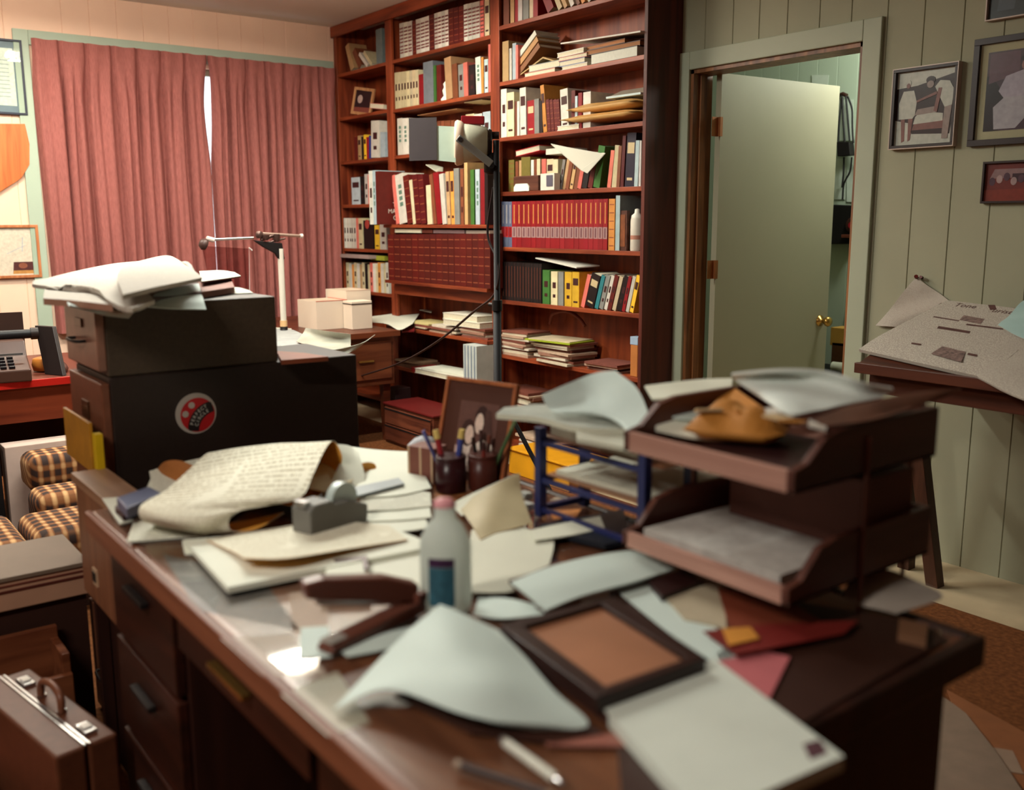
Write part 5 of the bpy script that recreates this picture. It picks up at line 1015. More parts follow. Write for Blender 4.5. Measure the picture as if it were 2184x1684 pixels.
paper('rolled_sheet', 'turned-up corner with brown-amber underside at the back left of the bundle', [[(335, 1000, ZG + .02), (352, 984, ZG + .05), (385, 982, ZG + .055), (430, 1000, ZG + .045)], [(345, 1012, ZG + .018), (372, 1004, ZG + .036), (400, 1006, ZG + .040), (436, 1012, ZG + .040)], [(372, 1026, ZG + .016), (395, 1026, ZG + .022), (415, 1022, ZG + .028), (442, 1018, ZG + .036)]], 0.001, mat((150, 92, 44), 0.8), CREAM)
paper('document', 'white backing sheets spread behind the curled document towards the cabinets', [[(318, 1004, ZG + .020), (420, 978, ZG + .030), (560, 958, ZG + .040), (735, 948, ZG + .045)], [(330, 1060, ZG + .012), (440, 1050, ZG + .010), (580, 1040, ZG + .008), (740, 1010, ZG + .008)]], 0.004, TYPED, WHITE)
paper('document', 'white page falling away to the right behind the tall amber loop', [[(715, 946, ZG + .085), (745, 950, ZG + .07), (765, 965, ZG + .06)], [(728, 975, ZG + .066), (750, 992, ZG + .05), (778, 1018, ZG + .028)], [(700, 1040, ZG + .03), (730, 1045, ZG + .02), (765, 1048, ZG + .012)]], 0.001, WHITE, CREAM)
paper('document', 'cream page drooping to the right of the tall amber loop', [[(712, 948, ZG + .06), (735, 965, ZG + .05), (760, 1000, ZG + .04)], [(680, 990, ZG + .05), (715, 1000, ZG + .045), (750, 1025, ZG + .03)], [(645, 1040, ZG + .04), (680, 1045, ZG + .035), (715, 1052, ZG + .02)]], 0.001, CREAM, AMBER)
# ------------------------------------------------------------ tape dispenser
c0 = az(700, 1128, ZG + .012)
t = Thing('tape_dispenser', 'grey desktop tape dispenser standing on the papers in the middle of the desk', 'tape dispenser', c0)
dx = (az(755, 1105, ZG + .012) - az(645, 1140, ZG + .012)); a = math.atan2(dx.y, dx.x); M = Matrix.Translation(c0) @ Matrix.Rotation(a, 4, 'Z')
TG = mat((112, 110, 104), 0.5, 0.06); prof = [(-0.062, 0), (0.075, 0), (0.078, 0.035), (0.03, 0.052), (0.0, 0.052), (-0.012, 0.062), (-0.05, 0.062), (-0.062, 0.052)]
t.part('body', MB().prism([M @ Vector((x, -0.026, z)) for x, z in prof], [M @ Vector((x, 0.026, z)) for x, z in prof]), TG, 0.003)
t.part('tape_reel', MB().lathe([(0.031, -0.009), (0.031, 0.009)], M @ Vector((0.035, 0, 0.052)), 24, 0, Matrix.Rotation(a, 4, 'Z') @ Matrix.Rotation(math.pi / 2, 4, 'X')), mat((190, 204, 200), 0.3)); t.part('cutter', MB().box(-0.066, -0.05, -0.014, 0.014, 0.058, 0.068, 0, M), CHROME)
slab('ruler', 'flat blue-grey ruler pointing right from the tape dispenser', 'ruler', [(745, 1040), (850, 1018), (862, 1030), (755, 1058)], ZG + 0.03, 0.004, mat((150, 160, 164), 0.4))
# ------------------------------------------------------------ middle papers behind the bottle
H_ = ZG
paper('paper_sheet', 'white sheet raised at the far edge of the desk left of the photo frame', [[(735, 950, H_ + .03), (800, 958, H_ + .028), (868, 962, H_ + .03), (888, 960, H_ + .035)], [(770, 1000, H_ + .02), (820, 1005, H_ + .018), (870, 1000, H_ + .02), (895, 990, H_ + .02)]], 0.001, WHITE)
for i, (rows, lab) in enumerate((
    ([[(765, 1005, .024), (850, 995, .024), (905, 1010, .022)], [(760, 1060, .022), (850, 1055, .022), (920, 1040, .020)]], 'topmost white sheet of the fanned stack right of the dispenser'),
    ([[(770, 1050, .019), (850, 1040, .019), (918, 1050, .018)], [(765, 1090, .018), (850, 1085, .018), (920, 1078, .016)]], 'second white sheet of the fanned stack right of the dispenser'),
    ([[(760, 1080, .015), (850, 1070, .015), (915, 1075, .014)], [(770, 1110, .014), (850, 1108, .014), (920, 1102, .012)]], 'third white sheet of the fanned stack, edge towards the bottle'),
    ([[(765, 1098, .011), (850, 1095, .011), (905, 1098, .010)], [(800, 1132, .010), (860, 1132, .010), (915, 1125, .008)]], 'lowest white sheet of the fanned stack right of the dispenser'))):
    paper('paper_sheet', lab, [[(x, y, H_ + z) for x, y, z in r] for r in rows], 0.002, TYPED if i == 1 else WHITE, WHITE, 'paper', 'fanned white sheets behind the bottle')
# clipboard pack
slab('document_stack', 'thick pack of white papers with a dark underside, centre left of the desk', 'document stack', [(392, 1150), (500, 1142), (850, 1130), (900, 1150), (905, 1168), (486, 1252)], H_ + 0.014, 0.010, [WHITE]); 
slab('clipboard', 'dark clipboard under the white pack, showing along its front edge', 'clipboard', [(440, 1160), (895, 1150), (908, 1175), (480, 1260)], H_ + 0.0038, 0.0036, mat((58, 34, 28), 0.5))
paper('document', 'cream page with raised amber-shaded front edge on the white pack', [[(440, 1150, H_ + .018), (560, 1130, H_ + .018), (700, 1110, H_ + .02), (830, 1120, H_ + .018)], [(500, 1178, H_ + .024), (600, 1165, H_ + .026), (720, 1150, H_ + .022), (850, 1135, H_ + .018)], [(520, 1190, H_ + .036), (610, 1190, H_ + .036), (740, 1170, H_ + .026), (870, 1150, H_ + .018)]], 0.001, TYPEDC, AMBER)
slab('paper_sheet', 'white corner sheet poking out left of the white pack', 'paper', [(388, 1152), (430, 1148), (440, 1178), (394, 1180)], H_ + 0.003, 0.0025, WHITE)
# rest of middle
paper('paper_sheet', 'wide white sheet left of the bottle, above the stapler', [[(790, 1172, H_ + .006), (850, 1165, H_ + .006), (905, 1162, H_ + .006)], [(785, 1210, H_ + .006), (850, 1215, H_ + .006), (905, 1220, H_ + .006)], [(790, 1255, H_ + .005), (850, 1262, H_ + .005), (910, 1270, H_ + .005)]], 0.002, WHITE)
t = Thing('notepad', 'white notepad with a dark clip bracket left of the bottle', 'notepad', az(735, 1230, H_))
bt, tp = slab_pts([(702, 1194), (782, 1186), (790, 1262), (682, 1268)], H_ + 0.012, 0.011); t.part('pad', MB().prism(bt, tp), WHITE)
t.part('clip', MB().prism(*slab_pts([(712, 1192), (780, 1184), (782, 1191), (714, 1199)], H_ + 0.0145, 0.0022)), mat((84, 56, 58), 0.4)); t.part('clip', MB().prism(*slab_pts([(772, 1186), (782, 1184), (786, 1212), (776, 1213)], H_ + 0.017, 0.002)), mat((84, 56, 58), 0.4))
paper('paper_sheet', 'broad white sheet right of the bottle under the folded papers', [[(1005, 1130, H_ + .006), (1080, 1120, H_ + .007), (1180, 1140, H_ + .006)], [(1000, 1190, H_ + .006), (1070, 1190, H_ + .007), (1180, 1170, H_ + .006)], [(1000, 1262, H_ + .005), (1080, 1262, H_ + .006), (1160, 1240, H_ + .005)]], 0.002, OFFW)
paper('paper_sheet', 'grey-edged white sheet reaching back to the blue tray stand', [[(1130, 1130, H_ + .012), (1200, 1115, H_ + .014), (1280, 1100, H_ + .015)], [(1140, 1152, H_ + .012), (1220, 1140, H_ + .012), (1290, 1125, H_ + .012)]], 0.002, OFFW)
paper('folded_papers', 'folded cool-white papers with a dark end, right of the bottle', [[(1090, 1240, H_ + .03), (1180, 1205, H_ + .034), (1290, 1180, H_ + .034), (1380, 1170, H_ + .03)], [(1120, 1262, H_ + .028), (1200, 1240, H_ + .03), (1310, 1210, H_ + .03), (1415, 1186, H_ + .026)], [(1165, 1300, H_ + .018), (1240, 1270, H_ + .02), (1350, 1240, H_ + .02), (1442, 1212, H_ + .018)]], 0.004, COOL)
paper('folded_papers', 'brown-edged folded sheet under the cool-white folded papers', [[(1085, 1236, H_ + .018), (1130, 1222, H_ + .02), (1180, 1200, H_ + .02)], [(1150, 1300, H_ + .01), (1190, 1296, H_ + .01), (1240, 1280, H_ + .01)]], 0.006, mat((96, 60, 48), 0.6))
paper('paper_sheet', 'curled white sheet between the bottle and the dark frame', [[(1020, 1275, H_ + .008), (1080, 1275, H_ + .01), (1150, 1290, H_ + .012)], [(1010, 1310, H_ + .006), (1070, 1318, H_ + .006), (1160, 1310, H_ + .006)]], 0.001, COOL)
# open tan envelope
paper('open_envelope', 'open tan envelope standing half unfolded behind the bottle', [[(975, 1078, H_ + .01), (1020, 1052, H_ + .035), (1060, 1030, H_ + .055), (1108, 1008, H_ + .07)], [(1000, 1110, H_ + .015), (1040, 1085, H_ + .03), (1080, 1065, H_ + .035), (1112, 1050, H_ + .04)], [(1025, 1150, H_ + .008), (1060, 1135, H_ + .008), (1100, 1125, H_ + .01), (1135, 1115, H_ + .01)]], 0.0012, mat((176, 162, 128), 0.6, 0.05), mat((196, 150, 88), 0.6))
paper('paper_sheet', 'white sheet flap in front of the tan envelope', [[(960, 1075, H_ + .014), (1010, 1050, H_ + .034), (1100, 1010, H_ + .068)], [(985, 1100, H_ + .006), (1030, 1060, H_ + .03), (1104, 1022, H_ + .058)]], 0.001, OFFW)
for x, y, c, lab in ((1122, 1062, (200, 206, 200), 'small white cube beside the blue tray stand'), (1125, 1085, (214, 214, 206), 'small white eraser in front of the white cube')):
    p = az(x, y, H_); b = MB(); b.box(p.x - .014, p.x + .014, p.y - .008, p.y + .008, H_, H_ + .014); single('eraser', b, mat(c, 0.5), lab, 'eraser', None, 0.002)
# glue bottle
c = az(952, 1296, ZG); t = Thing('glue_bottle', 'white plastic glue bottle with pink cap and teal label, standing mid desk', 'bottle', c)
S = lambda z: c.z + z
def oval(prof, sx, sy, yaw):
    return prof
bm_ = MB(); BMx = Matrix.Rotation(YAW, 4, 'Z') @ Matrix.Diagonal((1.0, 0.66, 1, 1))
pr = [(0.035, 0.0), (0.0385, 0.005), (0.0385, 0.098), (0.037, 0.11), (0.026, 0.132), (0.0165, 0.142), (0.0155, 0.158)]
bm_.lathe(pr, c, 32, 0, BMx); t.part('bottle_body', bm_, mat((222, 228, 222), 0.35, 0.02, trans=0.55))
t.part('cap', MB().lathe([(0.0165, 0.1585), (0.0165, 0.166), (0.010, 0.171), (0.004, 0.172)], c, 24, 0, BMx), mat((216, 150, 156), 0.4))
def wrap(mb, a0, a1, z0, z1, off, m):
    n = 10; V = []
    for z in (z0, z1):
        for k in range(n + 1): a_ = math.radians(a0 + (a1 - a0) * k / n); V.append(c + BMx @ Vector(((0.0385 + off) * math.cos(a_), (0.0385 + off * 1.6) * math.sin(a_), z)))
    V2 = [c + (v - c) * 1.0 + ((v - c) * Vector((1, 1, 0)).length * 0) for v in V]
    mb.add(V, [(k, k + 1, n + 2 + k, n + 1 + k) for k in range(n)], m, True)
lb = MB(); wrap(lb, 232, 292, 0.012, 0.072, 0.0005, 0); t.part('label_panel', lb, mat((52, 96, 112), 0.4, 0.3, 60))
lb = MB(); wrap(lb, 232, 292, 0.0725, 0.086, 0.0005, 0); t.part('label_band', lb, mat((62, 34, 66), 0.4, 0.3, 60), 0, 'dark plum label band')
# stapler
c = az(780, 1352, ZG); p0 = az(690, 1395, ZG); p1 = az(895, 1300, ZG); a = math.atan2((p1 - p0).y, (p1 - p0).x); L = (p1 - p0).length; M = Matrix.Translation(p0) @ Matrix.Rotation(a, 4, 'Z')
t = Thing('stapler', 'brown stapler opened wide, lying beside the bottle', 'stapler', p0); SB = mat((98, 56, 44), 0.35, 0.06)
prof = [(0.0, 0.002), (0.01, 0.0), (L, 0.0), (L, 0.018), (L * .8, 0.020), (0.03, 0.016), (0.004, 0.012)]
t.part('base_arm', MB().prism([M @ Vector((x, -0.016, z)) for x, z in prof], [M @ Vector((x, 0.016, z)) for x, z in prof]), SB, 0.004)
q = [az(690, 1290, ZG + .03), az(700, 1318, ZG + .022), az(850, 1325, ZG + .012), az(890, 1300, ZG + .02), az(850, 1275, ZG + .045), az(790, 1268, ZG + .045)]
M2 = Matrix.Translation(M @ Vector((L - 0.01, 0.002, 0.022))) @ Matrix.Rotation(a + math.radians(180 - 22), 4, 'Z') @ Matrix.Rotation(math.radians(-12), 4, 'Y')
pf = [(0, -0.004), (L * .9, 0.0), (L * .94, 0.022), (L * .8, 0.03), (L * .3, 0.034), (0, 0.024)]
t.part('top_arm', MB().prism([M2 @ Vector((x, -0.013, z)) for x, z in pf], [M2 @ Vector((x, 0.013, z)) for x, z in pf]), SB, 0.004)
t.part('staple_rail', MB().box(0.02, L * .8, -0.008, 0.008, -0.003, 0.006, 0, M2 @ Matrix.Translation((0, 0, -0.006))), CHROME); t.part('anvil', MB().box(0.004, 0.034, -0.012, 0.012, 0.016, 0.0175, 0, M), mat((210, 204, 196), 0.2, 0.02, 20, 0.6, 0.5)); t.part('hinge', MB().box(L - 0.02, L, -0.018, 0.018, 0.018, 0.034, 0, M), SB, 0.003)
slab('card', 'small white card under the tip of the stapler', 'card', [(642, 1338), (700, 1334), (706, 1400), (636, 1404)], ZG + 0.001, 0.0008, COOL)
paper('paper_sheet', 'bluish sheet beneath the stapler and the big crumpled sheet', [[(725, 1385, ZG + .002), (820, 1350, ZG + .002), (900, 1330, ZG + .002)], [(740, 1400, ZG + .0015), (820, 1385, ZG + .0015), (880, 1370, ZG + .0015)]], 0.0005, COOL)
# crumpled sheet in front
paper('crumpled_sheet', 'large crumpled cool-white sheet rising in the foreground, before the bottle', [
    [(938, 1288, ZG + .05), (970, 1300, ZG + .05), (1010, 1318, ZG + .05), (1062, 1342, ZG + .045)],
    [(870, 1345, ZG + .045), (950, 1360, ZG + .06), (1040, 1385, ZG + .05), (1120, 1400, ZG + .03)],
    [(800, 1415, ZG + .02), (910, 1425, ZG + .045), (1040, 1450, ZG + .05), (1180, 1470, ZG + .025)],
    [(716, 1506, ZG + .003), (832, 1466, ZG + .03), (1010, 1520, ZG + .03), (1255, 1545, ZG + .01)],
    [(718, 1508, ZG + .002), (836, 1470, ZG + .025), (1015, 1530, ZG + .026), (1140, 1556, ZG + .008)]], 0.0009, COOL, None, 'paper', None, 6)
slab('booklet', 'dark brown slab painting the shadow under the crumpled sheet', 'booklet', [(840, 1480), (1000, 1460), (1290, 1560), (1180, 1580), (1000, 1556)], ZG + 0.004, 0.0035, mat((58, 32, 24), 0.5))  # no real booklet: dark slab in place of the crumpled sheet's cast shadow
# framed plaque on a stack of dark books
zz = ZG + 0.022
slab('book', 'dark brown book under the framed brown plaque in the foreground', 'book', [(1085, 1365), (1320, 1290), (1500, 1420), (1300, 1525)], ZG + 0.016, 0.0155, mat((60, 32, 26), 0.5, 0.1), None, 0.002)
t = Thing('framed_plaque', 'dark wooden frame with a shiny brown centre, lying tilted in the foreground', 'picture frame', az(1290, 1380, zz - .005))
oc = [(1066, 1332), (1308, 1272), (1506, 1402), (1274, 1486)]; ic = [(1117, 1334), (1282, 1286), (1466, 1402), (1291, 1462)]
zt_ = ZG + 0.036; O_ = [az(x, y, zt_) for x, y in oc]; I_ = [az(x, y, zt_) for x, y in ic]; dz = Vector((0, 0, -0.0195))
for k in range(4):
    a_, b_, c_, d_ = O_[k], O_[(k + 1) % 4], I_[(k + 1) % 4], I_[k]
    t.part('frame_rail', MB().prism([a_ + dz, b_ + dz, c_ + dz, d_ + dz], [a_, b_, c_, d_]), mat((44, 24, 20), 0.35, 0.1), 0.001)
lo = Vector((0, 0, -0.008)); t.part('plaque_face', MB().prism([v + lo * 1.5 for v in I_], [v + lo for v in I_]), mat((158, 108, 80), 0.3, 0.16, 6, 0.6))
# white pad right front
t = Thing('writing_pad', 'large white pad overhanging the near right corner of the desk', 'pad', az(1500, 1560, ZG))
ps = [(1282, 1502), (1525, 1404), (1800, 1612), (1500, 1745)]
bt, tp = slab_pts(ps, ZG + 0.018, 0.0165); t.part('sheets', MB().prism(bt, tp), mat((200, 206, 196), 0.65, 0.05, 10))
t.part('printed_emblem', MB().prism(*slab_pts([(1712, 1586), (1748, 1576), (1766, 1604), (1728, 1618)], ZG + 0.0186, 0.0005)), mat((84, 52, 60), 0.6, 0.3, 90), 0, 'small dark smudged print')
slab('book', 'dark flat book beneath the white pad and the frame, near corner', 'book', [(1275, 1490), (1360, 1470), (1560, 1720), (1480, 1745)], ZG + 0.0012, 0.001, mat((46, 26, 22), 0.5))
# pens
def pen(label, p0, p1, r, m, tip, z=ZG, cat='pen'):
    A = az(p0[0], p0[1], z + r); B = az(p1[0], p1[1], z + r); t = Thing('pen', label, cat, A - Vector((0, 0, r))); d = (B - A)
    t.part('barrel', MB().tube([A + d * .06, B - d * .12], r, 12), m); t.part('tip', MB().tube([B - d * .12, B - d * .02, B], [r * .9, r * .5, r * .2], 10), tip); t.part('end_cap', MB().tube([A, A + d * .06], r * 1.05, 12), tip)
pen('white pen lying diagonally on the bare desk in front', (1072, 1578), (1202, 1672), 0.0055, mat((206, 206, 194), 0.25), CHROME)
pen('dark brown pencil with a pale end beside the white pen', (972, 1628), (1195, 1700), 0.0045, mat((52, 30, 24), 0.4), mat((150, 130, 110), 0.4), ZG, 'pencil')
slab('plastic_ruler', 'clear pinkish plastic strip lying behind the white pen', 'ruler', [(1160, 1566), (1320, 1562), (1335, 1590), (1165, 1588)], ZG + 0.002, 0.0018, mat((150, 96, 84), 0.25))

# ------------------------------------------------------------ back of the desk: frame, pen cups
FC = az(990, 1010, ZG); fl = at(926, 1000, 1, 1.16); fr_ = at(1052, 1002, 1, 1.16)
def photo_frame():
    yaw = math.radians(-4); hgt = 0.235; w = 0.205; base = Vector((-1.708, 1.165, ZG))
    M = Matrix.Translation(base) @ Matrix.Rotation(math.radians(14), 4, 'Z') @ Matrix.Rotation(math.radians(-14), 4, 'X'); e = 0.009
    t = Thing('photo_frame', 'wooden framed brown-mounted photo of an embracing couple on the desk', 'photo frame', base); f = MB()
    f.box(-w / 2, w / 2, 0, 0.014, 0, e, 0, M).box(-w / 2, w / 2, 0, 0.014, hgt - e, hgt, 0, M).box(-w / 2, -w / 2 + e, 0, 0.014, e, hgt - e, 0, M).box(w / 2 - e, w / 2, 0, 0.014, e, hgt - e, 0, M)
    t.part('frame', f, wood('frame_wood', (140, 74, 40), (182, 108, 64), 'Z', 5), 0.001)
    t.part('mount', MB().box(-w / 2 + e, w / 2 - e, 0.006, 0.010, e, hgt - e, 0, M), mat((82, 46, 34), 0.6))
    arts = [((196, 166, 152), None), ((104, 70, 62), [(0, .35), (.5, .3), (1, .4), (1, 1), (0, 1)]), ((232, 214, 202), [(.02, 0), (.05, .3), (.2, .42), (.42, .4), (.5, .2), (.52, 0)]), ((236, 220, 206), [(.5, 0), (.52, .4), (.7, .5), (.95, .42), (1, 0)]), ((66, 40, 36), ell(.3, .55, .19, .2)), ((228, 200, 184), ell(.34, .52, .11, .14)), ((60, 36, 32), ell(.6, .78, .17, .18)),
            ((230, 204, 188), ell(.56, .7, .11, .15)), ((84, 56, 50), [(.7, .48), (.95, .44), (.8, .9), (.68, .9)]), ((110, 82, 74), [(.4, .1), (.5, .1), (.52, .36), (.42, .36)])]
    b = MB(); ms = []; x0, x1, z0, z1 = -0.052, 0.06, 0.03, 0.185
    for i, (cc, pts) in enumerate(arts):
        ms.append(mat(cc, 0.5, 0.1, 80)); pts = pts or [(0, 0), (1, 0), (1, 1), (0, 1)]
        b.prism([M @ Vector((x0 + (x1 - x0) * min(1, max(0, u)), 0.0057 - 0.0002 * i, z0 + (z1 - z0) * min(1, max(0, v)))) for u, v in pts], [M @ Vector((x0 + (x1 - x0) * min(1, max(0, u)), 0.0062 - 0.0002 * i, z0 + (z1 - z0) * min(1, max(0, v)))) for u, v in pts], i)
    t.part('photograph', b, ms)
    t.part('easel_back', MB().prism([M @ Vector((-0.02, 0.014, 0.0)), M @ Vector((0.02, 0.014, 0)), M @ Vector((0.02, 0.06, 0.015)), M @ Vector((-0.02, 0.06, 0.015))], [M @ Vector((-0.02, 0.014, 0.16)), M @ Vector((0.02, 0.014, 0.16)), M @ Vector((0.02, 0.016, 0.16)), M @ Vector((-0.02, 0.016, 0.16))]), mat((60, 36, 28), 0.7))
photo_frame()
def cup(label, px, py, r, h, m, items):
    c = az(px, py, ZG + 0.004); t = Thing('pen_cup', label, 'pen cup', c)
    t.part('cup', MB().lathe([(r * .92, 0), (r, 0.004), (r, h), (r * .9, h), (r * .86, 0.006)], c, 20), m); t.part('rim', MB().lathe([(r * 1.02, h - .004), (r * 1.04, h), (r * 1.02, h + .003), (r * .92, h + .003)], c, 20), m)
    for i, (name, lab, ang_, tilt, length, cb, ct) in enumerate(items):
        d = Vector((math.cos(math.radians(ang_)) * math.sin(math.radians(tilt)), math.sin(math.radians(ang_)) * math.sin(math.radians(tilt)), math.cos(math.radians(tilt))))
        s = c + Vector((math.cos(math.radians(ang_)) * r * .25, math.sin(math.radians(ang_)) * r * .25, 0.008)) + Vector((0, 0, 0.002 * i))
        p = Thing(name, lab, name.replace('_', ' '), s); rr = 0.0065 if name == 'marker_pen' else 0.004
        p.part('barrel', MB().tube([s, s + d * length * .84], rr, 10), mat(cb, 0.35)); p.part('cap', MB().tube([s + d * length * .84, s + d * length], [rr * 1.15, rr * 1.0], 10), mat(ct, 0.35))
cup('dark red pen cup with fat pens, left one in front of the photo frame', 962, 1046, 0.033, 0.075, mat((50, 18, 22), 0.3), [
    ('marker_pen', 'fat white marker with yellow end, left in the dark red cup', 200, 14, 0.125, (150, 40, 44), (214, 186, 110)), ('marker_pen', 'fat blue marker with yellow end, right in the dark red cup', 60, 8, 0.125, (60, 70, 140), (214, 186, 110)), ('pen', 'thin blue pen leaning left in the dark red cup', 235, 22, 0.13, (70, 70, 120), (90, 90, 150)), ('pencil', 'brown pencil in the dark red cup leaning back', 100, 14, 0.10, (90, 50, 34), (60, 30, 26))])
cup('brown pen cup with dark pens, right one in front of the photo frame', 1030, 1042, 0.032, 0.075, mat((76, 34, 26), 0.35), [
    ('pencil', 'long green pencil leaning right out of the brown cup', 38, 24, 0.165, (70, 96, 60), (100, 116, 80)), ('pen', 'dark brown pen upright in the brown cup', 110, 10, 0.105, (60, 30, 26), (110, 60, 44)), ('pen', 'black pen leaning left in the brown cup', 190, 12, 0.10, (30, 24, 24), (80, 50, 44)), ('pen', 'reddish pen leaning forward in the brown cup', 330, 16, 0.10, (120, 40, 34), (60, 30, 28)), ('scissors', 'dark-handled tool standing in the brown cup', 150, 18, 0.11, (50, 30, 28), (70, 36, 30))])
slab('pen_tray', 'brown wooden tray under the two pen cups', 'tray', [(905, 1040), (985, 1000), (1065, 1035), (1060, 1070), (925, 1072)], ZG + 0.0037, 0.0035, wood('tray_brown', (110, 62, 36), (160, 104, 60), 'X', 4))
t = Thing('striped_box', 'small upright brown striped card box left of the pen cups', 'box', az(905, 1040, ZG)); A_, B_ = az(884, 1022, ZG), az(928, 1040, ZG); n_ = Vector((0.01, 0.03, 0)); hv = Vector((0, 0, 0.085))
A_ = Vector((-1.80, 1.075, ZG)); B_ = Vector((-1.735, 1.10, ZG)); n_ = Vector((-0.02, 0.05, 0)); t.part('carton', MB().prism([A_, B_, B_ + n_, A_ + n_], [A_ + hv, B_ + hv, B_ + n_ + hv, A_ + n_ + hv]), mat((120, 72, 60), 0.6), 0.001)
b = MB(); fo = Vector((0.0004, -0.0008, 0))
for k in (0.0, 0.46, 0.9): b.prism([A_ + (B_ - A_) * k + fo, A_ + (B_ - A_) * (k + .08) + fo, A_ + (B_ - A_) * (k + .08), A_ + (B_ - A_) * k], [A_ + (B_ - A_) * k + fo + hv, A_ + (B_ - A_) * (k + .08) + fo + hv, A_ + (B_ - A_) * (k + .08) + hv, A_ + (B_ - A_) * k + hv])
t.part('stripes', b, mat((190, 160, 130), 0.6))
r_ = random.Random(5); pts = []; b = MB(); cc = Vector((-1.93, 1.20, ZG + .03))
b.lathe([(0.022, 0.001), (0.036, 0.012), (0.026, 0.03), (0.034, 0.045), (0.018, 0.062), (0.006, 0.068)], Vector((cc.x, cc.y, ZG)), 9); 
for v in b.v: v.x += r_.uniform(-.006, .006); v.y += r_.uniform(-.006, .006)
single('crumpled_wrapper', b, mat((176, 176, 182), 0.4, 0.4, 40), 'small crumpled white wrapper at the far edge of the desk before the chest', 'wrapper')

# ------------------------------------------------------------ letter trays
TW = wood('lit_tray_wood', (156, 112, 98), (196, 152, 136), 'X', 2.2, 0.45); TWD = wood('shaded_tray_wood', (74, 40, 32), (100, 58, 46), 'Y', 2.2, 0.45)  # one tray wood in two tones: lit front and shaded sides
TX0, TX1, TY0, TY1 = -1.105, -0.775, 1.065, 1.425
t = Thing('letter_trays', 'tall stack of wooden letter trays on thin posts at the right of the desk', 'letter trays', ((TX0 + TX1) / 2, 1.24, ZG))
def tray_level(z, h, lip, body=True):
    t.part('tray_floor', MB().box(TX0, TX1, TY0, TY1, z, z + 0.006), TW, 0.001); t.part('front_lip', MB().box(TX0 + .012, TX1 - .012, TY0, TY0 + 0.010, z + 0.006, z + lip), TW, 0.001, 'front lip with light put into its colour')
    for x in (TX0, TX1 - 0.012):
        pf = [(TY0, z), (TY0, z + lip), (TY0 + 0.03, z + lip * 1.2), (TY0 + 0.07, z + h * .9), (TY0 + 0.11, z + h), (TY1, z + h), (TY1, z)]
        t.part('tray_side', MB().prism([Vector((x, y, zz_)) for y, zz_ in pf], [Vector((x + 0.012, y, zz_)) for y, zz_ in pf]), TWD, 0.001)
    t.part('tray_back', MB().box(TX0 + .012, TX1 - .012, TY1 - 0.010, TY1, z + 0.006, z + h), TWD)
tray_level(0.973, 0.078, 0.032); tray_level(0.812, 0.078, 0.026)
for x, y in ((TX1 - 0.004, 1.235), (TX0 + 0.004, 1.235), (TX0 + 0.05, TY1 + 0.004), (TX1 - 0.05, TY1 + 0.004)): t.part('post', MB().tube([(x + (0.006 if x > -0.9 else -0.006 if x < -1.08 and y < 1.3 else 0), y, ZG - .005), (x + (0.006 if x > -0.9 else -0.006 if x < -1.08 and y < 1.3 else 0), y, 1.03)], 0.0035, 8), mat((110, 66, 54), 0.35, 0.05, 20, 0.5, 0.5))
# tray contents
flat('document_stack', 'block of white paper lying in the lower wooden tray', 'document stack', TX0 + 0.03, TX1 - 0.03, 1.085, 1.37, 0.8185, 0.845, mat((186, 182, 176), 0.7, 0.12, 60))
flat('folder', 'brown folder box standing in the lower wooden tray', 'folder', TX0 + 0.06, TX1 - 0.02, 1.26, 1.40, 0.846, 0.955, mat((104, 66, 56), 0.6), 0)
flat('book', 'dark book lying in the top wooden tray', 'book', TX0 + 0.12, TX1 - 0.03, 1.09, 1.30, 0.9795, 0.995, mat((52, 26, 26), 0.5), 0.05, None, PAGES)
zT = 1.0
paper('paper_sheet', 'white papers fanned at the front of the top wooden tray', [[(1400, 895, zT + .012), (1500, 885, zT + .014), (1600, 890, zT + .012), (1640, 895, zT + .01)], [(1398, 912, zT + .006), (1480, 928, zT + .004), (1570, 932, zT + .004), (1640, 915, zT + .006)]], 0.006, WHITE, OFFW)
paper('paper_sheet', 'narrow white sheets poking left from the top wooden tray', [[(1410, 872, zT + .02), (1480, 878, zT + .02), (1540, 880, zT + .02)], [(1408, 884, zT + .018), (1470, 892, zT + .018), (1540, 892, zT + .018)]], 0.003, COOL)
puffy('manila_envelope', 'crumpled orange manila envelope heaped in the top wooden tray', 'envelope', -1.05, -0.90, 1.12, 1.27, 0.998, 0.045, mat((176, 116, 48), 0.6, 0.15, 12), 0.5, 0.02, 5)
paper('manila_flap', 'raised orange envelope flap in the top wooden tray', [[(1560, 822, zT + .05), (1600, 850, zT + .045), (1640, 878, zT + .04)], [(1500, 880, zT + .02), (1550, 890, zT + .025), (1620, 900, zT + .02)]], 0.002, mat((190, 126, 56), 0.6, 0.1), None, 'envelope')
r_ = random.Random(8)
for k in range(6):
    x = -1.0 + 0.04 * k; y = 1.15 + r_.uniform(-.02, .05); b = MB(); M = Matrix.Translation((x, y, 1.045 + 0.002 * k)) @ Matrix.Rotation(r_.uniform(-1, 1), 4, 'Z') @ Matrix.Rotation(r_.uniform(-.4, .4), 4, 'X'); b.box(-0.02, 0.02, -0.012, 0.012, -0.002, 0.002, 0, M)
    single('paper_scrap', b, mat(((196, 170, 130), (190, 130, 60), (206, 200, 190))[k % 3], 0.6), 'small torn paper scrap on the orange envelope in the top tray', 'scrap', 'scraps in the top tray')
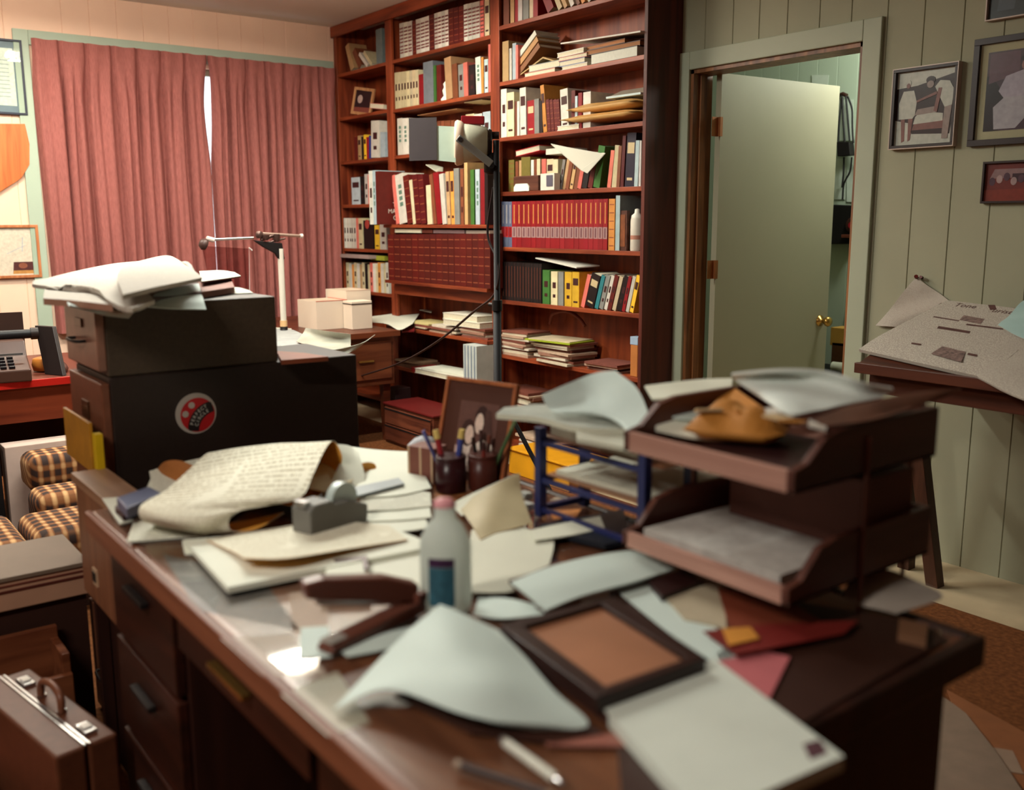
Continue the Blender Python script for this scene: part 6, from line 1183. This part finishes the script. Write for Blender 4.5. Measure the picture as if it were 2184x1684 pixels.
paper('paper_sheet', 'big cool-white sheets sprawling over the back of the top wooden tray', [[(1560, 800, 1.09), (1660, 792, 1.10), (1760, 795, 1.10), (1830, 815, 1.09), (1905, 830, 1.075)], [(1570, 812, 1.08), (1660, 806, 1.085), (1750, 820, 1.08), (1830, 840, 1.07), (1900, 838, 1.068)], [(1610, 840, 1.06), (1680, 880, 1.055), (1740, 875, 1.055), (1800, 862, 1.06), (1870, 850, 1.062)]], 0.005, mat((222, 230, 224), 0.7, 0.03, 6))
paper('paper_sheet', 'white sheets linking the blue tray papers and the wooden tray', [[(1375, 822, 1.03), (1430, 815, 1.035), (1500, 808, 1.04), (1562, 806, 1.05)], [(1390, 850, 1.02), (1440, 846, 1.03), (1500, 835, 1.035), (1560, 832, 1.04)]], 0.004, OFFW)
paper('kraft_paper', 'rumpled dark brown wrapping over the right side of the top tray', [[(1800, 868, 1.065), (1880, 850, 1.07), (1960, 835, 1.075), (2050, 828, 1.08)], [(1740, 890, 1.06), (1830, 885, 1.06), (1920, 870, 1.06), (2010, 848, 1.065)], [(1700, 905, 1.056), (1790, 905, 1.056), (1880, 890, 1.056), (1970, 862, 1.06)]], 0.003, mat((96, 62, 46), 0.7, 0.3, 12), None, 'wrapping')
# ------------------------------------------------------------ blue tray stand (behind, left)
BL = mat((40, 46, 92), 0.35, 0.06); BX0, BX1, BY0, BY1 = -1.43, -1.145, 1.155, 1.285
BY1 = 1.40
t = Thing('tray_stand', 'blue metal stand with two wood-look trays left of the wooden trays', 'letter trays', ((BX0 + BX1) / 2, 1.25, ZG))
for x, y in ((BX0, BY0), (BX0, 1.27), (BX1, BY0), (BX1, 1.27)): t.part('post', MB().box(x - .009, x + .009, y - .009, y + .009, ZG - 0.0, 0.945), BL, 0.001)
for z in (0.775, 0.835, 0.91): t.part('rail', MB().box(BX0 - .006, BX0 + .006, BY0 + .008, 1.262, z, z + 0.012).box(BX0 + .008, BX1 - .008, BY0 - .005, BY0 + .005, z, z + 0.010), BL, 0.001)
for z in (0.848, 0.923):
    pf = [(BY0 - .01, z + .02), (BY0, z), (BY1, z), (BY1 + .004, z + .02), (BY1, z + .003), (BY0 + .003, z + .003)]
    t.part('tray', MB().box(BX0 + .008, BX1 + .035, BY0 + .008, BY1, z, z + 0.004), wood('woodgrain_laminate', (110, 66, 44), (164, 116, 84), 'X', 2.0, 0.35), 0.001)
flat('paper_stack', 'cream papers in the upper tray of the blue stand', 'paper', BX0 + .02, BX1, 1.18, 1.38, 0.8525, 0.862, OFFW, 0.06)
flat('paper_stack', 'thin pile of papers on the topmost tray of the blue stand', 'paper', BX0 + .01, BX1 - .01, 1.17, 1.38, 0.9275, 0.955, mat((196, 190, 174), 0.7, 0.1, 60), -0.04)
paper('newspaper', 'grey folded newspaper on top of the blue tray stand, sticking left', [[(1075, 868, .99), (1160, 862, .99), (1260, 880, .99), (1330, 900, .985)], [(1058, 882, .985), (1150, 890, .985), (1230, 910, .98), (1330, 915, .98)]], 0.010, mat((168, 172, 162), 0.7, 0.15, 30), OFFW)
paper('paper_sheet', 'bent cool-white sheet standing highest above the blue tray stand', [[(1155, 842, 1.02), (1210, 818, 1.04), (1270, 795, 1.055), (1312, 790, 1.06)], [(1168, 868, 1.0), (1240, 850, 1.015), (1310, 840, 1.03), (1360, 830, 1.04)], [(1190, 880, .995), (1260, 880, 1.0), (1330, 890, 1.0), (1385, 900, 1.0)], [(1260, 885, .99), (1300, 890, .99), (1345, 925, .985), (1362, 940, .98)]], 0.001, COOL)
paper('paper_stack', 'crinkled white sheets drooping at the front right of the blue stand', [[(1230, 915, .975), (1290, 912, .975), (1350, 925, .97)], [(1232, 935, .968), (1290, 945, .962), (1345, 955, .96)]], 0.008, OFFW)
slab('folder', 'dark blue-black folder lying before the blue tray stand', 'folder', [(1150, 1118), (1330, 1085), (1345, 1150), (1290, 1160), (1170, 1132)], ZG + 0.010, 0.009, mat((30, 34, 42), 0.4))
slab('photograph', 'orange-brown picture under the blue tray stand', 'photograph', [(1172, 1090), (1240, 1084), (1230, 1100), (1180, 1106)], ZG + 0.014, 0.002, mat((190, 120, 60), 0.5, 0.3, 30))
# ------------------------------------------------------------ right part of the desk, under and before the trays
slab('wallet', 'black wallet lying beside the folded papers before the wooden trays', 'wallet', [(1385, 1238), (1465, 1210), (1492, 1240), (1412, 1270)], ZG + 0.014, 0.012, mat((40, 16, 16), 0.4))
slab('folder', 'dark brown folder beneath the black wallet, before the wooden trays', 'folder', [(1385, 1250), (1480, 1222), (1500, 1250), (1420, 1280)], ZG + 0.0017, 0.0015, DARKB)
paper('envelope', 'long white envelope running down beside the dark frame', [[(1320, 1262, ZG + .004), (1375, 1246, ZG + .004), (1410, 1250, ZG + .004)], [(1430, 1350, ZG + .004), (1470, 1325, ZG + .004), (1500, 1320, ZG + .004)], [(1520, 1410, ZG + .004), (1570, 1400, ZG + .004), (1600, 1385, ZG + .004)]], 0.002, COOL)
paper('paper_sheet', 'beige sheet in front of the wooden trays', [[(1415, 1270, ZG + .006), (1470, 1255, ZG + .006), (1540, 1240, ZG + .006)], [(1460, 1320, ZG + .006), (1510, 1330, ZG + .006), (1550, 1340, ZG + .006)]], 0.002, mat((176, 164, 140), 0.6))
slab('folder', 'reddish brown folder lying in the shade before the wooden trays', 'folder', [(1530, 1250), (1700, 1290), (1760, 1330), (1560, 1350)], ZG + 0.009, 0.003, mat((116, 54, 36), 0.5))
slab('card', 'yellow-orange card lying before the wooden trays', 'card', [(1540, 1340), (1600, 1336), (1620, 1360), (1555, 1375)], ZG + 0.014, 0.002, mat((200, 136, 56), 0.5))
slab('folder', 'dark red folder under the yellow card', 'folder', [(1500, 1345), (1640, 1330), (1830, 1322), (1800, 1350), (1570, 1395)], ZG + 0.011, 0.002, mat((112, 32, 28), 0.5))
slab('paper_sheet', 'pink sheet lying between the white pad and the dark red folder', 'paper', [(1520, 1400), (1560, 1370), (1685, 1400), (1640, 1490)], ZG + 0.004, 0.002, mat((178, 96, 100), 0.6))
paper('paper_sheet', 'white sheet overhanging the back right corner of the desk', [[(1840, 1208, ZG + .03), (1900, 1215, ZG + .03), (1960, 1240, ZG + .03)], [(1800, 1260, ZG + .02), (1880, 1270, ZG + .022), (2010, 1272, ZG + .03)], [(1830, 1290, ZG + .01), (1880, 1300, ZG + .012), (1912, 1308, ZG + .012)]], 0.0012, mat((150, 140, 130), 0.7, 0.1))
slab('desk_shade', 'dark brown shade painted over the right end of the desk behind the white pad', 'painted shade', [(1300, 1380), (1300, 1210), (1975, 1330), (2020, 1362), (1330, 1760)], ZG + 0.0006, 0.0006, mat((52, 28, 20), 0.5, 0.1))  # thin dark sheet that paints the shade falling beside the trays
slab('card_box', 'small tan card box at the back right corner of the desk', 'box', [(1918, 1318), (1980, 1330), (1975, 1365), (1915, 1350)], ZG + 0.012, 0.0115, mat((120, 84, 60), 0.6))
# ------------------------------------------------------------ drafting table with newspapers
DT = wood('drafting_table_wood', (56, 26, 16), (92, 46, 28), 'X', 2.0, 0.45); DTL = wood('drafting_leg_wood', (50, 28, 18), (84, 50, 34), 'Z', 2.0, 0.5)
t = Thing('drafting_table', 'dark wooden drafting table with a tilted top against the right part of the door wall', 'drafting table', (-1.5, 3.25, 0))
y0, z0, y1, z1 = 2.98, 0.845, 3.50, 1.03; tx0, tx1 = -1.93, -0.85
t.part('table_top', MB().prism([Vector((tx0, y0, z0 - .022)), Vector((tx1, y0, z0 - .022)), Vector((tx1, y1, z1 - .022)), Vector((tx0, y1, z1 - .022))], [Vector((tx0, y0, z0)), Vector((tx1, y0, z0)), Vector((tx1, y1, z1)), Vector((tx0, y1, z1))]), DT, 0.002)
t.part('apron', MB().prism([Vector((tx0 + .03, y0 + .03, z0 - .10)), Vector((tx1 - .03, y0 + .03, z0 - .10)), Vector((tx1 - .03, y1 - .03, z0 - .10)), Vector((tx0 + .03, y1 - .03, z0 - .10))], [Vector((tx0 + .03, y0 + .03, z0 - .013)), Vector((tx1 - .03, y0 + .03, z0 - .013)), Vector((tx1 - .03, y1 - .03, z1 - .034)), Vector((tx0 + .03, y1 - .03, z1 - .034))]), DT, 0.002)
t.part('pencil_ledge', MB().box(tx0, tx1, y0 - 0.02, y0 - 0.001, z0 - 0.03, z0 + 0.006), DT, 0.002)
def leg4(a, b_, w=0.024):
    a, b_ = Vector(a), Vector(b_); e = [Vector((-w, -w, 0)), Vector((w, -w, 0)), Vector((w, w, 0)), Vector((-w, w, 0))]
    return MB().prism([a + v for v in e], [b_ + v * 1.1 for v in e])
for a, b_ in (((-1.765, 3.31, 0), (-1.86, 3.22, 0.745)), ((-1.935, 3.40, 0), (-1.90, 3.30, 0.745)), ((-0.95, 3.06, 0), (-1.02, 3.16, 0.745)), ((-0.95, 3.44, 0), (-1.02, 3.34, 0.745))): t.part('leg', leg4(a, b_), DTL, 0.002)
t.part('cross_rail', MB().box(-1.89, -1.83, 3.24, 3.32, 0.5, 0.53), DTL)
def on_top(px, py, lift=0.004):
    n = Vector((0, -(z1 - z0), (y1 - y0))).normalized(); P0 = Vector((tx0, y0, z0)) + n * lift
    d = at(px, py, 1, 3.0) - EYE; k = (P0 - EYE).dot(n) / d.dot(n); return EYE + d * k
def news_quad(name, label, cs, lift, th, m, cat='newspaper', sag=0.0, n=8, wv=0.004):
    q = [on_top(x, y, lift) for x, y in cs]; P = []
    for i in range(n + 1):
        v = i / n; P.append([q[0].lerp(q[1], j / n).lerp(q[3].lerp(q[2], j / n), v) + Vector((0, 0, wv * math.sin(j * 1.3 + i) * (1 if 0 < i < n else 0.6) - sag * max(0, v - 0.82))) for j in range(n + 1)])
    b = MB(); b.sheet(P, th, 0, 1); return single(name, b, [m, NEWS], label, cat)
spread = news_quad('newspaper', 'wide spread newspaper with dark headline covering the left of the drafting table', [(2020, 640), (2260, 668), (2110, 800), (1832, 738)], 0.0285, 0.012, NEWS, 'newspaper', 0.06, 8, 0.0)
news_quad('newspaper', 'second newspaper section lying at the right of the drafting table', [(2150, 720), (2330, 740), (2300, 900), (2085, 800)], 0.030, 0.006, NEWS, 'newspaper', 0.04)
news_quad('paper_sheet', 'pale cyan sheet lying on the newspapers at the right frame edge', [(2184, 640), (2260, 650), (2260, 760), (2128, 694)], 0.042, 0.002, mat((168, 196, 192), 0.6, 0.04), 'paper')
# masthead, headlines and halftone pictures of the front page
INK = mat((84, 54, 50), 0.7, 0.2, 60)
ex = (on_top(2180, 664, .03) - on_top(2040, 648, .03)).normalized(); nn = Vector((0, -(z1 - z0), (y1 - y0))).normalized(); ey = nn.cross(ex)
for w_, px, py, sz in (('Tone', 2060, 652, .040), ('urist', 2138, 664, .040)):
    o = on_top(px, py, .0289) - spread.location
    text_part(w_, sz, Matrix(((ex.x, ey.x, nn.x, o.x), (ex.y, ey.y, nn.y, o.y), (ex.z, ey.z, nn.z, o.z), (0, 0, 0, 1))), INK, spread, 'masthead', 0.0003)
def ink_patch(name, cs, m): q = [on_top(x, y, .0287) for x, y in cs]; MB().prism(q, [v + nn * .0003 for v in q]).build(name, m, spread, spread.location)
HT = mat((120, 98, 92), 0.7, 0.5, 90)
ink_patch('emblem', [(2107, 650), (2122, 650), (2126, 660), (2112, 661)], INK); ink_patch('halftone', [(2056, 672), (2100, 680), (2092, 691), (2046, 682)], HT); ink_patch('halftone', [(2010, 738), (2060, 750), (2050, 772), (1985, 754)], HT)
for k, cs in enumerate(([(1992, 674), (2046, 683), (2045, 685), (1990, 676)], [(2002, 695), (2070, 706), (2068, 711), (1998, 700)], [(2062, 690), (2140, 700), (2139, 703), (2060, 693)], [(1945, 730), (1965, 733), (1963, 736), (1943, 733)], [(2065, 752), (2085, 756), (2083, 760), (2063, 756)])): ink_patch('headline', cs, INK)
# sheet pinned to the wall
q = [at(x, y, 1, YB - 0.012) for x, y in ((1955, 590), (2022, 640), (1965, 700), (1868, 694))]; P = [[q[0].lerp(q[1], j / 6).lerp(q[3].lerp(q[2], j / 6), i / 6) + Vector((0, -0.006 * math.sin(i * 1.1 + j), 0)) for j in range(7)] for i in range(7)]
b = MB(); b.sheet(P, 0.001, 0, 0, True); t = Thing('pinned_newspaper', 'newspaper page pinned crookedly to the wall above the drafting table', 'newspaper', q[0]); t.part('page', b, NEWS)
pn = at(1954, 592, 1, YB - 0.02); t.part('push_pin', MB().tube([pn + Vector((0, 0.018, 0)), pn, pn + Vector((0.004, -0.008, 0.006))], [0.002, 0.006, 0.008], 8).tube([pn + Vector((0.02, 0.01, 0)), pn + Vector((0.022, -0.006, 0.004))], 0.006, 8), mat((90, 30, 26), 0.4))
# ------------------------------------------------------------ papers on the floor at the right
slab('cardboard', 'long brown cardboard strip on the floor by the desk end', 'cardboard', [(2020, 1470), (2184, 1560), (2300, 1684), (2200, 1700), (2040, 1520)], 0.006, 0.0055, mat((128, 78, 46), 0.7, 0.1))
paper('paper_sheet', 'pale sheets fanned on the floor right of the desk end', [[(1998, 1478, .012), (2022, 1492, .012), (2060, 1520, .014)], [(1990, 1580, .012), (2070, 1600, .016), (2130, 1610, .014)], [(1985, 1690, .012), (2090, 1700, .014), (2190, 1700, .012)]], 0.004, mat((128, 108, 92), 0.7, 0.08, 20))
slab('paper_sheet', 'small pale paper peeking from under the sheets on the floor', 'paper', [(2100, 1590), (2160, 1600), (2184, 1650), (2120, 1640)], 0.0075, 0.0012, mat((140, 116, 98), 0.7))
# ------------------------------------------------------------ next room, seen through the doorway
f5 = lambda px, py, y=5.17: at(px, py, 1, y)
b = MB(); q = [f5(1776, 436, 5.195), f5(1834, 438, 5.195), f5(1830, 520, 5.195), f5(1774, 520, 5.195)]
t = Thing('wall_telephone', 'black wall telephone with a red dial centre in the next room', 'telephone', q[3]); b.prism(q, [v + Vector((0, -0.07, 0)) for v in q]); t.part('housing', b, BLACK, 0.006)
c = f5(1818, 480, 5.12); RX = Matrix.Rotation(math.pi / 2, 4, 'X'); t.part('dial', MB().lathe([(0.045, 0), (0.045, 0.006), (0.036, 0.01)], c, 20, 0, RX), mat((60, 34, 28), 0.3)); t.part('dial_centre', MB().lathe([(0.02, 0.010), (0.02, 0.014)], c, 16, 0, RX), mat((150, 24, 36), 0.4))
t.part('handset_cradle', MB().box(c.x - 0.06, c.x + 0.05, c.y - 0.02, c.y, c.z - 0.075, c.z - 0.055), mat((96, 50, 34), 0.4), 0.003)
b = MB(); b.tube(spline([f5(1836, 520), f5(1832, 560), f5(1822, 620), f5(1808, 660), f5(1804, 700)], 6), 0.005, 6); single('telephone_cord', b, BLACK, 'thin black cord hanging below the wall telephone in the next room', 'cord')
t = Thing('hanging_chargers', 'black cords and a plug box hanging on a hook in the next room', 'cords', f5(1797, 205, 5.19))
t.part('hook', MB().tube([f5(1790, 203, 5.19), f5(1798, 200), f5(1806, 204, 5.17)], 0.012, 8), mat((60, 34, 26), 0.4))
for pts in ([(1796, 205), (1798, 250), (1801, 290), (1802, 305)], [(1804, 205), (1808, 250), (1812, 300)], [(1808, 206), (1817, 232), (1818, 270), (1820, 305)], [(1795, 210), (1790, 260), (1788, 300), (1789, 315)], [(1800, 335), (1799, 370), (1796, 400)], [(1817, 335), (1813, 365), (1800, 392), (1797, 425)], [(1824, 328), (1832, 342), (1836, 354)]):
    t.part('cord', MB().tube(spline([f5(x, y, 5.16) for x, y in pts], 5), 0.0055, 6), BLACK)
q = [f5(1794, 303), f5(1821, 303), f5(1824, 332), f5(1796, 334)]; t.part('plug_box', MB().prism(q, [v + Vector((0, -0.05, 0)) for v in q]), BLACK, 0.004)
for i, (cs, lab) in enumerate((([(1785, 212), (1820, 212), (1822, 300), (1786, 300)], 'white notice taped behind the hanging cords in the next room'), ([(1782, 338), (1805, 338), (1803, 425), (1780, 425)], 'white slip taped left below the plug box in the next room'), ([(1806, 362), (1834, 362), (1832, 432), (1806, 430)], 'white note taped above the wall telephone in the next room'), ([(1732, 160), (1768, 160), (1766, 183), (1732, 182)], 'white typed notice high above the open door in the next room'))):
    q = [f5(x, y, 5.196) for x, y in cs]; b = MB(); b.prism(q, [v + Vector((0, -0.002, 0)) for v in q]); single('notice', b, mat((196, 206, 190), 0.6), lab, 'notice')
q = [f5(1742, 172, 5.1925), f5(1750, 172, 5.1925), f5(1750, 175, 5.1925), f5(1742, 175, 5.1925)]
tb = Thing('side_table', 'dark side table with clutter in the next room beyond the door', 'table', (-3.35, 5.0, 0)); zt = at(1800, 800, 1, 4.85).z
tb.part('table_top', MB().box(-3.72, -3.05, 4.82, 5.17, zt - 0.03, zt), BLACK, 0.003)
for x in (-3.69, -3.08):
    for y in (4.85, 5.14): tb.part('leg', MB().box(x - .02, x + .02, y - .02, y + .02, 0.0005, zt - 0.03), BLACK)
c = at(1795, 765, 1, 4.92)
def boxat(name, label, cat, px0, px1, py0, py1, y, d, m, z=None, bevel=0.002):
    a_, b_ = at(px0, py1, 1, y), at(px1, py0, 1, y); b = MB(); b.box(a_.x, b_.x, y, y + d, z if z is not None else a_.z, b_.z); return single(name, b, m, label, cat, None, bevel)
o1 = boxat('equipment_box', 'dark brown machine on the side table in the next room', 'machine', 1772, 1835, 736, 775, 4.98, 0.14, mat((92, 56, 30), 0.5), zt)
boxat('yellow_box', 'yellow box on the dark machine in the next room', 'box', 1770, 1818, 702, 735.5, 4.98, 0.12, mat((196, 150, 70), 0.5))
b = MB(); a_ = at(1776, 778, 1, 4.90); b.tube([Vector((a_.x, 4.90, zt + 0.032)), Vector((a_.x + 0.24, 4.93, zt + 0.032))], 0.031, 16); single('paper_roll', b, mat((196, 196, 176), 0.6), 'white paper roll lying on the side table in the next room', 'roll')
# ------------------------------------------------------------ left foreground: plaid chair, low box, crate, briefcase, carton
PLD = bpy.data.materials.new('plaid_cloth'); PLD.use_nodes = True; nt = PLD.node_tree; bs = nt.nodes['Principled BSDF']; bs.inputs['Roughness'].default_value = 0.9
tc = nt.nodes.new('ShaderNodeTexCoord'); sp = nt.nodes.new('ShaderNodeSeparateXYZ'); nt.links.new(tc.outputs['Object'], sp.inputs[0])
def stripes(sock, freq, ph=0.0):
    m_ = nt.nodes.new('ShaderNodeMath'); m_.operation = 'MULTIPLY_ADD'; m_.inputs[1].default_value = freq; m_.inputs[2].default_value = ph; nt.links.new(sock, m_.inputs[0])
    s_ = nt.nodes.new('ShaderNodeMath'); s_.operation = 'SINE'; nt.links.new(m_.outputs[0], s_.inputs[0]); r_2 = nt.nodes.new('ShaderNodeMapRange'); r_2.inputs[1].default_value = -0.2; r_2.inputs[2].default_value = 0.9; nt.links.new(s_.outputs[0], r_2.inputs[0]); return r_2.outputs[0]
ad = nt.nodes.new('ShaderNodeMath'); ad.operation = 'ADD'; nt.links.new(stripes(sp.outputs['Y'], 150), ad.inputs[0])
ad2 = nt.nodes.new('ShaderNodeMath'); ad2.operation = 'MULTIPLY_ADD'; ad2.inputs[1].default_value = 0.7; xz = nt.nodes.new('ShaderNodeMath'); xz.operation = 'ADD'; nt.links.new(sp.outputs['X'], xz.inputs[0]); nt.links.new(sp.outputs['Z'], xz.inputs[1])
nt.links.new(stripes(xz.outputs[0], 140, 1.0), ad2.inputs[0]); nt.links.new(ad.outputs[0], ad2.inputs[2]); ad.inputs[1].default_value = 0.0
rp = nt.nodes.new('ShaderNodeValToRGB'); rp.color_ramp.elements[0].color = rgb((42, 22, 14)); rp.color_ramp.elements[1].color = rgb((190, 148, 100)); rp.color_ramp.elements[1].position = 1.0; e_ = rp.color_ramp.elements.new(0.45); e_.color = rgb((124, 74, 34))
dv = nt.nodes.new('ShaderNodeMath'); dv.operation = 'MULTIPLY'; dv.inputs[1].default_value = 0.6; nt.links.new(ad2.outputs[0], dv.inputs[0]); nt.links.new(dv.outputs[0], rp.inputs['Fac']); nt.links.new(rp.outputs['Color'], bs.inputs['Base Color'])
ch = Thing('plaid_armchair', 'low upholstered chair in brown and cream plaid behind the desk, at the left', 'armchair', (-3.9, 0.9, 0))
def cushion(x0, x1, y0, y1, z0, z1):
    b = MB(); b.box(x0, x1, y0, y1, z0, z1); return b
for nm, bx_ in (('back_cushion', (-4.22, -4.02, 0.70, 1.25, 0.29, 0.44)), ('middle_cushion', (-4.01, -3.80, 0.68, 1.25, 0.16, 0.34)), ('seat_cushion', (-3.79, -3.46, 0.60, 1.25, 0.10, 0.30)), ('side_cushion', (-3.82, -3.40, 0.05, 0.585, 0.12, 0.305))):
    o = ch.part(nm, cushion(*bx_), PLD, 0.045)
    o.modifiers['bevel'].segments = 4
    for p_ in o.data.polygons: p_.use_smooth = True
ch.part('chair_base', MB().box(-4.20, -3.5, 0.10, 1.24, 0.0005, 0.098), mat((52, 30, 22), 0.6))
t = Thing('carton', 'white cardboard carton behind the plaid chair under the red-edged desk', 'box', (-4.33, 0.75, 0)); t.part('carton_body', MB().box(-4.345, -4.24, 0.66, 1.30, 0.0005, 0.45), mat((206, 180, 166), 0.6), 0.003)
boxx = Thing('black_case', 'black upright case at the far left edge beside the white carton', 'case', (-4.2, 0.6, 0)); boxx.part('case', MB().box(-4.34, -4.235, 0.50, 0.64, 0.0005, 0.46), BLACK, 0.004)
t = Thing('low_file_box', 'low grey-topped box with cream striped edges, left of the side cabinet', 'box', (-2.76, 0.3, 0))
t.part('lid_top', MB().box(-2.93, -2.64, -0.25, 0.585, 0.438, 0.45), mat((118, 100, 84), 0.6, 0.05), 0.002)
t.part('box_body', MB().box(-2.925, -2.645, -0.245, 0.58, 0.36, 0.4375), mat((176, 134, 108), 0.6, 0.05), 0.002)
t.part('edge_stripe', MB().box(-2.645, -2.6425, -0.245, 0.58, 0.408, 0.414), mat((84, 36, 28), 0.5)); t.part('edge_stripe', MB().box(-2.645, -2.6425, -0.245, 0.58, 0.424, 0.428), mat((104, 50, 40), 0.5))
t.part('base', MB().box(-2.92, -2.66, -0.24, 0.575, 0.0005, 0.3595), mat((50, 26, 18), 0.6))
cr_ = Thing('open_crate', 'open brown wooden crate on the floor below the striped box', 'crate', (-2.5, 0.35, 0)); CW = wood('crate_wood', (92, 46, 26), (134, 78, 48), 'Y', 2.0)
for nm, a_ in (('side_board', (-2.64, -2.622, 0.05, 0.49, 0.0005, 0.30)), ('side_board', (-2.498, -2.48, 0.05, 0.49, 0.0005, 0.22)), ('end_board', (-2.622, -2.498, 0.47, 0.49, 0.0005, 0.27)), ('end_board', (-2.622, -2.498, 0.05, 0.07, 0.0005, 0.24)), ('bottom_board', (-2.622, -2.498, 0.07, 0.47, 0.0005, 0.012))): cr_.part(nm, MB().box(*a_), CW, 0.002)
# briefcase
A_, B_ = az(62, 1440, 0.33), az(222, 1562, 0.33); d = (B_ - A_); L = d.length; an = math.atan2(d.y, d.x); M = Matrix.Translation((A_.x, A_.y - 0.045, 0.0005)) @ Matrix.Rotation(an, 4, 'Z')
t = Thing('briefcase', 'brown briefcase with chrome latches and handle standing on the floor, lower left', 'briefcase', (A_.x, A_.y, 0)); LE = mat((92, 52, 34), 0.45, 0.12, 40)
t.part('shell', MB().box(-0.03, L + 0.03, -0.062, -0.002, 0, 0.33, 0, M), LE, 0.006); t.part('shell', MB().box(-0.03, L + 0.03, 0.002, 0.062, 0, 0.33, 0, M), LE, 0.006)
t.part('metal_rim', MB().box(-0.03, L + 0.03, -0.0065, -0.0025, 0.33, 0.3335, 0, M), CHROME); t.part('metal_rim', MB().box(-0.03, L + 0.03, 0.0025, 0.0065, 0.33, 0.3335, 0, M), CHROME)
for x in (0.02, L - 0.05): lt = t.part('latch', MB().box(x, x + 0.05, 0.010, 0.036, 0.33, 0.339, 0, M), CHROME, 0.002); t.part('latch_button', MB().box(x + 0.012, x + 0.036, 0.014, 0.032, 0.339, 0.343, 0, M), mat((226, 220, 210), 0.2), 0.001, None, lt)
hp = [M @ Vector(v) for v in ((L * .36, 0.02, 0.332), (L * .37, 0.022, 0.362), (L * .45, 0.024, 0.375), (L * .55, 0.024, 0.375), (L * .63, 0.022, 0.362), (L * .64, 0.02, 0.332))]
t.part('handle', MB().tube(spline(hp, 5), 0.008, 10), mat((110, 66, 46), 0.4)); t.part('handle_ring', MB().box(L * .35, L * .38, 0.012, 0.030, 0.331, 0.337, 0, M), CHROME); t.part('handle_ring', MB().box(L * .62, L * .65, 0.012, 0.030, 0.331, 0.337, 0, M), CHROME)
t = Thing('carton', 'reddish brown carton on the floor at the lower left corner', 'box', (-2.2, 0.12, 0)); t.part('carton_body', MB().box(-2.32, -2.02, -0.05, 0.245, 0.0005, 0.17), mat((122, 52, 28), 0.6, 0.06), 0.004); t.part('flap', MB().box(-2.32, -2.02, -0.05, 0.10, 0.1705, 0.174), mat((136, 62, 34), 0.6, 0.06))
